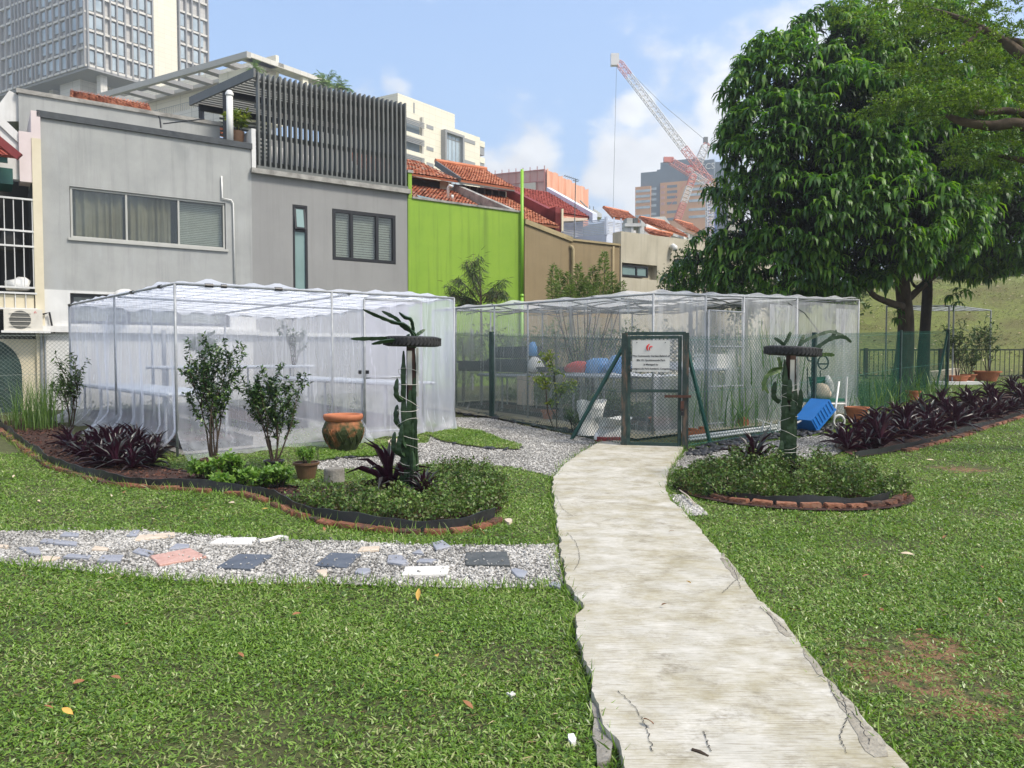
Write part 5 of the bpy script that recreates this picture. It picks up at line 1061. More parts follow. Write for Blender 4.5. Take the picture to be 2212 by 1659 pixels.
def hospital():
    Y=260; Dn=V((.926,-.377,0)).normalized(); B=V((.377,.926,0))
    o=at(*zc(785,470),Y); t=thing('orange_building','far orange and slate blue block with white letters near its roof','building',(o.x,o.y,0))
    f=Fr(o,Dn,B); k=260*.1667/1640*1.09
    def X(x): return (x-785)*k
    def Z(y): return o.z-(y-470)*260*.1667/1640
    m=M()
    for a,b,y in ((785,975,470),(975,1015,450),(1015,1490,365),(1490,1625,385)): f.box(m,X(a),X(b),0,Z(y)+(.0),0,25)
    f.box(m,X(1075),X(1490),Z(366),Z(352),.02,25); f.box(m,X(1625),X(1880),0,Z(395),3,25); m.build('slate_body',MT['slateclad'],t)
    m=M(); f.box(m,X(728),X(910),0,Z(655),-1,3); f.box(m,X(1018),X(1630),0,Z(625),-.6,3); m.build('orange_front',MT['orangeclad'],t)
    m=M(); f.box(m,X(1790),X(1890),0,Z(800),-1,6); m.build('yellow_wing',MT['cream'],t)
    for i,y in enumerate((680,748,815,890,1000,1090)):
        for a,b,yo,mat in ((735,905,30,'bluepane'),(910,970,8,'bluepane'),(1100,1215,0,'slateclad'),(1350,1625,-10,'bluepane'),(1030,1070,0,'netred')):
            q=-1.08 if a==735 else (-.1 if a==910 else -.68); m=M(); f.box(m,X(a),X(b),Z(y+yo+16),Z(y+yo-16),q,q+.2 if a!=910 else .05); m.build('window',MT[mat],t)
    s=thing('roof_sign','white emblem panel and four white letters high on the far slate blue block','sign',f(X(1480),Z(480),-.3))
    m=M(); f.box(m,X(1325),X(1392),Z(508),Z(438),-.25,-.02); m.build('panel',MT['whiteslab'],s)
    m=M(); c=f(X(1352),Z(476),-.3)
    for a0,a1,r0 in ((-2.6,-.4,1.6),(.5,2.6,1.1)): m.tube([c+Dn*(r0*math.cos(a)+.3)+UP*(r0*.8*math.sin(a)) for a in np.linspace(a0,a1,9)],.28,6)
    m.build('emblem',MT['red'],s)
    textmesh('NCCS',2.75,MT['whiteslab'],'lettering',s,f(X(1508),Z(470),-.2),Dn,UP,ext=.06)
hospital()
def lattice(m,a,b,wd,n,r,mats=(0,0),seg=None,taper=.35):
    a,b=V(a),V(b); d=(b-a).normalized(); x=d.cross(V((0,1,0))).normalized()*wd/2; y=d.cross(x).normalized()*wd/2
    def P(i,f): w_=min(1,f/.06+taper,(1-f)/.06+taper); sx_,sy=((-1,-1),(1,-1),(1,1),(-1,1))[i]; return a.lerp(b,f)+x*sx_*w_+y*sy*w_
    for k in range(n):
        f0,f1=k/n,(k+1)/n; m.k=seg((f0+f1)/2) if seg else 0
        for i in range(4):
            m.tube([P(i,f0),P(i,f1)],r,4,cap=False); j=(i+1)%4
            m.tube([P(i,f0),P(j,f1)] if k%2 else [P(j,f0),P(i,f1)],r*.6,3,cap=False); m.tube([P(i,f1),P(j,f1)],r*.6,3,cap=False)
def cranes():
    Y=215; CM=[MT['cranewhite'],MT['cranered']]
    pv=at(1541,404,Y); tip=at(1331,128,Y)
    t=thing('tower_crane','tall red and white luffing crane with its jib raised over the roofs','crane',at(1537,470,Y))
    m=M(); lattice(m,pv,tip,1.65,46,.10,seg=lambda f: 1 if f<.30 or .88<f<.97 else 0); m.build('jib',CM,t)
    m=M(); m.cbox(tip+V((-.4,0,-.2)),2.2,1.5,3.2); m.build('jib_head',MT['cranewhite'],t)
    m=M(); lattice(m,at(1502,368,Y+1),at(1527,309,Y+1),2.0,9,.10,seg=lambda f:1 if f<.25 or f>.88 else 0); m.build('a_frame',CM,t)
    m=M(); m.tube([at(1356,150,Y),at(1434,228,Y),at(1524,303,Y+1),at(1572,345,Y+1),at(1600,372,Y+1)],.06,4); m.tube([at(1524,305,Y+1),at(1573,349,Y+1),at(1601,377,Y+1)],.06,4); m.build('pendant',MT['slat'],t)
    for x,y in ((1434,228),(1524,303)): pass
    m=M(); m.cbox(at(1524,303,Y+1),1.1,1.1,1.6); m.build('pendant_block',MT['slat'],t)
    m=M(); m.tube([at(1332,135,Y),at(1328,300,Y),at(1324,470,Y)],.05,4); m.build('hoist_rope',MT['slat'],t)
    m=M(); m.prism([at(1527,423,Y),at(1545,423,Y),at(1542,400,Y),at(1533,400,Y)],V((0,2.4,0))); m.build('cab',MT['cranewhite'],t)
    m=M(); lattice(m,at(1536,560,Y),at(1536,423,Y),2.3,22,.12,taper=1); m.build('mast',MT['blueclad'],t)
    Y2=190
    t=thing('tower_crane','lower red and white crane jib crossing in front of the letters','crane',at(1528,470,Y2))
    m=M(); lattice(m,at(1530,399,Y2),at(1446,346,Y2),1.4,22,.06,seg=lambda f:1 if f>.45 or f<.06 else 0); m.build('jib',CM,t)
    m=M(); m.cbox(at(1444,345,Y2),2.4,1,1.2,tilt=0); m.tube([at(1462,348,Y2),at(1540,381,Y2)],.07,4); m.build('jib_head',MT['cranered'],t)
    m=M(); lattice(m,at(1533,560,Y2),at(1533,398,Y2),1.6,26,.085,taper=1); m.build('mast',MT['cranewhite'],t)
    t=thing('crane_jib','steep red and white lattice jib rising behind the orange roofs','crane',at(1463,474,182))
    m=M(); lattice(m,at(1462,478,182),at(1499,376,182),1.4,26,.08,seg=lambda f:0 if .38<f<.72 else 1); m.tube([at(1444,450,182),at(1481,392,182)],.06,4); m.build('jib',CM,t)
    t=thing('crane_jib','thin grey crane jib poking up left of the far orange roof','crane',at(1275,462,120))
    m=M(); m.tube([at(1253,433,120),at(1272,452,120),at(1276,462,120)],.10,4)
    for x,y in ((1268,445),(1274,444),(1282,446)): m.tube([at(x,462,120),at(x,y,120)],.06,4)
    m.build('lattice',MT['slat'],t)
    m=M(); m.prism([at(1272,465,70),at(1300,470,70),at(1300,462,70),at(1285,452,70),at(1276,455,70)],V((0,2,0))); tag(m.build('roof_structure',MT['white']),'small pale rooftop structure left of the tall orange tiled roof','roof structure')
cranes()
# ---------------------------------------------------------------- net houses
def T(m,a,b,r=.022,n=8): m.tube([a,b],r,n)
def netpanel(m,a,b,z0f,z1,nu,nv,flare=.0,out=V((0,0,0)),amp=.02,seed=0,sag=.0):
    a,b=V(a),V(b); L=(b-a).length; nrm=V((b.y-a.y,-(b.x-a.x),0)).normalized()
    if nrm.dot(out)<0: nrm=-nrm
    r=np.random.default_rng(seed); ph=r.uniform(0,6,8)
    def fn(u,v):
        p=a.lerp(b,u); z0=z0f(p.x,p.y); h=v; bulge=amp*(math.sin(u*L*9+ph[0]+1.5*math.sin(v*3+ph[1]))+.6*math.sin(u*L*21+ph[2]+2*v)+.8*math.sin(u*L*3+ph[3]))*(1-.7*v)
        f=flare*max(0,(.16-v)/.16)**1.6*(1+.35*math.sin(u*L*2.3+ph[4])+.2*math.sin(u*L*5+ph[5]))
        q=p+nrm*(bulge+f); z=z0+(z1-z0)*v
        if v<.16: z=max(gz(q.x,q.y)+.012+.03*abs(math.sin(u*L*8+ph[6]))*(1-v/.16),z-0.0)
        return V((q.x,q.y,z))
    m.grid(fn,nu,nv)
ZR=2.65
A=V((-5.0,11.3,0));C=V((-1.08,14.2,0));B=V((-9.42,16.2,0));D=B+C-A
n1=thing('net_house','white netted shade house on pipe posts with empty slatted benches inside','net house',(-5,15,.2))
def atx(x,a,b):
    """point of the line a-b seen at picture column x"""
    k=(x-1106)/FPX; d=b-a; t=(k*a.y-a.x)/(d.x-k*d.y); return a+d*t
def post(t,p,z1=ZR,r=.020,mat='galv'):
    m=M(); T(m,V((p.x,p.y,gz(p.x,p.y)-.05)),V((p.x,p.y,z1)),r); return m.build('post',MT[mat],t,smooth=True)
pA=[A,atx(718,A,C),C]; pB=[atx(250,A,B),B]
for p in pA+pB: post(n1,p)
def rz1(u,v): return ZR-.15*u*v
def R1(u,v,dz=0): return A+(C-A)*u+(B-A)*v+UP*(rz1(u,v)+dz)
for f in (.33,.66,1): post(n1,B.lerp(D,f),rz1(f,1))
for f in (.35,.7): post(n1,C.lerp(D,f),rz1(1,f))
for a,b in ((R1(0,0),R1(1,0)),(R1(1,0),R1(1,1)),(R1(1,1),R1(0,1)),(R1(0,1),R1(0,0))):
    m=M(); T(m,a,b,.019); m.build('top_rail',MT['galv'],n1,smooth=True)
m=M(); T(m,R1(.57,0,-.03),R1(.60,1,-.03),.02); T(m,R1(0,.45,-.03),R1(1,.45,-.03),.02); m.build('cross_rail',MT['galv'],n1,smooth=True)
m=M()
for k in range(1,10): T(m,R1(k/10,0,-.005),R1(k/10,1,-.005),.0035,4)
for k in range(1,10): T(m,R1(0,k/10,-.005),R1(1,k/10,-.005),.0035,4)
m.build('roof_wire',MT['slat'],n1)
m=M()
for p,d in ((A,C-A),(A,B-A)):
    for f in (.10,.32) if d is not None else (): q=p+(d)*f+UP*ZR; e=d.normalized()*.06; m.tube([q-e,q+e],.031,8)
m.tube([atx(480,A,C)+UP*ZR,atx(492,A,C)+UP*ZR],.031,8); m.tube([B+UP*ZR,B.lerp(A,.02)+UP*ZR],.03,8); m.build('black_tape',MT['black'],n1)
def roofnet(t,a,b,c,d,mat,nu=60,nv=60,over=.06,amp=.035,drop=.12,z=ZR,sag=0,seed=1):
    m=M(); r=np.random.default_rng(seed); ph=r.uniform(0,6,9)
    def fn(u,v):
        uu=min(max((u-.02)/.96,0),1); vv=min(max((v-.02)/.96,0),1); eu=abs(u-uu); ev=abs(v-vv); e=max(0,1-min(u,1-u,v,1-v)/.012)
        p=a*(1-u)*(1-v)+b*u*(1-v)+c*u*v+d*(1-u)*v; zb=z-.15*u*v
        bump=amp*(math.sin(u*31+ph[0])*math.sin(v*27+ph[1])+.7*math.sin(u*57+v*13+ph[2])+.5*math.sin(v*71+u*9+ph[3]))
        edge=min(u,1-u,v,1-v); ruff=.085*max(0,1-edge/.05)*max(0,.35+.45*math.sin(u*19+v*17+ph[4])*math.sin(u*7.3-v*5.1+ph[6])+.4*math.sin(u*43+v*31+ph[7])*math.sin(u*11+v*13)+.2*math.sin(u*87-v*77))
        zz=zb+.04+bump*.8+ruff*(1-e)-drop*e*(.6+.4*math.sin(u*55+v*61+ph[5]))-sag*math.sin(u*math.pi)*math.sin(v*math.pi)
        return V((p.x,p.y,zz))
    m.grid(fn,nu,nv); m.build('roof_net',MT[mat],t,smooth=True)
roofnet(n1,A,C,D,B,'netroof',amp=.011,drop=.10)
bz=lambda x,y: gz(x,y)+.01
dl,dr=atx(784,A,C),atx(905,A,C)
for a,b,o,fl,sd in ((A,dl,V((1,-1,0)),.42,1),(dr,C,V((1,-1,0)),.12,2),(A,B,V((-1,-1,0)),.34,3),(B,D,V((-1,1,0)),.05,4),(C,D,V((1,.6,0)),.05,5)):
    m=M(); netpanel(m,a,b,bz,ZR-.01,110,44,fl,o,.045 if sd==3 else .022,sd); m.build('net_wall',MT['netside' if sd in (2,3) else 'net'],n1,smooth=True)
# framed door, ajar
o_=V((.57,-.8,0))*.05
da,db=atx(785,A,C)+o_,atx(908,A,C)+o_
m=M(); zt=ZR-.10; z0=gz(da.x,da.y)+.06
for p in (da,db): T(m,V((p.x,p.y,z0)),V((p.x,p.y,zt)),.022)
for z in (z0+.08,1.20,1.90,zt): T(m,V((da.x,da.y,z)),V((db.x,db.y,z)),.018)
dr_=m.build('door_frame',MT['galv'],n1,smooth=True)
m=M(); netpanel(m,da+o_*.4,db+o_*.4,lambda x,y:gz(x,y)+.01,zt,24,30,.10,V((.5,-.8,0)),.012,9); m.build('door_net',MT['netdoor'],n1,smooth=True)
m=M(); m.cbox(V((da.x,da.y,1.3))+V((-.08,0,0)),.05,.04,.06); m.cbox(V((da.x,da.y,1.3))+V((.05,0,0)),.05,.04,.06); m.build('door_hinge',MT['black'],n1)
# knotted net bunches on the roof corners
# benches
def bench(name,label,a,b,wd,inn,h,slats=9,legs=4,mat='tablew'):
    a,b,inn=V(a),V(b),V(inn).normalized(); c=(a+b)/2; t=thing(name,label,'bench',(c.x,c.y,gz(c.x,c.y)))
    d=b-a; m=M(); zt=lambda p: gz(c.x,c.y)+h
    for k in range(slats): o=inn*(wd*(k+.5)/slats); m.bar(a+o+UP*zt(a),b+o+UP*zt(b),wd/slats*.62,.03)
    m.build('slats',MT[mat],t)
    m=M()
    for o in (0,wd): m.tube([a+inn*o+UP*(zt(a)-.03),b+inn*o+UP*(zt(b)-.03)],.022,6)
    for k in range(legs): p=a+d*(k+.15)/(legs-.7); m.tube([p+UP*(zt(a)-.03),p+inn*wd+UP*(zt(a)-.03)],.018,6)
    m.build('bench_frame',MT['galv'],t)
    for k in range(legs):
        for o in (.03,wd-.03): p=a+d*(k+.15)/(legs-.7)+inn*o; m=M(); T(m,V((p.x,p.y,gz(p.x,p.y))),V((p.x,p.y,zt(p)-.03)),.022); m.build('leg',MT['galv'],t)
    return t
nAB=(C-A).normalized(); nAC=(B-A).normalized()
bench('slatted_bench','long white slatted bench along the left side of the white net house',A+nAB*.12+nAC*.8,B+nAB*.12-nAC*.3,1.0,nAB,.80,9,5)
bench('slatted_bench','white slatted bench across the back of the white net house',B.lerp(D,.28)-nAC*.35,D-nAC*.35-nAB*.1,1.0,-nAC,1.02,9,4)
bench('slatted_bench','white slatted bench behind the net door of the white net house',C-nAB*.15+nAC*.35,C.lerp(D,.85)-nAB*.15,.9,-nAB,.80,8,3)
def soilbed(label,a,b,c,d,h=.14):
    P=[V(p) for p in (a,b,c,d)]; ctr=sum(P,V((0,0,0)))/4; t=thing('soil_bed',label,'garden bed',(ctr.x,ctr.y,gz(ctr.x,ctr.y)))
    m=M(); m.prism([V((p.x,p.y,gz(p.x,p.y)-.02)) for p in P],UP*(h-.02)); m.build('soil',MT['mulchbed'],t)
    for p,q in zip(P,P[1:]+P[:1]):
        m=M(); z=lambda r: V((r.x,r.y,gz(r.x,r.y)+h/2)); m.bar(z(p),z(q),.04,h+.03); m.build('board',MT['edging'],t)
    return t
g=lambda u,v: A+(C-A)*u+(B-A)*v
sheet('gravel_floor',[g(.02,.02),g(.98,.02),g(.98,.98),g(.02,.98)],MT['gravelbed'],.02)
soilbed('soil bed with dark boards along the left side of the white net house',g(.06,.06),g(.26,.06),g(.26,.95),g(.06,.95))
soilbed('soil bed with dark boards in the middle of the white net house',g(.40,.28),g(.60,.28),g(.60,.92),g(.40,.92))
soilbed('soil bed with dark boards at the right of the white net house',g(.74,.18),g(.94,.18),g(.94,.92),g(.74,.92))
MT['rustpost']=pm('rust_streaked_post',(.012,.028,.025),(.03,.05,.045),scale=7,rough=.7,bump=.2,third=(.13,.085,.06),t_scale=5,t_lo=.48,t_hi=.62,t_stretch=(2,2,.5))
MT['rust']=pm('rusty_steel',(.05,.022,.015),(.10,.045,.03),scale=20,rough=.85)
# ---- second, larger net house
A2=V((2.47,13.3,0)); B2=V((-1.9,18.3,0)); C2=V((7.9,17.35,0)); D2=B2+C2-A2
n2=thing('net_house','long grey netted shade house behind the gated fence, crowded with pots and benches','net house',(3,17.5,.3))
ZR2=2.66
def zr2(p): return 2.66+.045*max(0,(p-A2).dot((C2-A2).normalized()))*.6
P2=[A2,atx(1140,A2,B2),atx(1068,A2,B2),atx(985,A2,B2),B2,atx(1523,A2,C2),atx(1605,A2,C2),atx(1720,A2,C2),C2]
for p in P2: post(n2,p,zr2(p))
for f in (.25,.5,.75,1): p=B2.lerp(D2,f); post(n2,p,zr2(p))
for f in (.33,.66): p=C2.lerp(D2,f); post(n2,p,zr2(p))
zz=lambda p: V((p.x,p.y,zr2(p)))
for a,b in ((A2,B2),(A2,C2),(B2,D2),(C2,D2)): m=M(); T(m,zz(a),zz(b),.02); m.build('top_rail',MT['galv'],n2,smooth=True)
m=M()
for k in range(1,9):
    f=k/9; a=A2.lerp(B2,f); b=C2.lerp(D2,f); pts=[zz(a.lerp(b,s))+UP*(-.10*math.sin(s*math.pi*3)**2-.05*math.sin(k*2+s*9)) for s in np.linspace(0,1,16)]; m.tube(pts,.014,5)
for k in range(1,7):
    f=k/7; a=A2.lerp(C2,f); b=B2.lerp(D2,f); m.tube([zz(a.lerp(b,s))+UP*(-.05-.05*math.sin(s*12+k)) for s in np.linspace(0,1,14)],.012,5)
m.build('roof_hoop',MT['slat'],n2,smooth=True)
m=M(); p=atx(1700,A2,C2); q=atx(1770,A2,C2); 
for s in (0,.8): m.tube([zz(p)+nAC*s+UP*-.1,zz(p.lerp(q,.5))+nAC*s+UP*-.3,zz(q)+nAC*s+UP*-.75],.012,5)
m.build('bent_hoop',MT['slat'],n2,smooth=True)
def roofnet2():
    m=M(); r=np.random.default_rng(11); ph=r.uniform(0,6,9)
    def fn(u,v):
        p=A2*(1-u)*(1-v)+C2*u*(1-v)+D2*u*v+B2*(1-u)*v; edge=min(u,1-u,v,1-v)
        return V((p.x,p.y,zr2(p)+.04+.010*(math.sin(u*37+ph[0])*math.sin(v*31+ph[1])+.7*math.sin(u*61+v*17))+.045*max(0,1-edge/.03)*max(0,.2+.5*math.sin(u*23+v*19)*math.sin(u*9+v*7+1)+.35*math.sin(u*61-v*53))))
    m.grid(fn,80,70); m.build('roof_net',MT['netroof2'],n2,smooth=True)
MT['netroof2']=netmat('grey_roof_net',.50,.78,col=(.85,.86,.88),vx=4,vz=4); roofnet2()
ga,gb=atx(1525,A2,C2),atx(1600,A2,C2)
MT['net2front']=netmat('pale_front_net',.30,.50,col=(.84,.85,.88),vx=5,vz=.5)
def np2(a,b,o,fl,sd,mat='net2',nu=60):
    m=M(); z1=min(zr2(a),zr2(b)); netpanel(m,a,b,bz,z1-.01,nu,40,fl,o,.02,sd); m.build('net_wall',MT[mat],n2,smooth=True)
np2(A2,B2,V((-1,-.5,0)),.12,21,nu=80); np2(A2,ga,V((.5,-1,0)),.1,22,'net2front',nu=20); np2(gb,C2,V((.5,-1,0)),.12,23,'net2front'); np2(B2,D2,V((0,1,0)),.05,24); np2(C2,D2,V((1,0,0)),.05,25,nu=40)
m=M(); netpanel(m,atx(1655,A2,C2)+V((.03,-.05,0)),atx(1720,A2,C2)+V((.03,-.05,0)),bz,ZR2-.05,18,30,.15,V((.5,-1,0)),.03,27); m.build('net_curtain',MT['net2door'],n2,smooth=True)
m=M(); netpanel(m,atx(1798,A2,C2)+V((.03,-.06,0)),atx(1840,A2,C2)+V((.03,-.06,0)),bz,ZR2-.05,12,30,.12,V((.5,-1,0)),.02,28); m.build('net_curtain',MT['net2door'],n2,smooth=True)
o2=V((.55,-.83,0))*.05; da,db=ga+o2,gb+o2; m=M(); z0=gz(da.x,da.y)+.05; zt=2.42
for p in (da,db): T(m,V((p.x,p.y,z0)),V((p.x,p.y,zt)),.02)
for z in (z0+.08,1.0,1.75,zt): T(m,V((da.x,da.y,z)),V((db.x,db.y,z)),.017)
m.build('door_frame',MT['galv'],n2,smooth=True)
m=M(); netpanel(m,da+o2*.4,db+o2*.4,lambda x,y:gz(x,y)+.02,zt,18,24,.05,V((.5,-.8,0)),.012,29); m.build('door_net',MT['net2door'],n2,smooth=True)
# concrete apron round the second net house
ap=[(A2+V((-.35,-.45,0))),(C2+V((.5,-.5,0))),(D2+V((.5,.5,0))),(B2+V((-.6,0,0)))]
MT['apron']=pm('garden_apron',(.20,.18,.12),(.29,.265,.19),scale=2.5,rough=.95,third=(.10,.10,.05),t_scale=2)
sheet('garden_floor',ap,MT['apron'],.045,res=.4)
# white plastic pipes lying along the apron rim
pp=[gp(1490,958),gp(1640,938),gp(1730,924)]
for k,(dy,zz_) in enumerate(((0,.06),(.07,.06),(.03,.11))):
    m=M(); m.tube([V((p.x,p.y+dy,gz(p.x,p.y)+zz_)) for p in pp],.022,8); tag(m.build('plastic_pipe',MT['pvc'],smooth=True),'long white plastic pipe lying on the ground just inside the fence right of the gate','pipe','white pipes along the fence')
# ---------------------------------------------------------------- fences and gate
def wires(m,a,b,H,z0a,z0b,st=.076,r=.0027,extra=0):
    a,b=V((a.x,a.y,0)),V((b.x,b.y,0)); L=(b-a).length
    def P(u,v): p=a.lerp(b,min(1,max(0,u/L))); return V((p.x,p.y,z0a+(z0b-z0a)*u/L+v))
    k=int((L+H)/st)+1
    for sgn in (1,-1):
        for i in range(-int(H/st)-1,k):
            c=i*st
            if sgn>0: v0=max(0,-c); v1=min(H,L-c); 
            else: v0=max(0,c-L); v1=min(H,c)
            if v1-v0<.03: continue
            u=lambda v: c+v if sgn>0 else c-v
            jg=lambda: random.uniform(-.008,.008)
            mid=(v0+v1)/2; pm_=P(u(mid)+jg(),mid); m.tube([P(u(v0),v0),pm_,P(u(v1),v1)],r,3,cap=False)
    n=int(L/st)
    for i in range(n): u=i*st; m.tube([P(u,H),P(u+st*.25,H+.03),P(u+st*.5,H)],r,3,cap=False)
    if extra:
        for h in (.04,H*.5,H-.03): m.tube([P(0,h),P(L*.5,h-.01),P(L,h)],r*1.1,3,cap=False)
def fence(label,pts,H,posts,postmat,wiremat,braces=(),pr=.045,st=.076,ext=1,r=.0027):
    c=pts[0]; t=thing('chain_link_fence',label,'fence',(c.x,c.y,gz(c.x,c.y)))
    m=M()
    for a,b in zip(pts,pts[1:]):
        wires(m,a,b,H-.06,gz(a.x,a.y)+.03,gz(b.x,b.y)+.03,st,r,ext)
    m.build('wire_mesh',MT[wiremat],t)
    for p in posts: m=M(); z=gz(p.x,p.y); m.cbox(V((p.x,p.y,z+H/2)),pr*1.7,pr*1.7,H+.06,R(45)); m.build('post',MT[postmat],t)
    for a,b in braces: m=M(); m.bar(a,b,.045,.05); m.build('brace',MT['fencegreen'],t)
    return t
GL=V((1.80,12.15,0)); GR=V((2.74,11.98,0))
P1=V((-.43,16.0,0)); PX=V((-1.6,18.1,0))
brA=at(1340,752,12.15); brB=gp(1258,942); brB.z+=.02
fence('green chain-link fence run left of the gate with one slanting brace',[PX,P1,GL],1.8,[P1],'postdark','wire',r=.0042,braces=[(V((GL.x-.02,GL.y+.02,1.72)),V((1.02,13.0,gz(1.02,13.0))))])
Q1=V((5.75,14.45,0)); Q2=V((9.5,18.6,0)); Q3=V((12.15,21.2,0))
fence('bright green chain-link fence right of the gate, up to the corner by the trunks',[GR,Q1,Q2,Q3],1.8,[Q1,Q2,Q3],'postdark','meshgreen',[(V((GR.x+.03,GR.y+.02,1.66)),V((3.28,12.5,gz(3.28,12.5)))),(V((Q3.x,Q3.y,gz(Q3.x,Q3.y)+1.75)),V((Q3.x-.75,Q3.y-.75,gz(Q3.x,Q3.y))))],r=.0031)
Fa=V((-13.2,14.4,0)); Fb=V((-10.8,16.05,0)); Fc=V((-5.4,19.85,0)); Fd=V((-1.2,22.8,0))
fence('grey chain-link fence along the foot of the houses behind the white net house',[Fa,Fb,V((-8.2,17.9,0)),Fc,Fd],1.8,[V((-8.2,17.9,0)),Fc,Fd,V((-11.6,15.5,0))],'galv','greywire',r=.0032,st=.085)
gt=thing('garden_gate','dark green framed chain-link gate with rusty posts at the end of the path','gate',(2.27,12.05,.1))
zg=gz(2.27,12.05)
for p in (GL,GR): m=M(); m.cbox(V((p.x,p.y,zg+.90)),.095,.085,1.9,R(-10)); m.build('gate_post',MT['rustpost'],gt)
dv=(GR-GL).normalized(); ga_=GL+dv*.07; gb_=GR-dv*.09
m=M(); 
for p in (ga_,gb_): m.bar(V((p.x,p.y,zg+.06)),V((p.x,p.y,zg+1.80)),.05)
for z in (zg+.08,zg+.93,zg+1.78): m.bar(V((ga_.x,ga_.y,z))+dv*.02,V((gb_.x,gb_.y,z))-dv*.02,.048)
m.build('gate_frame',MT['postdark'],gt)
m=M(); m.bar(V((GL.x,GL.y,zg+1.84)),V((GR.x,GR.y,zg+1.84)),.05); m.build('top_bar',MT['postdark'],gt)
m=M(); wires(m,ga_+dv*.03,gb_-dv*.03,1.66,zg+.1,zg+.1,.06,.0038); m.build('wire_mesh',MT['wire'],gt)
m=M(); m.bar(V((gb_.x-.25,gb_.y-.05,zg+.85)),V((gb_.x+.16,gb_.y-.10,zg+.85)),.04); m.cbox(V((gb_.x+.02,gb_.y-.1,zg+.70)),.05,.03,.16); m.build('latch',MT['rust'],gt)
m=M(); m.cbox(V((gb_.x+.02,gb_.y-.12,zg+.58)),.05,.03,.06); m.tube([V((gb_.x+.005,gb_.y-.12,zg+.61)),V((gb_.x+.005,gb_.y-.12,zg+.66)),V((gb_.x+.035,gb_.y-.12,zg+.66)),V((gb_.x+.035,gb_.y-.12,zg+.61))],.006,6); tag(m.build('padlock',MT['black']),'small dark padlock hanging from the gate latch','padlock')
# sign on the gate
nr=V((dv.y,-dv.x,0)); s0=at(1366,735,12.02); s1=at(1447,735,11.95); zt_,zb_=at(1400,735,12).z,at(1400,803,12).z
sg=thing('garden_sign','pale metal sign board with a red emblem wired to the gate','sign',(s0.x,s0.y,zb_))
a_=V((s0.x,s0.y,0)); b_=V((s1.x,s1.y,0)); a_=GL+dv*(a_-GL).dot(dv)+nr*.06; b_=GL+dv*(b_-GL).dot(dv)+nr*.06
m=M(); m.obox(a_+UP*zb_,b_-a_,nr*.006,UP*(zt_-zb_)); m.build('board',MT['signboard'],sg)
mid=(a_+b_)/2+nr*.009; H_=zt_-zb_
for k,tx in enumerate(('This Community Garden Behind of','Blk 101 Spottiswoode Park','is Managed by',"Spottiswoode Park Resident's Committee")):
    textmesh(tx,.0405 if k<3 else .037,MT['ink'],'lettering',sg,mid+UP*(zt_-H_*(.50+.135*k)),dv,UP,ext=.0008,bold=.0009)
m=M(); c=mid+UP*(zt_-H_*.25)
m.tube([c+dv*(-.012+.05*math.cos(a))+UP*(.06*math.sin(a)) for a in np.linspace(2.0,3.8,9)],[.006,.011,.014,.015,.015,.014,.012,.009,.005],8)
m.tube([c+dv*(.008+.032*math.cos(a))+UP*(.036*math.sin(a)-.01) for a in np.linspace(1.0,3.9,9)],[.004,.008,.010,.011,.011,.010,.009,.007,.004],8)
m.lathe(c+dv*-.03+UP*.06,[(0,-.012),(.012,0),(0,.012)],10); m.build('emblem',MT['red'],sg)
m=M()
for u in (.12,.88):
    for v in (.07,.93): m.cbox(a_.lerp(b_,u)+UP*(zb_+H_*v)+nr*.01,.012,.012,.012)
m.build('fixing_bolt',MT['black'],sg)
# lower black railing at the foot of the slope
def railing(label,a,b,H,posts):
    a,b=V(a),V(b); t=thing('railing',label,'railing',(a.x,a.y,gz(a.x,a.y))); m=M(); z=lambda p,h: V((p.x,p.y,gz(p.x,p.y)+h))
    L=(b-a).length
    m.bar(z(a,H),z(b,H),.05); m.bar(z(a,.12),z(b,.12),.04); m.build('rail',MT['railgreen'],t)
    m=M(); n=int(L/.16)
    for k in range(n+1): p=a.lerp(b,k/n); m.bar(z(p,.12),z(p,H),.018)
    m.build('balusters',MT['railgreen'],t)
    for f in posts: p=a.lerp(b,f); m=M(); m.bar(z(p,-.05),z(p,H+.06),.12); m.build('post',MT['postwood'],t)
rl=gp(1878,806); 
railing('dark metal railing with wooden posts at the foot of the grassy slope',V((12.6,27.5,0)),V((22.5,26.6,0)),1.05,(.02,.28,.57,.84))
# pipe frame pergola by the railing
pf=thing('pipe_trellis','bare galvanised pipe frame for climbing plants beside the railing','pipe frame',(14.5,25.5,.7))
c0=[at(2060,682,25.0),at(2141,656,27.6),at(1995,655,27.8),at(1915,683,25.2)]
c0=[V((p.x,p.y,0)) for p in c0]; zt=3.2
for p in c0+[V((14.35,25.0,0))]: m=M(); T(m,V((p.x,p.y,gz(p.x,p.y))),V((p.x,p.y,zt)),.025); m.build('post',MT['galv'],pf)
m=M()
for a,b in zip(c0,c0[1:]+c0[:1]): T(m,a+UP*zt,b+UP*zt,.022)
for k in range(1,6): f=k/6; T(m,c0[0].lerp(c0[3],f)+UP*zt,c0[1].lerp(c0[2],f)+UP*zt,.02)
m.build('top_frame',MT['galv'],pf)
MT['bushpale']=leafmat('pale_bush_leaf',[(.075,.12,.025),(.125,.19,.04),(.19,.26,.065)],rough=.5,trans=.4)
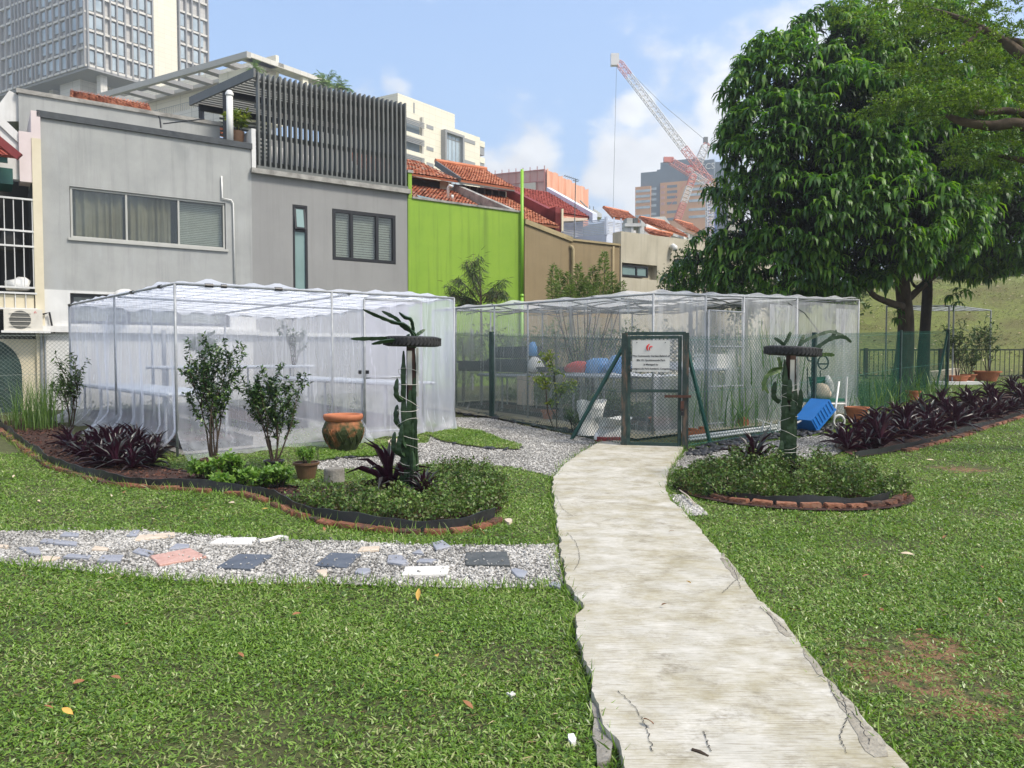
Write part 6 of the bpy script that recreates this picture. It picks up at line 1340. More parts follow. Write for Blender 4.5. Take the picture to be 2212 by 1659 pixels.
# ---------------------------------------------------------------- trees
def tubes(paths,mat,name,parent,n=9):
    m=M()
    for pts,r in paths:
        pts=smoothpts(pts,4); k=len(pts); rr=np.interp(np.linspace(0,1,k),np.linspace(0,1,len(r)),r); m.tube(pts,list(rr),n)
    return m.build(name,mat,parent,smooth=True)
def whorls(P,size,droop=1.0,nl=11):
    """drooping mango leaf whorls: each leaf a strip of three quads bending down"""
    n=len(P); k=nl; N_=n*k
    base=np.repeat(P,k,0); a=RN.uniform(0,6.283,N_); el=RN.normal(.35,.30,N_); L=np.repeat(size,k)*RN.uniform(.7,1.15,N_); W=L*RN.uniform(.15,.21,N_)
    h=np.stack([np.cos(a),np.sin(a),np.zeros(N_)],1); side=np.stack([-np.sin(a),np.cos(a),np.zeros(N_)],1)
    prof=[(0,.25),(.33,1),(.70,.85),(1,.12)]; dirs=[]; ang=el; p=base.copy(); rows=[p]
    dr=RN.uniform(.75,1.25,N_)*droop
    for s,st in ((0,.33),(1,.37),(2,.30)):
        d=h*np.cos(ang)[:,None]+np.array([0,0,1.])*np.sin(ang)[:,None]; p=p+d*(L*st)[:,None]; rows.append(p); ang=np.maximum(ang-dr*(1.0 if s==0 else .75),-1.5)
    vs=[]
    for (t,wf),r in zip(prof,rows):
        o=side*(W*wf/2)[:,None]; vs+= [r-o,r+o]
    v=np.stack(vs,1).reshape(-1,3); b=(np.arange(N_)*8)[:,None,None]; f=np.array([[0,1,3,2],[2,3,5,4],[4,5,7,6]])[None]+b
    return v,f.reshape(-1,4)
def mango():
    lumps=[(1700,215,135,20.5),(1800,150,125,21),(1890,120,110,22),(1985,170,150,22),(1690,330,130,19.6),(1835,300,150,19.2),(1990,330,170,20),(2110,280,160,22.5),(2130,430,170,21.5),(1650,440,100,19.6),(1750,460,135,19.0),(1890,470,140,18.7),(1565,405,36,19.8),(1590,520,70,19.8),(1520,555,52,20.2),(1480,600,34,20.6),(1600,590,70,19.6),(1690,575,85,19),(1800,565,80,18.8),(1900,545,60,19),(2010,470,110,19.4),(2130,500,95,22),(1620,300,60,20),(2190,470,110,23)]
    lu=[(at(x,y,Y),r/FPX*Y) for x,y,r,Y in lumps]
    t=thing('mango_tree','big dark mango tree with drooping leaf whorls and two trunks behind the green fence','tree',(11.0,21.8,gz(11,21.8)))
    Cn=np.array([tuple(c) for c,_ in lu]); Rr=np.array([r for _,r in lu]); P=[];I=[]
    for i,(c,r) in enumerate(lu):
        n=int(4*math.pi*r*r*32); d=rdir(n); p=np.array(tuple(c))+d*(r*RN.uniform(.80,1.05,(n,1)))*np.array([1,1,1.0])
        dist=np.linalg.norm(p[:,None]-Cn[None],axis=2)/Rr[None]; dist[:,i]=9
        keep=(dist.min(1)>.80)
        keep&=(RN.uniform(0,1,n)<np.where(d[:,1]>.35,.35,1))
        p=p[keep]
        # hanging clumps with dark gaps between them
        q=np.sin(p[:,0]*2.3+p[:,2]*1.1)*np.sin(p[:,2]*2.6+1)*np.sin(p[:,1]*1.9+2); p=p[RN.uniform(0,1,len(p))<np.clip(.50+1.6*q,.12,1)]
        P.append(p)
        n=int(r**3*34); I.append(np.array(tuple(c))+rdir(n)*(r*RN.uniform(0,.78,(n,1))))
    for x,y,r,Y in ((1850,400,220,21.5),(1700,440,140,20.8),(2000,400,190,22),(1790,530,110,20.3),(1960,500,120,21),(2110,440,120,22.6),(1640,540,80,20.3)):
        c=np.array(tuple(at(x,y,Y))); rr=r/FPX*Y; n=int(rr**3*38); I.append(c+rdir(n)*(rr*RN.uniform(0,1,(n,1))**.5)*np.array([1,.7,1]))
    P=np.concatenate(P); I=np.concatenate(I); print('mango',len(P),len(I))
    SP=np.array([tuple(at(x,y,Y_)) for x,y,Y_ in ((1945,675,21.4),(1938,690,21.4),(2070,625,21.2),(2085,632,21.2),(2055,640,21.2),(2065,655,21.2))]); P=np.concatenate([P,SP]); v1,f1=whorls(P,RN.uniform(.28,.42,len(P))*np.where(RN.uniform(0,1,len(P))<.2,1.25,1),1.0,12)
    fast('crown',v1,f1,MT['mango'],t,smooth=True)
    v2,f2=whorls(I,RN.uniform(.34,.5,len(I)),.8,8); fast('inner_crown',v2,f2,MT['mangoshade'],t,smooth=True)
    b1=V((11.45,22.3,gz(11.4,22.3)-.1)); Yt=22.3
    tr=[([b1,at(1957,715,22.2),at(1952,640,22.1),at(1945,580,22.0),at(1935,500,21.6),at(1900,400,21)],[.30,.225,.205,.195,.14,.07]),
        ([at(1958,650,22.1),at(1985,625,21.9),at(2020,595,21.6),at(2060,570,21.2),at(2110,545,20.9)],[.11,.09,.075,.06,.03]),
        ([at(1948,662,22),at(1925,655,21.7),at(1890,640,21.3),at(1868,618,21),at(1820,600,20.8)],[.12,.10,.08,.06,.04]),
        ([at(1942,600,22),at(1900,590,21.6),at(1850,595,21.2),at(1800,590,20.6)],[.08,.06,.05,.03]),
        ([at(1938,540,21.8),at(1880,470,20.8),at(1800,400,20.4)],[.12,.08,.03]),([at(1936,520,21.7),at(2000,430,21.5),at(2060,350,21.6)],[.12,.08,.03]),([at(1925,470,21.4),at(1850,320,21),at(1820,220,21)],[.1,.07,.03])]
    tubes(tr,MT['bark'],'trunk',t,12)
    b2=V((12.75,23.6,gz(12.7,23.6)-.1))
    tubes([([b2,at(1998,715,23.5),at(2003,640,23.4),at(2006,560,23.2),at(2040,450,22.8)],[.22,.155,.15,.14,.07]),([at(2006,600,23.3),at(1980,620,22.9),at(1965,600,22.4)],[.07,.05,.03])],MT['barkd'],'second_trunk',t,10)
    sp=[at(1945,675,21.4),at(1938,690,21.4),at(2070,625,21.2),at(2085,632,21.2),at(2055,640,21.2),at(2065,655,21.2)]
    pass
mango()
def leafcloud(P,size,mat,name,parent,asp=.45,up=.3,ori=None):
    n=len(P); D=rdir(n) if ori is None else norm(ori+RN.normal(0,.45,(n,3))); X,Yy,Z=leafframe(D,np.tile([0,0,1.],(n,1))+RN.normal(0,.5,(n,3))); s=RN.uniform(.7,1.3,n)*size
    v,f=inst(LEAF_T,LEAF_F,P,X,Yy,Z,np.stack([s*asp,s,s],1)); return fast(name,v,f,MT[mat],parent,smooth=False)
def finetree():
    t=thing('feathery_tree','fine-leaved tree reaching in from the right above the lawn','tree',(10.6,11.0,.1))
    # layered sprays: each a flat fan of twigs set with tiny leaves
    pads=[(1950,225,75,16,11.5),(2010,205,90,18,11.2),(2080,190,110,22,10.8),(2170,200,110,30,10.4),(1905,238,28,8,11.8),
          (2060,120,95,26,11.5),(2150,110,110,34,11),(1990,150,50,18,12),(2040,60,90,30,12),(2140,40,110,40,11.5),(1965,55,60,22,12.6),(2200,150,90,60,11),
          (1900,22,70,14,13),(2000,5,100,18,12.5),(2120,0,120,25,12),(2130,300,60,22,11.2),(2180,330,70,34,11),(2110,340,40,20,11.4),(2205,280,60,40,10.8),(2225,60,70,60,11.5),(2260,200,90,80,11),(2270,340,80,60,11.2),(2060,235,60,12,11),(2130,225,70,14,10.8),(2200,390,50,24,11.6),(2090,150,80,20,11.8),(2190,80,90,26,11.4),(2060,20,90,26,12.3),(2120,70,90,26,12),(1860,10,40,10,13.4)]
    Ps=[];tw=[]
    for x,y,rx,ry,Y in pads:
        c=np.array(tuple(at(x,y,Y))); k=Y/FPX; ax,az=rx*k,ry*k; nt=int(6+rx*.15)
        for _ in range(nt):
            a=RN.uniform(0,6.283); r=math.sqrt(RN.uniform(0,1)); e=c+np.array([ax*r*math.cos(a),min(ax,1.0)*.9*r*math.sin(a),RN.normal(0,.42)*az-.22*az*r])
            d=norm(np.array([[math.cos(a)-.7,math.sin(a)*.8,RN.normal(-.05,.18)]]))[0]; L=RN.uniform(.22,.5); m=int(L*140)
            s=RN.uniform(0,1,m); sd=np.array([-d[1],d[0],0]); p=e+d*(s*L)[:,None]+sd*(RN.normal(0,.045,m)*(1.2-s))[:,None]; p[:,2]+=RN.normal(0,.02,m)-.05*s*s
            Ps.append(p); tw.append((e,e+d*L))
    P=np.concatenate(Ps); print('fine',len(P)); leafcloud(P,.050,'fine','crown',t,.48)
    m=M()
    for a,b in tw[::2]: m.tube([V(a),V(b)],.004,3,cap=False)
    m.build('twigs',MT['twig'],t)['kind']='stuff'
    tubes([([V((10.6,11,-.1)),V((10.4,11,1.8)),at(2330,330,11),at(2212,270,10.9),at(2140,272,10.9),at(2075,262,11),at(2045,248,11.1)],[.3,.25,.2,.085,.07,.055,.03]),
           ([at(2260,262,10.9),at(2190,240,10.9),at(2125,243,10.9),at(2108,240,10.9),at(2112,222,11)],[.09,.05,.045,.035,.02]),
           ([at(2350,300,11),at(2240,150,11.3),at(2120,60,11.8),at(2000,15,12.4)],[.18,.1,.05,.02]),([at(2120,60,11.8),at(2080,100,11.6),at(2030,115,11.6)],[.04,.03,.015]),([at(2340,330,11),at(2250,350,11.1),at(2150,335,11.2)],[.1,.06,.02]),
           ([at(2280,200,11.2),at(2200,90,11.5),at(2090,95,11.8)],[.1,.05,.02])],MT['bark'],'trunk',t,9)
finetree()
def simpletree(name,label,cat,lumps,dens,size,mat,trunk,group=None,barkm='barkd',asp=.45,inner=.4):
    lu=[(at(x,y,Y),r/FPX*Y) for x,y,r,Y in lumps]; b=trunk[0][0][0]; t=thing(name,label,cat,b,group); P=[]
    for c,r in lu:
        n=int(4*math.pi*r*r*dens); p=np.array(tuple(c))+rdir(n)*(r*RN.uniform(inner,1.08,(n,1))*(1+.18*np.sin(RN.uniform(0,6,(n,1))))); q=np.sin(p[:,0]*4+p[:,2]*2)*np.sin(p[:,2]*4.7+p[:,1]*2); P.append(p[RN.uniform(0,1,n)<np.clip(.75+.8*q,.2,1)])
    leafcloud(np.concatenate(P),size,mat,'crown',t,asp); tubes(trunk,MT[barkm],'trunk',t,7); return t
def tk(x,y0,y1,Y,r=.05): a=at(x,y0,Y); a.z=max(a.z,-1); return ([V((a.x,a.y,gz(a.x,a.y)-.05)),at(x+2,(y0+y1)/2,Y),at(x-2,y1,Y)],[r,r*.8,r*.3])
# shrubs and trees behind the net houses
def plumeshrub(label,Y,plumes,mat,size):
    b=at(1260,760,Y); t=thing('leafy_shrub',label,'shrub',(b.x,b.y,gz(b.x,b.y))); P=[];D=[];tr=[]
    for x,y0,y1,r in plumes:
        p0=at(x,y0,Y+random.uniform(-.5,.5)); p1=at(x+random.uniform(-6,6),y1,p0.y); rr=r/FPX*Y; n=int((p1-p0).length*rr*1900)
        for _ in range(n):
            f=random.random(); q=p0.lerp(p1,f); w_=rr*(1.05-f)**.7; a=random.uniform(0,6.28); u=math.sqrt(random.random()); P.append((q.x+w_*u*math.cos(a),q.y+w_*u*math.sin(a),q.z+random.uniform(-.05,.05))); D.append((math.cos(a),math.sin(a),random.gauss(.55,.4)))
        tr.append(([V((b.x+random.uniform(-.2,.2),b.y,gz(b.x,b.y))),p0,p1],[.014,.010,.004]))
    P=np.array(P);D=np.array(D);n=len(P);X,Yy,Z=leafframe(D,rdir(n,.2,1)); s=RN.uniform(.7,1.3,n)*size; v,f=inst(LEAF_T,LEAF_F,P,X,Yy,Z,np.stack([s*.26,s,s],1)); fast('crown',v,f,MT[mat],t); tubes(tr,MT['twig'],'stems',t,6)
plumeshrub('tall pale green shrub of upright plumes in front of the tan brown wall',20,[(1196,660,575,18),(1212,660,585,16),(1228,660,590,20),(1246,660,572,20),(1262,660,600,22),(1280,660,580,20),(1300,655,546,20),(1318,660,590,20),(1340,660,612,18),(1290,660,610,26),(1235,665,620,30),(1270,665,615,30),(1205,665,610,22),(1325,665,620,24)],'bushpale',.10)
for k,(x,Y,h_,w_) in enumerate(((1000,19.6,705,60),(1060,20.5,690,70),(1130,20.6,700,60),(1200,21,688,70),(1280,21.4,690,70),(1360,21.5,685,60),(1430,22,690,60),(1500,22,680,60),(1590,23,680,60))):
    simpletree('hedge_shrub',['low hedge shrub behind the grey net house, leftmost of the row','leafy hedge shrub right below the dark feathery one','hedge shrub behind the stacked planters','hedge shrub under the left plumes before the tan wall','hedge shrub under the tallest plume before the tan wall','hedge shrub behind the sign, left of the cream wall','hedge shrub behind the gate top','hedge shrub right of the gate behind the net','hedge shrub behind the netted door'][k],'bush',[(x,h_+40,w_*.55,Y),(x+w_*.4,h_+55,w_*.5,Y),(x-w_*.45,h_+58,w_*.5,Y),(x,h_+100,w_*.75,Y)],75,.13,'bushpale',[tk(x,840,h_+30,Y,.05)],group='hedge behind the grey net house',inner=.4)
simpletree('leafy_tree','dense mid green tree behind the fence at the end of the cream wall','tree',[(1460,600,34,23),(1485,570,34,23),(1510,620,40,23),(1440,630,22,22.5),(1560,630,40,23)],170,.13,'bush',[tk(1490,760,600,23,.08)],inner=.3)
# soft dark conifer-like tree before the green wall
def feather():
    Y=20.3; b=at(1040,760,Y); t=thing('feathery_shrub','dark feathery shrub with drooping fronds in front of the lime green wall','shrub',(b.x,b.y,gz(b.x,b.y)))
    fr=[((1038,660),(1036,600),(1034,548)),((1036,640),(1012,580),(1006,562)),((1034,660),(990,628),(966,612)),((1040,650),(1070,615),(1092,602)),((1036,655),(1000,610),(985,600)),((1032,660),(1004,650),(992,660)),((1044,655),(1074,632),(1090,628)),((1038,620),(1020,575),(1025,560)),((1040,660),(1010,640),(998,640)),((1040,640),(1078,628),(1092,640)),((1030,655),(985,640),(975,630))]
    P=[];D=[];tr=[]
    for f in fr:
        pts=resample(smoothpts([at(x,y,Y+random.uniform(-.35,.35)) for x,y in f],6),26)
        tr.append(([pts[0],pts[12],pts[25]],[.02,.012,.004]))
        for i,p in enumerate(pts[7:],7):
            for _ in range(17):
                d=V((random.gauss(0,.6),random.gauss(0,.6),-.75+random.gauss(0,.45))).normalized(); P.append(tuple(p+V((random.gauss(0,.022),random.gauss(0,.022),random.gauss(0,.02)))+d*random.uniform(0,.17))); D.append(tuple(d))
    P=np.array(P);D=np.array(D); n=len(P); X,Yy,Z=leafframe(D,rdir(n)); s=RN.uniform(.10,.19,n); v,f=inst(BLADE_T,BLADE_F,P,X,Yy,Z,np.stack([s*.075,s,s],1)); fast('foliage',v,f,MT['feather'],t)
    tubes(tr+[([V((b.x,b.y,gz(b.x,b.y))),at(1040,700,Y),at(1037,600,Y)],[.04,.035,.015])],MT['twig'],'stem',t,6)
feather()
# trees and hedge on the slope
for i,(x,y,r,Y,lab) in enumerate([(2130,590,60,43,'dense dark hedge bush on top of the slope, furthest left of three'),(2200,578,60,42,'dense dark hedge bush on top of the slope at the picture edge'),(2060,600,50,44,'dark hedge bush on the slope top just right of the trunks')]):
    simpletree('hedge_bush',lab,'bush',[(x,y,r*.6,Y),(x+r*.7,y-4,r*.5,Y),(x-r*.6,y+6,r*.45,Y),(x,y-18,r*.5,Y)],90,.22,'bush',[tk(x,650,y,Y,.1)],inner=.5)
for x,y,r,Y,lab in [(1720,600,60,33,'dark broadleaf bush behind the mango at the foot of the slope'),(1820,610,60,34,'mid green bush under the mango crown left of the trunks'),(1610,620,50,30,'low broad bush behind the far end of the grey net house')]:
    simpletree('broadleaf_bush',lab,'bush',[(x,y,r*.7,Y),(x+r*.7,y+10,r*.55,Y),(x-r*.6,y+14,r*.5,Y),(x,y+40,r*.8,Y)],80,.22,'bush',[tk(x,720,y,Y,.1)],inner=.5)
# wall behind the trunks
m=M(); m.prism([at(1880,655,46),at(2060,618,46),at(2060,575,46),at(1880,590,46)],V((.3,3,0))); tag(m.build('pale_wall',MT['ccream']),'pale wall glimpsed between the mango trunks','wall')
# roof garden palms
def palmtuft(label,c,n,L,name='palm',cat='palm',mat='palm'):
    c=V(c); t=thing(name,label,cat,c-UP*1.5); P=[];D=[]
    for _ in range(n):
        a=random.uniform(0,6.283); e=random.uniform(.1,1.35); p=c.copy(); d=V((math.cos(a)*math.cos(e),math.sin(a)*math.cos(e),math.sin(e)))
        for k in range(10):
            p=p+d*(L/10); d=(d+V((0,0,-.12))).normalized()
            for s in (-1,1):
                for _2 in range(2): sd=d.cross(UP).normalized()*s; P.append(tuple(p+d*random.uniform(0,L/10))); D.append(tuple((sd+d*.6+V((0,0,-.25))).normalized()))
    P=np.array(P);D=np.array(D);n_=len(P);X,Yy,Z=leafframe(D,rdir(n_,.3,1)); s=np.full(n_,L*.30); v,f=inst(BLADE_T,BLADE_F,P,X,Yy,Z,np.stack([s*.13,s,s],1)); fast('fronds',v,f,MT[mat],t); m=M(); m.tube([c-UP*1.5,c],.09*L,7); m.build('stem',MT['bark'],t)
palmtuft('bright green roof garden palm to the right of the canopy, the taller one',at(705,185,100),26,1.9); palmtuft('bright green roof garden palm behind the slat screen, the lower right one',at(738,192,100),24,1.5); palmtuft('small green palm tuft on the corner of the canopy building',at(552,152,92),16,1.1)
# ---------------------------------------------------------------- purple sword plants
def rhoeo(n,L,seed):
    r=np.random.default_rng(seed); P=np.zeros((n,3)); a=np.arange(n)*2.4+r.uniform(0,.5,n); f=np.linspace(0,1,n); el=np.clip(1.32-1.28*f+r.normal(0,.13,n),-.15,1.45); D=np.stack([np.cos(a)*np.cos(el),np.sin(a)*np.cos(el),np.sin(el)],1)
    P[:,2]=.09-.05*f+.02; P[:,:2]=D[:,:2]*.015; X,Yy,Z=leafframe(D,np.tile([0,0,1.],(n,1))+r.normal(0,.08,(n,3))); Ls=L*(.75+.35*np.sin(f*2.6))*r.uniform(.85,1.12,n); 
    v,fc=inst(SWORD_T,SWORD_F,P,X,Yy,Z,np.stack([np.full(n,.046)*r.uniform(.8,1.15,n),Ls,Ls],1))
    # gravity: bend tips down
    rad=np.hypot(v[:,0],v[:,1]); v[:,2]-=.55*rad**2.0; v[:,2]=np.maximum(v[:,2],.01); return v,fc
RH=[]
LSC=1.14
for k in range(6):
    v,f=rhoeo(24+3*(k%3),(.41,.38,.45,.40,.36,.43)[k],50+k)
    me=bpy.data.meshes.new('purple_plant'); me.from_pydata([tuple(p) for p in v],[],[tuple(q) for q in f]); me.materials.append(MT['rhoeo']); me.polygons.foreach_set('use_smooth',[True]*len(f)); me.update(); RH.append(me)
RK=[0]
def rh(p,s,label,group=None,k=None):
    o=bpy.data.objects.new('purple_plant',RH[(RK[0] if k is None else k)%6]); RK[0]+=1; link(o); o.location=(p.x,p.y,gz(p.x,p.y)+.02); o.rotation_euler=(random.gauss(0,.08),random.gauss(0,.08),random.uniform(0,6.28)); o.scale=(s,)*3; tag(o,label,'plant',group); return o
for x,y,s in [(160,985,.9),(195,992,1),(235,1000,1.1),(275,1005,1.05),(315,1003,.95),(340,990,.8),(215,975,.95),(255,980,1.05),(295,985,1),(180,1000,.8),(330,1010,.8),(250,1016,.95),(215,1012,.9),(285,1020,.8),(145,972,.8)]:
    rh(gp(x,y),s*1.05,'dark purple sword-leaved plant in the dense clump at the left of the long bed','purple clump in the long bed')
for x,y,s in [(1815,968,1),(1870,975,.9),(1905,975,1.15),(1960,958,1.1),(2010,945,1.05),(2060,930,1.15),(2110,918,1.05),(2160,905,1.15),(2210,890,1.1),(1850,950,1),(1905,940,1.15),(1955,925,1.05),(2000,915,1.1),(2050,900,1.1),(2100,890,1.1),(2150,878,1.1),(2200,865,1.15),(1885,930,.9),(1935,912,1),(1985,897,1.05),(2035,885,1.05),(2085,873,1.05),(2135,862,1.1),(2185,850,1.1),(2240,880,1.1),(2250,850,1.1),(1830,978,.8),(1985,950,.9),(2085,923,.95),(2135,910,1),(2030,935,.95),(2185,897,1)]:
    p=gp(x,y); rh(p,s*1.06,'dark purple sword-leaved plant in the long row in front of the green fence','purple row on the right')
rh(gp(845,1072),1.35,'big purple sword plant at the foot of the cactus in the long bed',k=2); rh(gp(880,1078),.95,'purple sword plant pressed against the cactus base in the long bed',k=0); rh(gp(918,1085),.9,'small purple sword plant just right of the cactus in the long bed',k=4)
rh(gp(1628,1035),1.3,'big purple sword plant left of the cactus in the round bed',k=5); rh(gp(1598,1030),.95,'purple sword plant at the outer left of the round bed',k=1); rh(gp(1725,1058),.85,'small purple sword plant right of the cactus in the round bed',k=3); rh(gp(1655,1040),.85,'purple sword plant close in front of the cactus of the round bed',k=0)
# ---------------------------------------------------------------- low ground cover
def cover(poly,n,hfun,lab,lsize=.036):
    x,y=samp(poly,n); k=len(x); h=hfun(x,y); b=np.clip(.60+.55*np.sin(x*9+y*4)*np.sin(y*11-x*3)+.35*np.sin(x*23)*np.sin(y*19),.05,1.15); z=GZ(x,y)+.02+h*b*np.sqrt(RN.uniform(.0,1,k)); P=np.stack([x+RN.normal(0,.015,k),y+RN.normal(0,.015,k),z],1)
    D=rdir(k,.0,.95); X,Yy,Z=leafframe(D,rdir(k,.2,1)); s=RN.uniform(.7,1.35,k)*lsize; v,f=inst(LEAF_T,LEAF_F,P,X,Yy,Z,np.stack([s*.6,s,s],1)); o=fast('ground_cover',v,f,MT['cover']); o['kind']='stuff'; o['label']=lab
    nt=n//40; i=RN.integers(0,k,nt); st=np.stack([x[i],y[i],GZ(x[i],y[i])+.02],1); D=norm(P[i]-st+np.array([0,0,1e-3])); Ln=np.linalg.norm(P[i]-st,axis=1)+.02; X,Yy,Z=leafframe(D,rdir(nt)); v,f=inst(BLADE_T,BLADE_F,st,X,Yy,Z,np.stack([np.full(nt,.006),Ln,Ln],1)); o=fast('ground_cover',v,f,MT['twig']); o['kind']='stuff'; o['label']=lab+', its bare stems'
CV=xy([gp(*p) for p in [(612,1088),(700,1085),(770,1090),(800,1078),(845,1090),(900,1092),(935,1080),(905,1055),(930,1030),(1000,1022),(1060,1035),(1090,1060),(1098,1095),(1055,1122),(980,1138),(880,1140),(760,1130),(680,1112)]])
cover(CV,18000,lambda x,y: .23+0*x,'low leafy ground cover filling the right end of the long bed')
def hb(x,y): d=np.hypot((x-RB_C.x)/1.38,(y-RB_C.y)/1.42); return np.clip(.44*(1-d**3),.20,.42)
RC=[(RB_C.x+1.34*math.cos(a*.2),RB_C.y+(1.25 if math.sin(a*.2)>0 else .97)*math.sin(a*.2)+.0) for a in range(31)]
cover(RC,36000,hb,'low leafy ground cover filling the round bed')
# ---------------------------------------------------------------- cactus posts
def star(r=.5): return [1,.52,1,.52,1,.52]
def stem(m,pts,r,n=26,wave=True):
    p=resample(smoothpts(pts,6),n); m.tube(p,[r*(1+.13*math.sin(i*2.1)) * (1 if i<n-3 else (.8,.6,.25)[i-n+3]) for i in range(n)],6,prof=star(),tw=.03)
def cactuspost(base,zt,lean,where,arms,hang,seed,rt,tilt):
    random.seed(seed); b=V((base.x,base.y,gz(base.x,base.y)))
    m=M(); m.cbox(V((b.x+.015,b.y,(b.z+zt)/2)),.08,.08,zt-b.z,R(20)); tag(m.build('timber_post',MT['postwood']),'red brown timber post carrying the tyre '+where,'post')
    t=thing('tyre','worn black tyre lying flat on the cactus post '+where,'tyre',(b.x,b.y,zt))
    m=M(); w_=.105; prof=[(rt-.085,.0),(rt-.06,-.004),(rt-.02,.004),(rt-.004,.02),(rt,.05),(rt-.004,.085),(rt-.02,.1),(rt-.06,.108),(rt-.085,.104),(rt-.09,.09),(rt-.03,.085),(rt-.02,.05),(rt-.03,.02),(rt-.09,.014),(rt-.085,.0)]
    m.lathe((0,0,0),prof,48); m.build_off=None
    tr=M(); nt=44
    for k in range(nt):
        a=2*math.pi*k/nt
        for q,dz in ((1,.028),(-1,.072)):
            c=V((rt*math.cos(a+q*.02),rt*math.sin(a+q*.02),dz)); tg=V((-math.sin(a),math.cos(a),0)); ax=(UP+tg*q*.55).normalized(); tr.obox(c-tg*.012-ax*.022-V((math.cos(a),math.sin(a),0))*.004,tg*.024,ax*.044,V((math.cos(a),math.sin(a),0))*.006)
    Mx=Matrix.Translation((b.x+.03,b.y,zt))@Matrix.Rotation(tilt,4,'Y')
    for mm in (m,tr): mm.v=[tuple(Mx@V(p)) for p in mm.v]
    m.build('tyre_body',MT['rubber'],t,smooth=True); tr.build('tread',MT['rubber'],t)
    m=M()
    for k in range(3): a=k*2.1; m.bar(V((b.x,b.y,zt+.02)),V((b.x+math.cos(a)*(rt-.05),b.y+math.sin(a)*(rt-.05),zt+.02)),.05,.02)
    m.build('support_spoke',MT['postwood'],t)
    c=thing('climbing_cactus','climbing dragon fruit cactus tied to the post '+where,'cactus',b)
    m=M()
    for k in range(9):
        a=2.7+k*.48; r0=.062; p0=b+V((math.cos(a)*.11,math.sin(a)*.09,0)); h=zt-b.z; e=(1,.95,.66,.60,.74,.52,.82,.6,1)[k]
        stem(m,[p0,p0.lerp(b,.3)+UP*h*.2*e,b+V((math.cos(a+.15)*r0,math.sin(a+.15)*r0-.01,h*.55*e)),b+V((math.cos(a+.35)*r0,math.sin(a+.35)*r0-.01,h*.97*e))],.033)
    for k in range(6):
        z=random.uniform(.3,1.1); a=random.uniform(2.5,5.5); p0=b+V((math.cos(a)*.1,math.sin(a)*.1,z)); stem(m,[p0,p0+V((math.cos(a)*.07,math.sin(a)*.05,.06)),p0+V((math.cos(a)*.06,math.sin(a)*.05,.24))],.035,12)
    m.build('stem',MT['cactus'],c,smooth=False)
    for arm in arms:
        m=M(); stem(m,arm,.024,24); m.build('arm',MT['cactus'],c)
    for arm in hang:
        m=M(); stem(m,arm,.026,20); m.build('hanging_arm',MT['cactusy'],c)
    tw=thing('twine','pale twine wound round the cactus and post '+where,'twine',b)
    m=M()
    for k in range(9):
        z=b.z+.28+k*(zt-b.z-.45)/9+random.uniform(-.04,.04); sl=random.uniform(-.07,.07); m.tube([V((b.x-.015+(.115+.01*math.sin(a*3+k))*math.cos(a),b.y+.105*math.sin(a),z+sl*math.cos(a+k))) for a in np.linspace(0,6.4,22)],.0026,4)
    m.build('winding',MT['twine'],tw)
    m=M(); m.bar(V((b.x+.01,b.y-.06,zt-.05)),V((b.x+.01,b.y-.065,zt-.42)),.05,.012); m.bar(V((b.x+.09,b.y-.03,zt-.02)),V((b.x+.09,b.y-.03,zt-.55)),.025,.02); tag(m.build('timber_batten',MT['alu']),'pale batten nailed under the tyre '+where,'batten')
b1=gp(886,1078); Y1=b1.y; f1=lambda *a: [at(x,y,Y1+d) for x,y,d in a]
cactuspost(b1,at(886,748,Y1).z,0,'in the long bed',[f1((905,748,0),(880,705,-.05),(848,695,-.1),(784,668,-.15)),f1((908,748,.0),(895,720,0),(870,705,0),(860,690,0),(825,672,.05)),f1((900,748,-.05),(850,731,-.15),(800,731,-.25),(757,732,-.3)),f1((890,748,-.1),(860,735,-.25),(830,737,-.3),(802,743,-.35)),f1((893,750,.1),(893,710,.05),(888,690,0),(875,685,0),(862,674,0)),f1((880,748,.1),(895,730,.1),(918,712,.15)),f1((884,748,-.05),(880,735,-.05),(884,722,0))],[],3,.315,R(1))
b2=gp(1702,1050); Y2_=b2.y; f2=lambda *a: [at(x,y,Y2_+d) for x,y,d in a]
cactuspost(b2,at(1717,768,Y2_).z,0,'in the round bed',[f2((1715,765,0),(1735,740,0),(1775,722,0),(1800,718,0),(1840,738,0)),f2((1755,765,0),(1775,745,0),(1800,725,0),(1806,712,0)),f2((1690,752,.05),(1700,735,.05),(1708,716,.05)),f2((1720,762,.1),(1730,740,.1),(1737,722,.12)),f2((1745,765,-.1),(1790,735,-.15),(1822,728,-.2),(1838,740,-.2)),f2((1700,760,0),(1690,742,0),(1672,730,.05))],[f2((1765,768,-.1),(1785,766,-.15),(1803,767,-.2)),f2((1680,772,.05),(1684,800,0),(1655,815,-.05),(1648,845,-.08)),f2((1690,795,0),(1665,800,0),(1650,830,-.02),(1660,850,-.02))],5,.33,R(3))
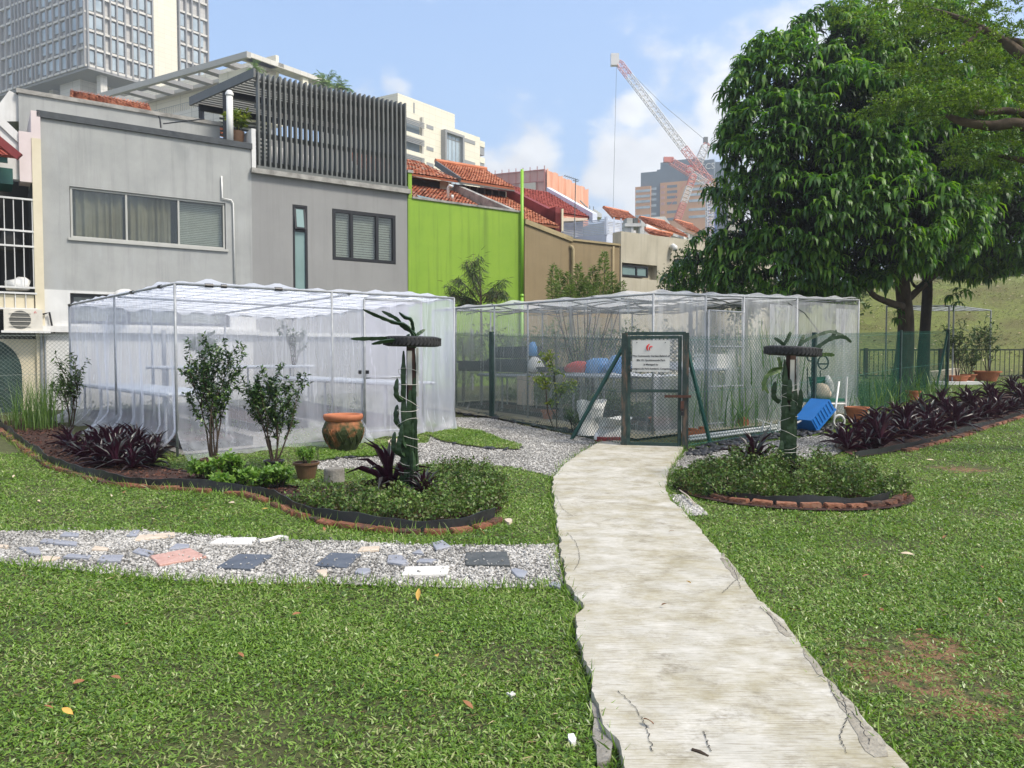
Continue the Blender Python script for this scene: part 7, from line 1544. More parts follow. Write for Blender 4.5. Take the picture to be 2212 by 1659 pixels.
# ---------------------------------------------------------------- potted shrubs and pots
def pot(label,c,r,h,mat,prof=None,name='plant_pot',cat='pot',group=None,soil=True):
    c=V((c.x,c.y,gz(c.x,c.y))); t=thing(name,label,cat,c,group); m=M()
    prof=prof or [(0,0),(r*.66,0),(r*.80,h*.45),(r*.95,h*.86),(r*1.06,h*.87),(r*1.08,h),(r*.95,h),(r*.90,h*.9),(0,h*.88)]
    m.lathe(c,prof,30); m.build('body',mat,t,smooth=False)
    if soil: m=M(); m.lathe(c,[(0,h*.92),(r*.9,h*.91)],20); m.build('soil',MT['mulchbed'],t)
    return t
def twiggy(label,c,top,w_,mat,leaf,nl,seed,name='shrub',cat='shrub',stems=6,clear=.45,asp=.42,group=None):
    random.seed(seed); c=V(c); H=top-c.z; t=thing(name,label,cat,c,group); m=M(); P=[];D=[]
    def grow(p,d,L,r,dep):
        q=p; pts=[p]
        for k in range(4):
            d=(d+V((random.gauss(0,.10),random.gauss(0,.10),.05))).normalized(); q=q+d*L/4; pts.append(q)
        m.tube(pts,[r,r*.9,r*.8,r*.7,r*.55],5,cap=False)
        if dep==0 or dep==1:
            for k in range(nl):
                f=random.random()**.7; pp=pts[0].lerp(pts[-1],f); P.append(tuple(pp+V((random.gauss(0,.012),random.gauss(0,.012),random.gauss(0,.012))))); e=V((random.gauss(0,1),random.gauss(0,1),random.gauss(.25,.7))).normalized(); D.append(tuple(e))
        if dep>0:
            for k in range(3):
                a=random.uniform(0,6.28); sp=.55 if dep>1 else .8; grow(pts[random.choice((2,3,4)) if k else 4],(d+V((math.cos(a)*sp,math.sin(a)*sp,random.uniform(.0,.3)))).normalized(),L*random.uniform(.5,.75),r*.55,dep-1)
    for k in range(stems):
        a=k*6.28/stems+random.uniform(-.3,.3); sp=w_/H*random.uniform(.35,1.0); grow(c+V((math.cos(a)*.03,math.sin(a)*.03,-.02)),V((math.cos(a)*sp,math.sin(a)*sp,1)).normalized(),H*clear*random.uniform(.85,1.1),.013,2)
    m.build('stems',MT['twig'],t,smooth=True); P=np.array(P);D=np.array(D);n=len(P); X,Yy,Z=leafframe(D,np.tile([0,0,1.],(n,1))+RN.normal(0,.5,(n,3))); s=RN.uniform(.7,1.25,n)*leaf; v,f=inst(LEAF_T,LEAF_F,P,X,Yy,Z,np.stack([s*asp,s,s],1)); fast('leaves',v,f,MT[mat],t); return t
g1=gp(462,1022); pot('brown glazed pot under the taller citrus shrub',g1,.16,.20,MT['oldpot'])
twiggy('taller citrus shrub with bare lower stems in a pot before the white net house',V((g1.x,g1.y,gz(g1.x,g1.y)+.17)),at(462,762,g1.y).z,.42,'shrub',.066,34,11,'citrus_shrub',stems=7,clear=.52)
g2=gp(592,1016); pot('dark pot under the shorter citrus shrub',g2,.13,.14,MT['planter'])
twiggy('shorter flat-topped citrus shrub in a dark pot left of the urn',V((g2.x,g2.y,gz(g2.x,g2.y)+.12)),at(585,815,g2.y).z,.42,'shrub',.064,36,23,'citrus_shrub',stems=7,clear=.52)
gu=gp(742,972); k=gu.y/FPX; ru=44*k; hu=78*k
pot('large mossy terracotta urn with a plain orange rim',gu,ru,hu,MT['urn'],[(0,0),(ru*.62,0),(ru*.80,hu*.2),(ru*.98,hu*.48),(ru*1.0,hu*.60),(ru*.93,hu*.73),(ru*.86,hu*.80),(ru*.84,hu*.82)],'urn','urn',soil=False)
m=M(); cu=V((gu.x,gu.y,gz(gu.x,gu.y))); m.lathe(cu,[(ru*.84,hu*.82),(ru*.92,hu*.85),(ru*.97,hu*.93),(ru*.94,hu*1.0),(ru*.80,hu*1.0),(ru*.78,hu*.9),(ru*.6,hu*.6),(0,hu*.55)],32); ur=[o for o in sc.objects if o.name=='urn'][0]; m.build('rim',MT['terra'],ur,smooth=True)
m=M()
for i in range(14):
    for s in (1,-1):
        a=2*math.pi*i/14; m.tube([cu+V((rr*math.cos(a+s*w2),rr*math.sin(a+s*w2),z)) for rr,w2,z in ((ru*.82,0,hu*.2),(ru*.95,.12,hu*.38),(ru*1.0,.24,hu*.5),(ru*.995,.33,hu*.62))],.008,5)
m.build('relief_pattern',MT['urn'],ur,smooth=True)
g3=gp(662,1035); pot('brown pot with a low leafy seedling right of the citrus shrubs',g3,.155,.22,MT['oldpot'])
twiggy('low leafy seedling growing in the small brown pot',V((g3.x,g3.y,gz(g3.x,g3.y)+.19)),at(668,965,g3.y).z+.02,.16,'lime',.05,9,31,'seedling','seedling',4,.5)
g4=gp(722,1042); m=M(); m.lathe(V((g4.x,g4.y,gz(g4.x,g4.y))),[(0,0),(.13,0),(.125,.16),(.118,.18),(0,.185)],22); tag(m.build('stone_block',MT['crumb'],smooth=False),'squat round weathered concrete block beside the small brown pot','stone')
for x,y,t_,s,lab in [(500,1050,985,1,'bright green seedling standing tallest between the two citrus pots'),(530,1052,1010,2,'bright lime seedling right of the tallest seedling'),(605,1058,1000,3,'bright green bushy seedling below the shorter citrus shrub'),(440,1040,1000,4,'bright green seedling left of the taller citrus pot'),(565,1062,1015,6,'lime seedling in the middle of the seedling patch'),(480,1058,1025,7,'low lime seedling nearest the black strip')]:
    p=gp(x,y); twiggy(lab,p,at(x,t_,p.y).z,.16,'lime',.07,7,40+s,'seedling','seedling',6,.55,.62)
# tall weeds at the left end of the bed
def reeds(label,c,n,H,sp,mat='reed',name='grass_clump',cat='grass clump',wd=.011,group=None,bend=.35):
    c=V(c); t=thing(name,label,cat,(c.x,c.y,gz(c.x,c.y)),group); m_=n; a=RN.uniform(0,6.283,m_); L=RN.uniform(.55,1.05,m_)*H; lean=np.abs(RN.normal(0,bend,m_)); px=c.x+RN.normal(0,sp,m_); py=c.y+RN.normal(0,sp,m_)
    P=np.stack([px,py,GZ(px,py)],1); ang=np.pi/2-lean; h=np.stack([np.cos(a),np.sin(a),0*a],1); sd=np.stack([-np.sin(a),np.cos(a),0*a],1); rows=[P]; p=P
    for s in range(3): d=h*np.cos(ang)[:,None]+np.array([0,0,1.])*np.sin(ang)[:,None]; p=p+d*(L/3)[:,None]; rows.append(p); ang=ang-lean*1.1-.06
    vs=[]
    for r,w_ in zip(rows,(.7,1,.7,.08)): vs+=[r-sd*wd*w_/2,r+sd*wd*w_/2]
    v=np.stack(vs,1).reshape(-1,3); f=(np.array([[0,1,3,2],[2,3,5,4],[4,5,7,6]])[None]+(np.arange(m_)*8)[:,None,None]).reshape(-1,4); fast('blades',v,f,MT[mat],t,smooth=True)['kind']='stuff'; return t
c=gp(85,928); reeds('tall wispy grass clump at the left end of the long bed',c,260,1.15,.22,bend=.16); reeds('low arching grass clump at the far left end of the long bed',gp(45,920),90,.6,.12)
c=gp(115,930); twiggy('tall leafy weed against the left end of the grey fence',V((c.x+.1,c.y+.4,.2)),at(120,768,c.y).z,.3,'bush',.11,11,61,'tall_weed','weed',5,.5,.25)
# sapling and fern left of the gate, by the fence
c=gp(1200,932); tp=V((c.x,c.y,gz(c.x,c.y))); ks=c.y/FPX
t=thing('sapling','spindly yellow green sapling in front of the fence left of the gate','sapling',tp); P=[];D=[]; m=M()
for path,cl in (([(1203,932),(1202,880),(1200,830),(1195,790),(1185,765)],[(1185,765,14),(1192,790,10),(1180,775,10)]),([(1198,932),(1183,890),(1180,850),(1178,820)],[(1172,820,16),(1180,832,14),(1165,818,10)]),([(1201,880),(1212,850),(1225,835)],[(1215,838,14),(1228,832,12),(1240,828,8)]),([(1202,850),(1195,815),(1205,800)],[(1205,803,9),(1212,845,10)]),([(1200,900),(1190,880),(1186,865)],[(1190,868,8)])):
    m.tube([at(x,y,c.y) for x,y in path],[.012]*(len(path)-1)+[.004],5)
    for x,y,r in cl:
        for _ in range(int(r*4.2)): P.append(tuple(at(x+random.gauss(0,r*.6),y+random.gauss(0,r*.42),c.y+random.gauss(0,r*.6)*ks))); D.append((random.gauss(0,1),random.gauss(0,.8),random.gauss(-.25,.4)))
m.build('stems',MT['twig'],t); n=len(P); X,Yy,Z=leafframe(np.array(D),rdir(n,.2,1)); s=RN.uniform(.05,.095,n); v,f=inst(LEAF_T,LEAF_F,np.array(P),X,Yy,Z,np.stack([s*.5,s,s],1)); fast('leaves',v,f,MT['yellowgreen'],t)
twiggy('small dark weed by the foot of the slanting brace',gp(1240,935),at(1240,880,gp(1240,935).y).z,.2,'bush',.06,9,71,'weed','weed',5,.5,.3)
c=gp(1775,925); twiggy('feathery green weed in front of the blue basket',c,at(1775,880,c.y).z,.3,'reed',.07,16,75,'weed','weed',6,.5,.2)

p=FW(4.58,7.16,.55); t=thing('roof_pot','brown pot with a yellowing plant on the roof edge beside the white vent pipe','pot',p); m=M(); m.lathe(p,[(0,0),(.14,0),(.17,.20),(.19,.40),(.17,.40),(.15,.36),(0,.35)],18); m.build('body',MT['oldpot'],t)
twiggy('yellowing leafy plant in the brown pot on the roof edge',p+UP*.36,p.z+1.0,.3,'yellowgreen',.16,9,97,'roof_plant','plant',5,.5,.35)
random.seed(99)
MT['mortar']=pm('crumbled_mortar',(.24,.215,.17),(.40,.37,.30),scale=8,rough=.95,bump=.6,bscale=50,third=(.12,.10,.07),t_scale=9,t_lo=.55,t_hi=.7)
# ---------------------------------------------------------------- inside the second net house
u2=(B2-A2).normalized(); w2=(C2-A2).normalized()
def Q(a,b,z=0): p=A2+u2*a+w2*b; return V((p.x,p.y,gz(p.x,p.y)+z))
def qbox(m,a0,a1,b0,b1,z0,z1):
    p=Q((a0+a1)/2,(b0+b1)/2); o=A2+u2*a0+w2*b0; m.obox(V((o.x,o.y,p.z+z0)),u2*(a1-a0),w2*(b1-b0),UP*(z1-z0))
bench('plank_bench','long pale bench inside the grey net house carrying red and blue bags',A2+u2*.9+w2*.35,A2+u2*3.1+w2*.35,.9,w2,.98,6,4)
bench('plank_bench','long bench at the back of the grey net house under white boxes',A2+u2*.6+w2*2.6,A2+u2*4.9+w2*2.6,.8,w2,1.02,5,4)
bench('pipe_bench','pipe-legged bench at the far left end of the grey net house',A2+u2*3.7+w2*.35,A2+u2*5.4+w2*.35,.8,w2,.86,5,3)
ztab=.98
lump('plastic_bag',Q(2.45,.6,1.0),.30,.2,.16,MT['redbag'],'red plastic bag on the bench inside the grey net house','bag',21,.14,rz=2.3)
lump('plastic_bag',Q(2.0,.75,1.0),.27,.2,.22,MT['bluebag'],'blue plastic bag in the middle of the bench beside the red one','bag',22,.14)
lump('plastic_bag',Q(1.55,.80,1.0),.27,.22,.24,MT['bluebag'],'blue plastic bag on the bench nearest the gate','bag',23,.14)
m=M(); m.grid(lambda u,v:(lambda p:V((p.x,p.y,p.z)))(Q(.35+u*1.1,.42+v*.7,1.02+.03*math.sin(u*14)*math.sin(v*9))),20,12); tag(m.build('plastic_sheet',MT['whitebag'],smooth=True),'crumpled white sheet spread on the bench near the gate','plastic sheet')
def crate(label,a,b,z,la,lb,h,mat,name='planter_box',cat='planter',th=.025):
    p=Q(a+la/2,b+lb/2,z); t=thing(name,label,cat,p)
    def bx(m,a0,a1,b0,b1,z0,z1): o=A2+u2*(a+a0)+w2*(b+b0); m.obox(V((o.x,o.y,p.z+z0)),u2*(a1-a0),w2*(b1-b0),UP*(z1-z0))
    m=M(); bx(m,0,la,0,lb,0,th); bx(m,0,la,0,th,th,h); bx(m,0,la,lb-th,lb,th,h); bx(m,0,th,th,lb-th,th,h); bx(m,la-th,la,th,lb-th,th,h); m.build('box',MT[mat],t)
    m=M(); bx(m,-.02,la+.02,-.02,.0,h-.05,h); bx(m,-.02,la+.02,lb,lb+.02,h-.05,h); m.build('rim',MT[mat],t)
    m=M(); bx(m,th,la-th,th,lb-th,h*.7,h*.75); m.build('soil',MT['mulchbed'],t); return t
crate('large black planter box on the bench at the left of the grey net house',3.9,.5,.90,1.3,.6,.30,'planter')
crate('black planter box stacked on the large one',4.05,.55,1.215,1.0,.5,.26,'planter')
crate('long black planter trough at the far left end of the grey net house',5.0,.4,.88,1.2,.5,.24,'planter')
crate('black planter trough hanging over the end of the bench with bags',2.75,.3,.99,.55,.55,.10,'planter')
crate('dark trough on the ground under the bench with bags',1.6,.5,.02,1.0,.4,.24,'planter')
crate('white box on the back bench nearest the gate',.7,2.7,1.04,.55,.5,.32,'whiteslab','storage_box','box')
crate('long white rimmed tray on the back bench',1.6,2.7,1.04,2.2,.5,.10,'tablew','tray','tray')
lump('plastic_bag',Q(3.75,.55,1.30),.12,.12,.20,MT['bluebag'],'small blue bag perched beside the stacked black planters','bag',25)
lump('plastic_bag',Q(3.6,.5,.95),.17,.14,.22,MT['whitebag'],'white bag hanging by the stacked black planters','bag',26)
m=M(); qbox(m,3.45,3.95,.30,.33,.25,.88); tag(m.build('board',MT['beigeslab']),'pale upright board leaning under the black planters','board')
def sack(label,p,s,h,seed):
    p=V((p.x,p.y,gz(p.x,p.y))); m=M(); r=random.Random(seed); ph=[r.uniform(0,6) for _ in range(5)]
    def fn(u,v):
        a=u*2*math.pi; rad=s*(1+.10*math.sin(a*3+ph[0]+v*4)+.06*math.sin(a*7+ph[1])+.12*math.sin(v*7+ph[2]))*(1.0 if v<.75 else 1.0+.22*(v-.75)*4*(.7+.3*math.sin(a*3+ph[3]))); return V((p.x+rad*math.cos(a)*1.1+.06*v,p.y+rad*math.sin(a)*.8,p.z+.04+h*v+(.03*math.sin(a*2+ph[4]) if v>.8 else 0)))
    m.grid(fn,40,16); m.lathe(p+UP*h*.75,[(0,0),(s*.9,0)],16); tag(m.build('white_sack',MT['whitebag'],smooth=True),label,'sack')
sack('tall white sack standing open behind the slanting fence brace',at(1272,935,13.35),.19,.60,4); sack('short slumped white sack beside the gate post behind the fence',at(1318,950,12.85),.22,.36,9)
pot('green pot under the tall white sack',at(1272,945,13.3),.16,.10,MT['fencegreen'],soil=False) if False else None
m=M(); m.cbox(V((1.65,12.75,gz(1.65,12.75)+.05)),.42,.3,.10,.4); tag(m.build('low_red_tray',MT['maroon']),'flat dark red tray under the slumped white sack','tray')
def tpot(label,p,r,h,mat='terra',plant=None): 
    return pot(label,p,r,h,MT[mat])
tpot('small terracotta pot inside the grey net house below the bench',Q(2.9,.25),.16,.22); tpot('terracotta bowl inside the grey net house near the gate',Q(.75,1.1),.24,.2)
# plants inside: lemongrass clumps, leafy beds
i=0
for a,b,H,lab in [(1.2,2.2,1.0,'dark green grassy clump seen through the net left of the sign'),(.3,1.5,1.1,'grassy clump behind the gate mesh'),(-.0,2.2,1.2,'grassy clump inside the net behind the gate post')]:
    reeds(lab,Q(a,b),90,H,.25,'reed',bend=.32,wd=.022)
c=at(1640,900,15.9); reeds('tall lush grassy clump inside the net beside the second cactus',c,230,2.25,.28,'reed',bend=.20,wd=.03); c=at(1585,900,15.6); reeds('arching green clump just inside the net door',c,100,1.5,.2,'reed',bend=.3,wd=.03)
def leafbed(label,a0,a1,b0,b1,n,h,mat='bush'):
    a=RN.uniform(a0,a1,n); b=RN.uniform(b0,b1,n); x=A2.x+u2.x*a+w2.x*b; y=A2.y+u2.y*a+w2.y*b; z=GZ(x,y)+.1+RN.uniform(0,1,n)*h*(.6+.4*np.sin(a*5)*np.sin(b*4)); P=np.stack([x,y,z],1); D=rdir(n,-.2,.9); X,Yy,Z=leafframe(D,rdir(n,.2,1)); s=RN.uniform(.06,.11,n); v,f=inst(LEAF_T,LEAF_F,P,X,Yy,Z,np.stack([s*.5,s,s],1)); o=fast('low_planting',v,f,MT[mat]); o['kind']='stuff'; o['label']=label
leafbed('low leafy planting under the benches of the grey net house',.6,3.4,1.3,2.2,3500,.45); leafbed('low leafy planting at the left end of the grey net house',3.4,6,1.4,2.6,2500,.5)
soilbed('dark soil bed inside the grey net house beside the fence',A2+u2*.3+w2*.25,A2+u2*6+w2*.25,A2+u2*6+w2*1.2,A2+u2*.3+w2*1.2,.12)
# white net house seedlings
def leafbed1(label,u0,u1,v0,v1,n,h):
    a=RN.uniform(u0,u1,n); b=RN.uniform(v0,v1,n); x=A.x+(C.x-A.x)*a+(B.x-A.x)*b; y=A.y+(C.y-A.y)*a+(B.y-A.y)*b; P=np.stack([x,y,GZ(x,y)+.12+RN.uniform(0,h,n)],1); D=rdir(n,-.2,.9); X,Yy,Z=leafframe(D,rdir(n,.2,1)); s=RN.uniform(.05,.09,n); v,f=inst(LEAF_T,LEAF_F,P,X,Yy,Z,np.stack([s*.4,s,s],1)); o=fast('seedlings',v,f,MT['bush']); o['kind']='stuff'; o['label']=label
leafbed1('sparse seedlings in the left bed of the white net house',.06,.26,.06,.95,500,.25); leafbed1('sparse seedlings in the right bed of the white net house',.74,.94,.18,.92,700,.3)
twiggy('leafy potted plant standing on the back bench of the white net house',V((at(440,735,17.2).x,17.2,1.33)),2.15,.4,'bush',.16,8,81,'potted_plant','plant',4,.45,.4)
twiggy('slender potted plant on the right half of the back bench',V((at(635,790,18.0).x,18.0,1.35)),at(635,712,18).z,.32,'bush',.10,6,83,'potted_plant','plant',4,.6,.4)
# ---------------------------------------------------------------- clutter right of the gate
wb=at(1780,880,15.0); wb=V((wb.x,wb.y,gz(wb.x,wb.y)))
def crateat(name,label,cat,c,sx_,sy_,sz2,rz,tilt,mat,th=.02,cells=0):
    t=thing(name,label,cat,c); Mx=Matrix.Translation(c)@Matrix.Rotation(rz,4,'Z')@Matrix.Rotation(tilt,4,'Y')@Matrix.Rotation(math.pi,4,'X')
    def fin(m): m.v=[tuple(Mx@V(p)) for p in m.v]; return m
    m=M(); m.box(-sx_/2,sx_/2,-sy_/2,sy_/2,0,th); m.box(-sx_/2,sx_/2,-sy_/2,-sy_/2+th,th,sz2); m.box(-sx_/2,sx_/2,sy_/2-th,sy_/2,th,sz2); m.box(-sx_/2,-sx_/2+th,-sy_/2+th,sy_/2-th,th,sz2); m.box(sx_/2-th,sx_/2,-sy_/2+th,sy_/2-th,th,sz2); fin(m).build('basket_body' if cells else 'body',mat,t)
    m=M()
    for k in range(cells):
        x=-sx_/2+(k+.5)*sx_/cells; m.box(x-.008,x+.008,-sy_/2-.012,-sy_/2,0,sz2); m.box(x-.008,x+.008,sy_/2,sy_/2+.012,0,sz2)
    m.box(-sx_/2-.015,sx_/2+.015,-sy_/2-.015,-sy_/2,sz2-.04,sz2); m.box(-sx_/2-.015,sx_/2+.015,sy_/2,sy_/2+.015,sz2-.04,sz2); fin(m).build('rib',mat,t); return t
c=at(1752,905,14.0); crateat('plastic_basket','bright blue plastic basket lying upturned and tilted behind the fence','basket',V((c.x,c.y,gz(c.x,c.y)+.42)),.60,.42,.26,R(28),R(-38),MT['tarp'],cells=7)
# green garden chair with white pipe legs
ch=thing('garden_chair','green plastic seat on white pipe legs with a yellow bag on it','chair',wb+V((.1,.1,0)))
o=wb+V((.15,.1,0)); dx=V((.88,.47,0)); dy=V((-.47,.88,0))
m=M(); m.obox(o+UP*.45-dx*.45,dx*.9,dy*.5,UP*.06); m.build('seat',MT['chairgreen'],ch)
m=M(); m.obox(o+UP*.52+dx*.02+dy*.38,dx*.45,dy*.05+UP*.0,UP*.42-dx*.14); m.build('backrest',MT['chairgreen'],ch)
for a,b,hh in ((-.48,0,.95),(.46,0,.95),(-.48,.5,.5),(.46,.5,.5)): m=M(); p=o+dx*a+dy*b; m.tube([V((p.x,p.y,gz(p.x,p.y))),V((p.x+.03,p.y,o.z+hh))],.02,7); m.build('leg',MT['pvc'],ch)
m=M(); m.tube([o+dx*-.48+UP*.43,o+dx*.46+UP*.40],.018,6); m.build('crossbar',MT['pvc'],ch)
lump('plastic_bag',o+dx*-.02+dy*.15+UP*.51,.19,.15,.20,MT['beigeslab'],'yellowish white bag lying on the green seat','bag',31,.2); lump('cloth',o+dx*.33+dy*.30+UP*.55,.09,.12,.26,MT['whitebag'],'white cloth hanging over the green backrest','cloth',33,.25); lump('tin',o+dx*-.28+dy*.2+UP*.51,.09,.09,.10,MT['galv'],'small grey tin on the left of the green seat','tin',35,.08)
# fork and spade handles behind
for x,sh,lab in ((1750,'loop','garden tool with a looped black handle standing behind the blue basket'),(1778,'d','garden spade with a black D handle beside the looped one')):
    p=at(x,870,15.9); p.z=gz(p.x,p.y); top=at(x-2,792 if sh=='loop' else 800,15.9); m=M(); d=top-p
    t=thing('garden_tool',lab,'garden tool',p)
    m.tube([p+V((-.04,0,0)),top+V((-.04,0,0))],.012,6); 
    if sh=='loop': m.tube([p+V((.05,0,0)),top+V((.05,0,0))],.012,6)
    m.build('shaft',MT['black'],t); m=M(); r=.075 if sh=='loop' else .11; z=at(x,770 if sh=='loop' else 783,15.9)
    m.tube([V((z.x+r*math.cos(a)*(.85 if sh=='loop' else 1),z.y,z.z+r*1.25*math.sin(a))) for a in np.linspace(0,2*math.pi,18)],.017,6); 
    if sh=='d': m.bar(V((z.x-r,z.y,z.z-.03)),V((z.x+r,z.y,z.z-.03)),.03)
    m.build('handle',MT['black'],t)
# white folding frame, pots and bricks along the fence
m=M(); 
c=at(1660,915,13.75); z0=gz(c.x,c.y)+.03
for k in range(5): a=V((c.x-.12+.16*k,c.y+.05*k,z0)); m.bar(a,a+V((.05,.05,.20)),.028,.02)
m.bar(V((c.x-.25,c.y-.1,z0+.26)),V((c.x+.45,c.y+.1,z0+.02)),.03,.02); m.bar(V((c.x+.05,c.y-.1,z0+.02)),V((c.x+.72,c.y+.2,z0+.22)),.03,.02)
tag(m.build('folded_rack',MT['white']),'white slatted folding rack lying collapsed inside the fence','rack')
for x,y,Y,lab in ((1490,932,13.0,'terracotta brick on the apron right behind the gate post'),(1512,930,13.2,'orange brick stack by the first fence brace'),(1602,908,14.6,'orange brick on the apron under the net door')):
    c=at(x,y,Y); m=M(); m.cbox(V((c.x,c.y,gz(c.x,c.y)+.09)),.24,.14,.12,.5); m.cbox(V((c.x+.05,c.y+.02,gz(c.x,c.y)+.17)),.10,.12,.05,.2); tag(m.build('terracotta_block',MT['brick']),lab,'brick')
pot('terracotta pot half hidden behind the purple row by the pale pipes',at(1850,925,15.2),.22,.34,MT['terra']); pot('small terracotta pot behind the purple row inside the corner fence',at(1972,870,19.2),.17,.30,MT['terra'])
m=M(); c=at(1735,905,14.3); m.tube([V((c.x-.15,c.y,gz(c.x,c.y)+.02)),V((c.x-.15,c.y,gz(c.x,c.y)+.32))],.07,9); tag(m.build('white_bottle',MT['whitebag'],smooth=True),'white plastic container beside the post of the second cactus','container')
m=M(); c=at(1812,930,14.2); cz=gz(c.x,c.y)+.16; m.tube([V((c.x+.1*math.cos(a),c.y,cz+.12*math.sin(a))) for a in np.linspace(-.6,4.2,16)],.022,7); m.tube([V((c.x-.12,c.y,gz(c.x,c.y))),V((c.x+.12,c.y+.3,gz(c.x,c.y)+.9))],.018,6); tag(m.build('pipe_hook',MT['pvc'],smooth=True),'curved white pipe hook by the terracotta pot behind the purple row','pipe')
# weeds in the corner of the fence by the trunks
for k,(x,y,Y,H,n) in enumerate(((1850,880,17.3,1.0,90),(1890,870,18.3,1.1,110),(1935,860,19.3,1.1,120),(1970,850,20.2,1.0,110),(2000,845,20.6,.9,90))):
    reeds('rough tall weeds filling the fence corner below the mango trunks',at(x,y,Y),n,H,.35,'reed',name='weed_clump',cat='weeds',wd=.02,group='weeds in the fence corner',bend=.4)
# pots and slabs by the railing
for x,y,Y,r,h,lab in ((2068,803,25.2,.36,.28,'wide shallow terracotta pot on the pale slab by the pipe frame'),(2132,800,26.2,.42,.36,'round terracotta bowl pot by the railing, right of the pipe frame'),(2092,800,26.0,.25,.26,'small dark terracotta pot between the two larger ones')):
    pot(lab,at(x,y,Y),r,h,MT['terra'])
c=at(2060,806,25.0); m=M(); m.cbox(V((c.x,c.y,gz(c.x,c.y)+.05)),1.5,.8,.10,.05); tag(m.build('paving_slab',MT['white']),'pale paving slab under the shallow pot by the pipe frame','slab')
c=at(2035,795,25.6); m=M(); m.prism([V((c.x-.7,c.y,gz(c.x,c.y))),V((c.x+.6,c.y,gz(c.x,c.y))),V((c.x+.6,c.y,gz(c.x,c.y)+.5)),V((c.x+.1,c.y,gz(c.x,c.y)+.42)),V((c.x-.7,c.y,gz(c.x,c.y)+.36))],V((.05,.5,0))); tag(m.build('yellow_block',MT['cream']),'pale yellow block beside the fence corner post','block')
for x,y,Y,tp,lab in ((2068,790,25.2,700,'tall wispy plant climbing in the shallow pot'),(2135,790,26.2,690,'tall climbing plant in the round bowl pot')):
    b=at(x,y,Y); b.z=gz(b.x,b.y)+.25; twiggy(lab,b,at(x,tp,Y).z,.5,'bush',.13,10,int(x),'climbing_plant','plant',5,.5,.35)
b=at(2092,798,26.0); b.z=gz(b.x,b.y)+.2; twiggy('dark branching shrub between the two terracotta pots',b,at(2092,755,26).z,.8,'bush',.12,8,91,'pot_shrub','shrub',6,.6,.4)
# ---------------------------------------------------------------- stepping slabs in the gravel strip
def slab(label,pts,mat,h=.022,lift=.014):
    P=[gp(*p) for p in pts]; z=max(gz(p.x,p.y) for p in P)+lift; P=[V((p.x,p.y,z)) for p in P]; m=M()
    c=sum(P,V((0,0,0)))/len(P); m.prism([c+(p-c)*1.0 for p in P],UP*h)
    m2=M(); o=m.build('stepping_slab',mat); tag(o,label,'slab')
    if len(P)>=4:
        import bmesh; b=bmesh.new(); b.from_mesh(o.data); bmesh.ops.recalc_face_normals(b,faces=b.faces[:]); bmesh.ops.bevel(b,geom=b.edges[:],offset=.004,segments=1,affect='EDGES'); b.to_mesh(o.data); b.free()
    o.rotation_euler=(random.gauss(0,.012),random.gauss(0,.012),0); return o
SC=lambda x,y:(x*.6781*.7373,(1500+y*.6781)*.7373)
def S(label,mat,*pts,**k): slab(label,[SC(*p) for p in pts],MT[mat],**k)
S('large pink granite slab in the gravel strip','pinkslab',(647,208),(820,175),(893,212),(690,248))
S('large blue grey slate slab right of the pink one','slate',(935,257),(1030,202),(1178,206),(1085,264))
S('blue grey slate slab in the middle of the gravel strip','slate',(1362,248),(1428,197),(1562,200),(1497,257))
S('dark rough slate slab at the path end of the strip','slatedark',(2012,245),(2012,192),(2190,190),(2206,250))
S('long white tile near the lower rim of the strip','whiteslab',(1735,290),(1752,254),(1942,252),(1932,290))
S('long pale weathered tile at the upper rim, left of the stick','whiteslab',(905,153),(945,130),(1110,128),(1090,155))
S('pale beige tile leaning at the upper rim above the pink slab','beigeslab',(580,138),(600,117),(755,105),(755,120))
S('lilac grey tile piece at the far upper left','greyslab',(258,120),(280,103),(342,108),(340,120))
S('wide lilac grey tile under scattered gravel','greyslab',(172,150),(190,134),(335,146),(330,162))
S('lilac grey tile left of the orange shard','greyslab',(80,170),(165,168),(180,200),(130,202))
S('ochre shard between the lilac tiles','beigeslab',(395,180),(410,165),(470,172),(462,182))
S('lilac grey trapezoid tile left of the pink slab','greyslab',(420,232),(440,203),(535,202),(520,232))
S('lilac grey tile touching the corner of the pink slab','greyslab',(570,190),(600,174),(668,188),(640,207))
S('small dark edged tile above the pink slab','greyslab',(728,178),(760,155),(820,158),(815,172))
S('long thin lilac tile left of centre near the lower rim','greyslab',(270,215),(300,200),(395,205),(385,217))
S('ochre shard at the lower left rim','beigeslab',(165,230),(185,210),(262,212),(240,222))
S('ochre corner tile at the far left of the strip','beigeslab',(-20,168),(-10,158),(38,160),(30,170))
S('small cream shard near the lower rim','beigeslab',(1365,272),(1412,264),(1414,298),(1395,298))
S('small lilac shard near the lower rim','greyslab',(1532,280),(1545,262),(1600,262),(1602,275),(1570,288))
S('lilac tile with gravel on it left of the white tile','greyslab',(1672,235),(1678,203),(1735,203),(1768,240),(1740,246))
S('small triangular lilac shard','greyslab',(1782,195),(1812,179),(1832,200))
S('lilac leaf shaped shard','greyslab',(1797,232),(1815,220),(1885,222),(1862,236))
S('lilac tile at the upper rim near the bed','greyslab',(1865,150),(1912,138),(1948,165),(1885,180))
S('cream tile at the upper rim right of centre','beigeslab',(1545,185),(1562,168),(1640,165),(1636,182))
S('lilac tile leaning at the upper rim left of the beige one','greyslab',(545,118),(575,95),(605,95),(590,120))
slab('small lilac tile lying alone near the path edge',[(1103,1240),(1112,1237),(1140,1244),(1132,1256),(1116,1254)],MT['greyslab'])
slab('small pale broken tile at the corner of strip and path',[(1186,1273),(1195,1267),(1212,1270),(1210,1279)],MT['greyslab'])
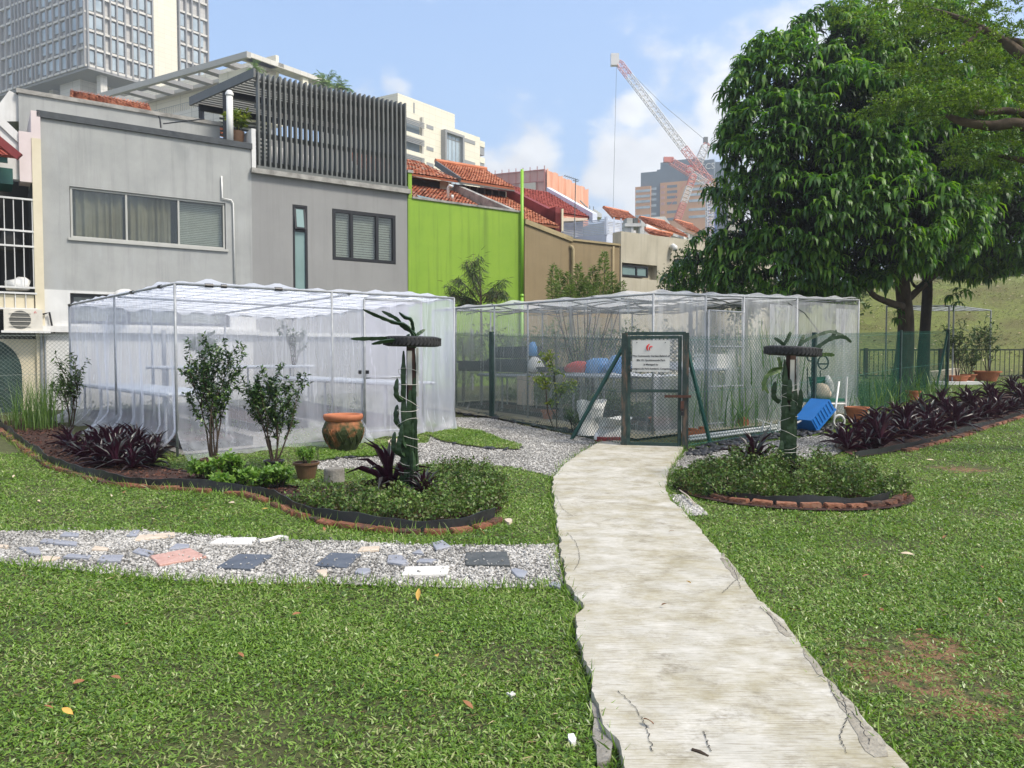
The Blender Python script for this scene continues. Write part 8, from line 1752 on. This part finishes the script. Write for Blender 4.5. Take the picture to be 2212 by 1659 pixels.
m=M(); P=[gp(x,y)+UP*.03 for x,y in ((560,1178),(580,1174),(605,1168),(620,1170))]; m.tube(smoothpts(P),.02,6); tag(m.build('twisted_stick',MT['whiteslab']),'pale twisted stick lying at the upper rim of the strip','stick')
# rubble along the path edges
def chunk(label,pts,h,mat='crumb',sc=1,jt=.010):
    P=[gp(*p) for p in pts]; c=sum(P,V((0,0,0)))/len(P); P=[c+(p-c)*sc for p in P]; L_=sum((a-b).length for a,b in zip(P,P[1:])); P=[V((p.x+random.uniform(-1,1)*jt,p.y+random.uniform(-1,1)*jt,0)) for p in resample(P+P[:1],max(9,int(L_/.05)))[:-1]]; m=M(); m.prism([V((p.x,p.y,gz(p.x,p.y)-.02)) for p in P],UP*(h+.02)); o=m.build('concrete_chunk',MT[mat]); tag(o,label,'rubble')
chunk('long broken strip of concrete at the lower left edge of the path',[(1283,1560),(1305,1575),(1322,1620),(1325,1640),(1310,1665),(1293,1668),(1288,1620),(1278,1590)],.03)
chunk('jagged lump of concrete at the left path edge, above the broken strip',[(1273,1530),(1295,1540),(1302,1565),(1290,1570),(1276,1555)],.035)
for k,pts in enumerate([[(1560,1210),(1582,1235),(1600,1262),(1590,1270),(1572,1245),(1556,1222)],[(1655,1335),(1690,1372),(1712,1400),(1700,1402),(1670,1368)],[(1735,1420),(1768,1462),(1790,1492),(1775,1490),(1742,1448)],[(1788,1490),(1850,1560),(1905,1630),(1930,1665),(1880,1665),(1838,1590),(1800,1528)]]):
    chunk(('crumbled grey mortar along the right path edge, highest patch','crumbled grey mortar patch along the right path edge, second from the top','cracked mortar wedge along the right path edge above the big patch','big cracked grey mortar patch at the lower right path edge')[k],pts,.0575,'mortar')
chunk('white broken tile standing in the grass left of the path bottom',[(1223,1597),(1245,1595),(1250,1610),(1240,1628),(1225,1615)],.03,'whiteslab',.7,.004)
chunk('small white shard lying on the lawn left of the path',[(1088,1505),(1108,1498),(1122,1508),(1105,1514)],.02,'whiteslab',.6,.004)
chunk('pale stone beside the round brick end of the long bed',[(1087,1130),(1103,1126),(1110,1134),(1098,1140)],.04,'beigeslab',.8,.004)
chunk('rough stone at the foot of the net door of the white net house',[(838,962),(850,955),(862,960),(858,970),(842,970)],.08,'beigeslab')
m=M(); P=[gp(1495,1650)+UP*.055,gp(1512,1656)+UP*.058,gp(1530,1664)+UP*.055]; m.tube(P,[.009,.008,.005],6); tag(m.build('twig',MT['twig']),'dark twig lying on the path at the bottom','twig')
m=M(); P=[gp(1468,1068)+UP*.05,gp(1485,1082)+UP*.06,gp(1500,1098)+UP*.05]; m.tube(P,.008,6); tag(m.build('twig',MT['beigeslab']),'pale stick at the path edge by the round bed','twig')
# ---------------------------------------------------------------- fallen leaves, one by one
def leafmesh():
    m=M(); n=7; vs=[]
    for i in range(n+1):
        t=i/n; w_=.5*math.sin(math.pi*min(1,t*1.02+.02))**.8*.38; y=t-.5; z=.10*math.sin(t*3)+.02
        vs+=[(-w_,y,z+.06),(0,y,z),(w_,y,z+.05)]
    m.add(vs,[(i*3+j,i*3+j+1,(i+1)*3+j+1,(i+1)*3+j) for i in range(n) for j in range(2)]); me=bpy.data.meshes.new('leaf'); me.from_pydata(m.v,[],m.f); return me
LM={}
for k in ('yellowleaf','brownleaf','paleleaf'): me=leafmesh(); me.materials.append(MT[k]); me.polygons.foreach_set('use_smooth',[True]*len(me.polygons)); LM[k]=me
def fl(x,y,k,s,lab,grp=None,dz=.035):
    p=gp(x,y); o=bpy.data.objects.new('fallen_leaf',LM[k]); link(o); o.location=(p.x,p.y,p.z+dz); o.scale=(s*.75,)*3; o.rotation_euler=(random.gauss(0,.35),random.gauss(0,.35),random.uniform(0,6.28)); tag(o,lab,'leaf',grp)
fl(905,1297,'yellowleaf',.12,'large yellow leaf on the lawn just below the gravel strip'); fl(800,1163,'yellowleaf',.13,'yellow leaf propped against the front bricks of the long bed',dz=.07)
fl(500,1095,'paleleaf',.15,'long pale leaf by the front bricks of the long bed'); fl(572,1108,'yellowleaf',.1,'round yellowish leaf beside the long pale one')
fl(945,1432,'yellowleaf',.085,'small orange yellow leaf alone in the lower lawn near the path'); fl(277,1362,'brownleaf',.10,'rust brown leaf alone in the left lawn'); fl(147,1555,'yellowleaf',.09,'orange leaf in the lower left lawn')
fl(1434,1333,'brownleaf',.06,'curled brown leaf in the middle of the path',dz=.075); fl(1487,1282,'yellowleaf',.06,'small yellow leaf on the right half of the path',dz=.075); fl(1400,1598,'brownleaf',.08,'reddish brown leaf on the path bottom',dz=.075); fl(1450,1166,'brownleaf',.06,'dark curled leaf high on the path',dz=.075)
fl(1960,1208,'paleleaf',.13,'pale curled leaf on the right lawn beyond the round bed'); fl(2010,1000,'paleleaf',.14,'pale leaf on the right lawn near the purple row')
for x,y in ((80,1092),(85,1090),(205,1060),(240,1078),(300,1090),(60,1060),(30,1035),(120,1065),(330,1130),(150,1120)): fl(x,y,'paleleaf',random.uniform(.07,.12),'pale dry leaf scattered in the grass below the left brick edging','dry leaves below the left edging')
for x,y in ((105,1545),(520,1430),(250,1480),(1010,1540),(1905,1330),(1870,1255),(2040,1170),(2120,1235),(1985,1375),(1710,1330),(2160,1310),(2010,1185),(640,1340),(170,1490),(380,1300)): fl(x,y,'brownleaf',random.uniform(.05,.09),'brown leaf half sunk in the lawn','brown leaves in the lawn')
for x,y in ((240,1058),(270,1075),(700,1158),(1040,1165),(930,1160)): fl(x,y,'brownleaf',random.uniform(.08,.12),'brown leaf caught at the foot of the edging bricks','brown leaves at the edging bricks',dz=.06)
# ---------------------------------------------------------------- thin morning haze
def haze():
    m=bpy.data.materials.new('haze'); m.use_nodes=True; nt=m.node_tree; N=nt.nodes; N.remove(N['Principled BSDF'])
    v=N.new('ShaderNodeVolumePrincipled'); v.inputs['Color'].default_value=(.93,.96,1,1); v.inputs['Density'].default_value=.0011; v.inputs['Anisotropy'].default_value=.3
    nt.links.new(v.outputs[0],N['Material Output'].inputs['Volume']); mm=M(); mm.box(-905,905,-125,1505,-1.2,130); o=mm.build('haze',m); o['kind']='stuff'; o['label']='thin pale haze over the far buildings'
haze()
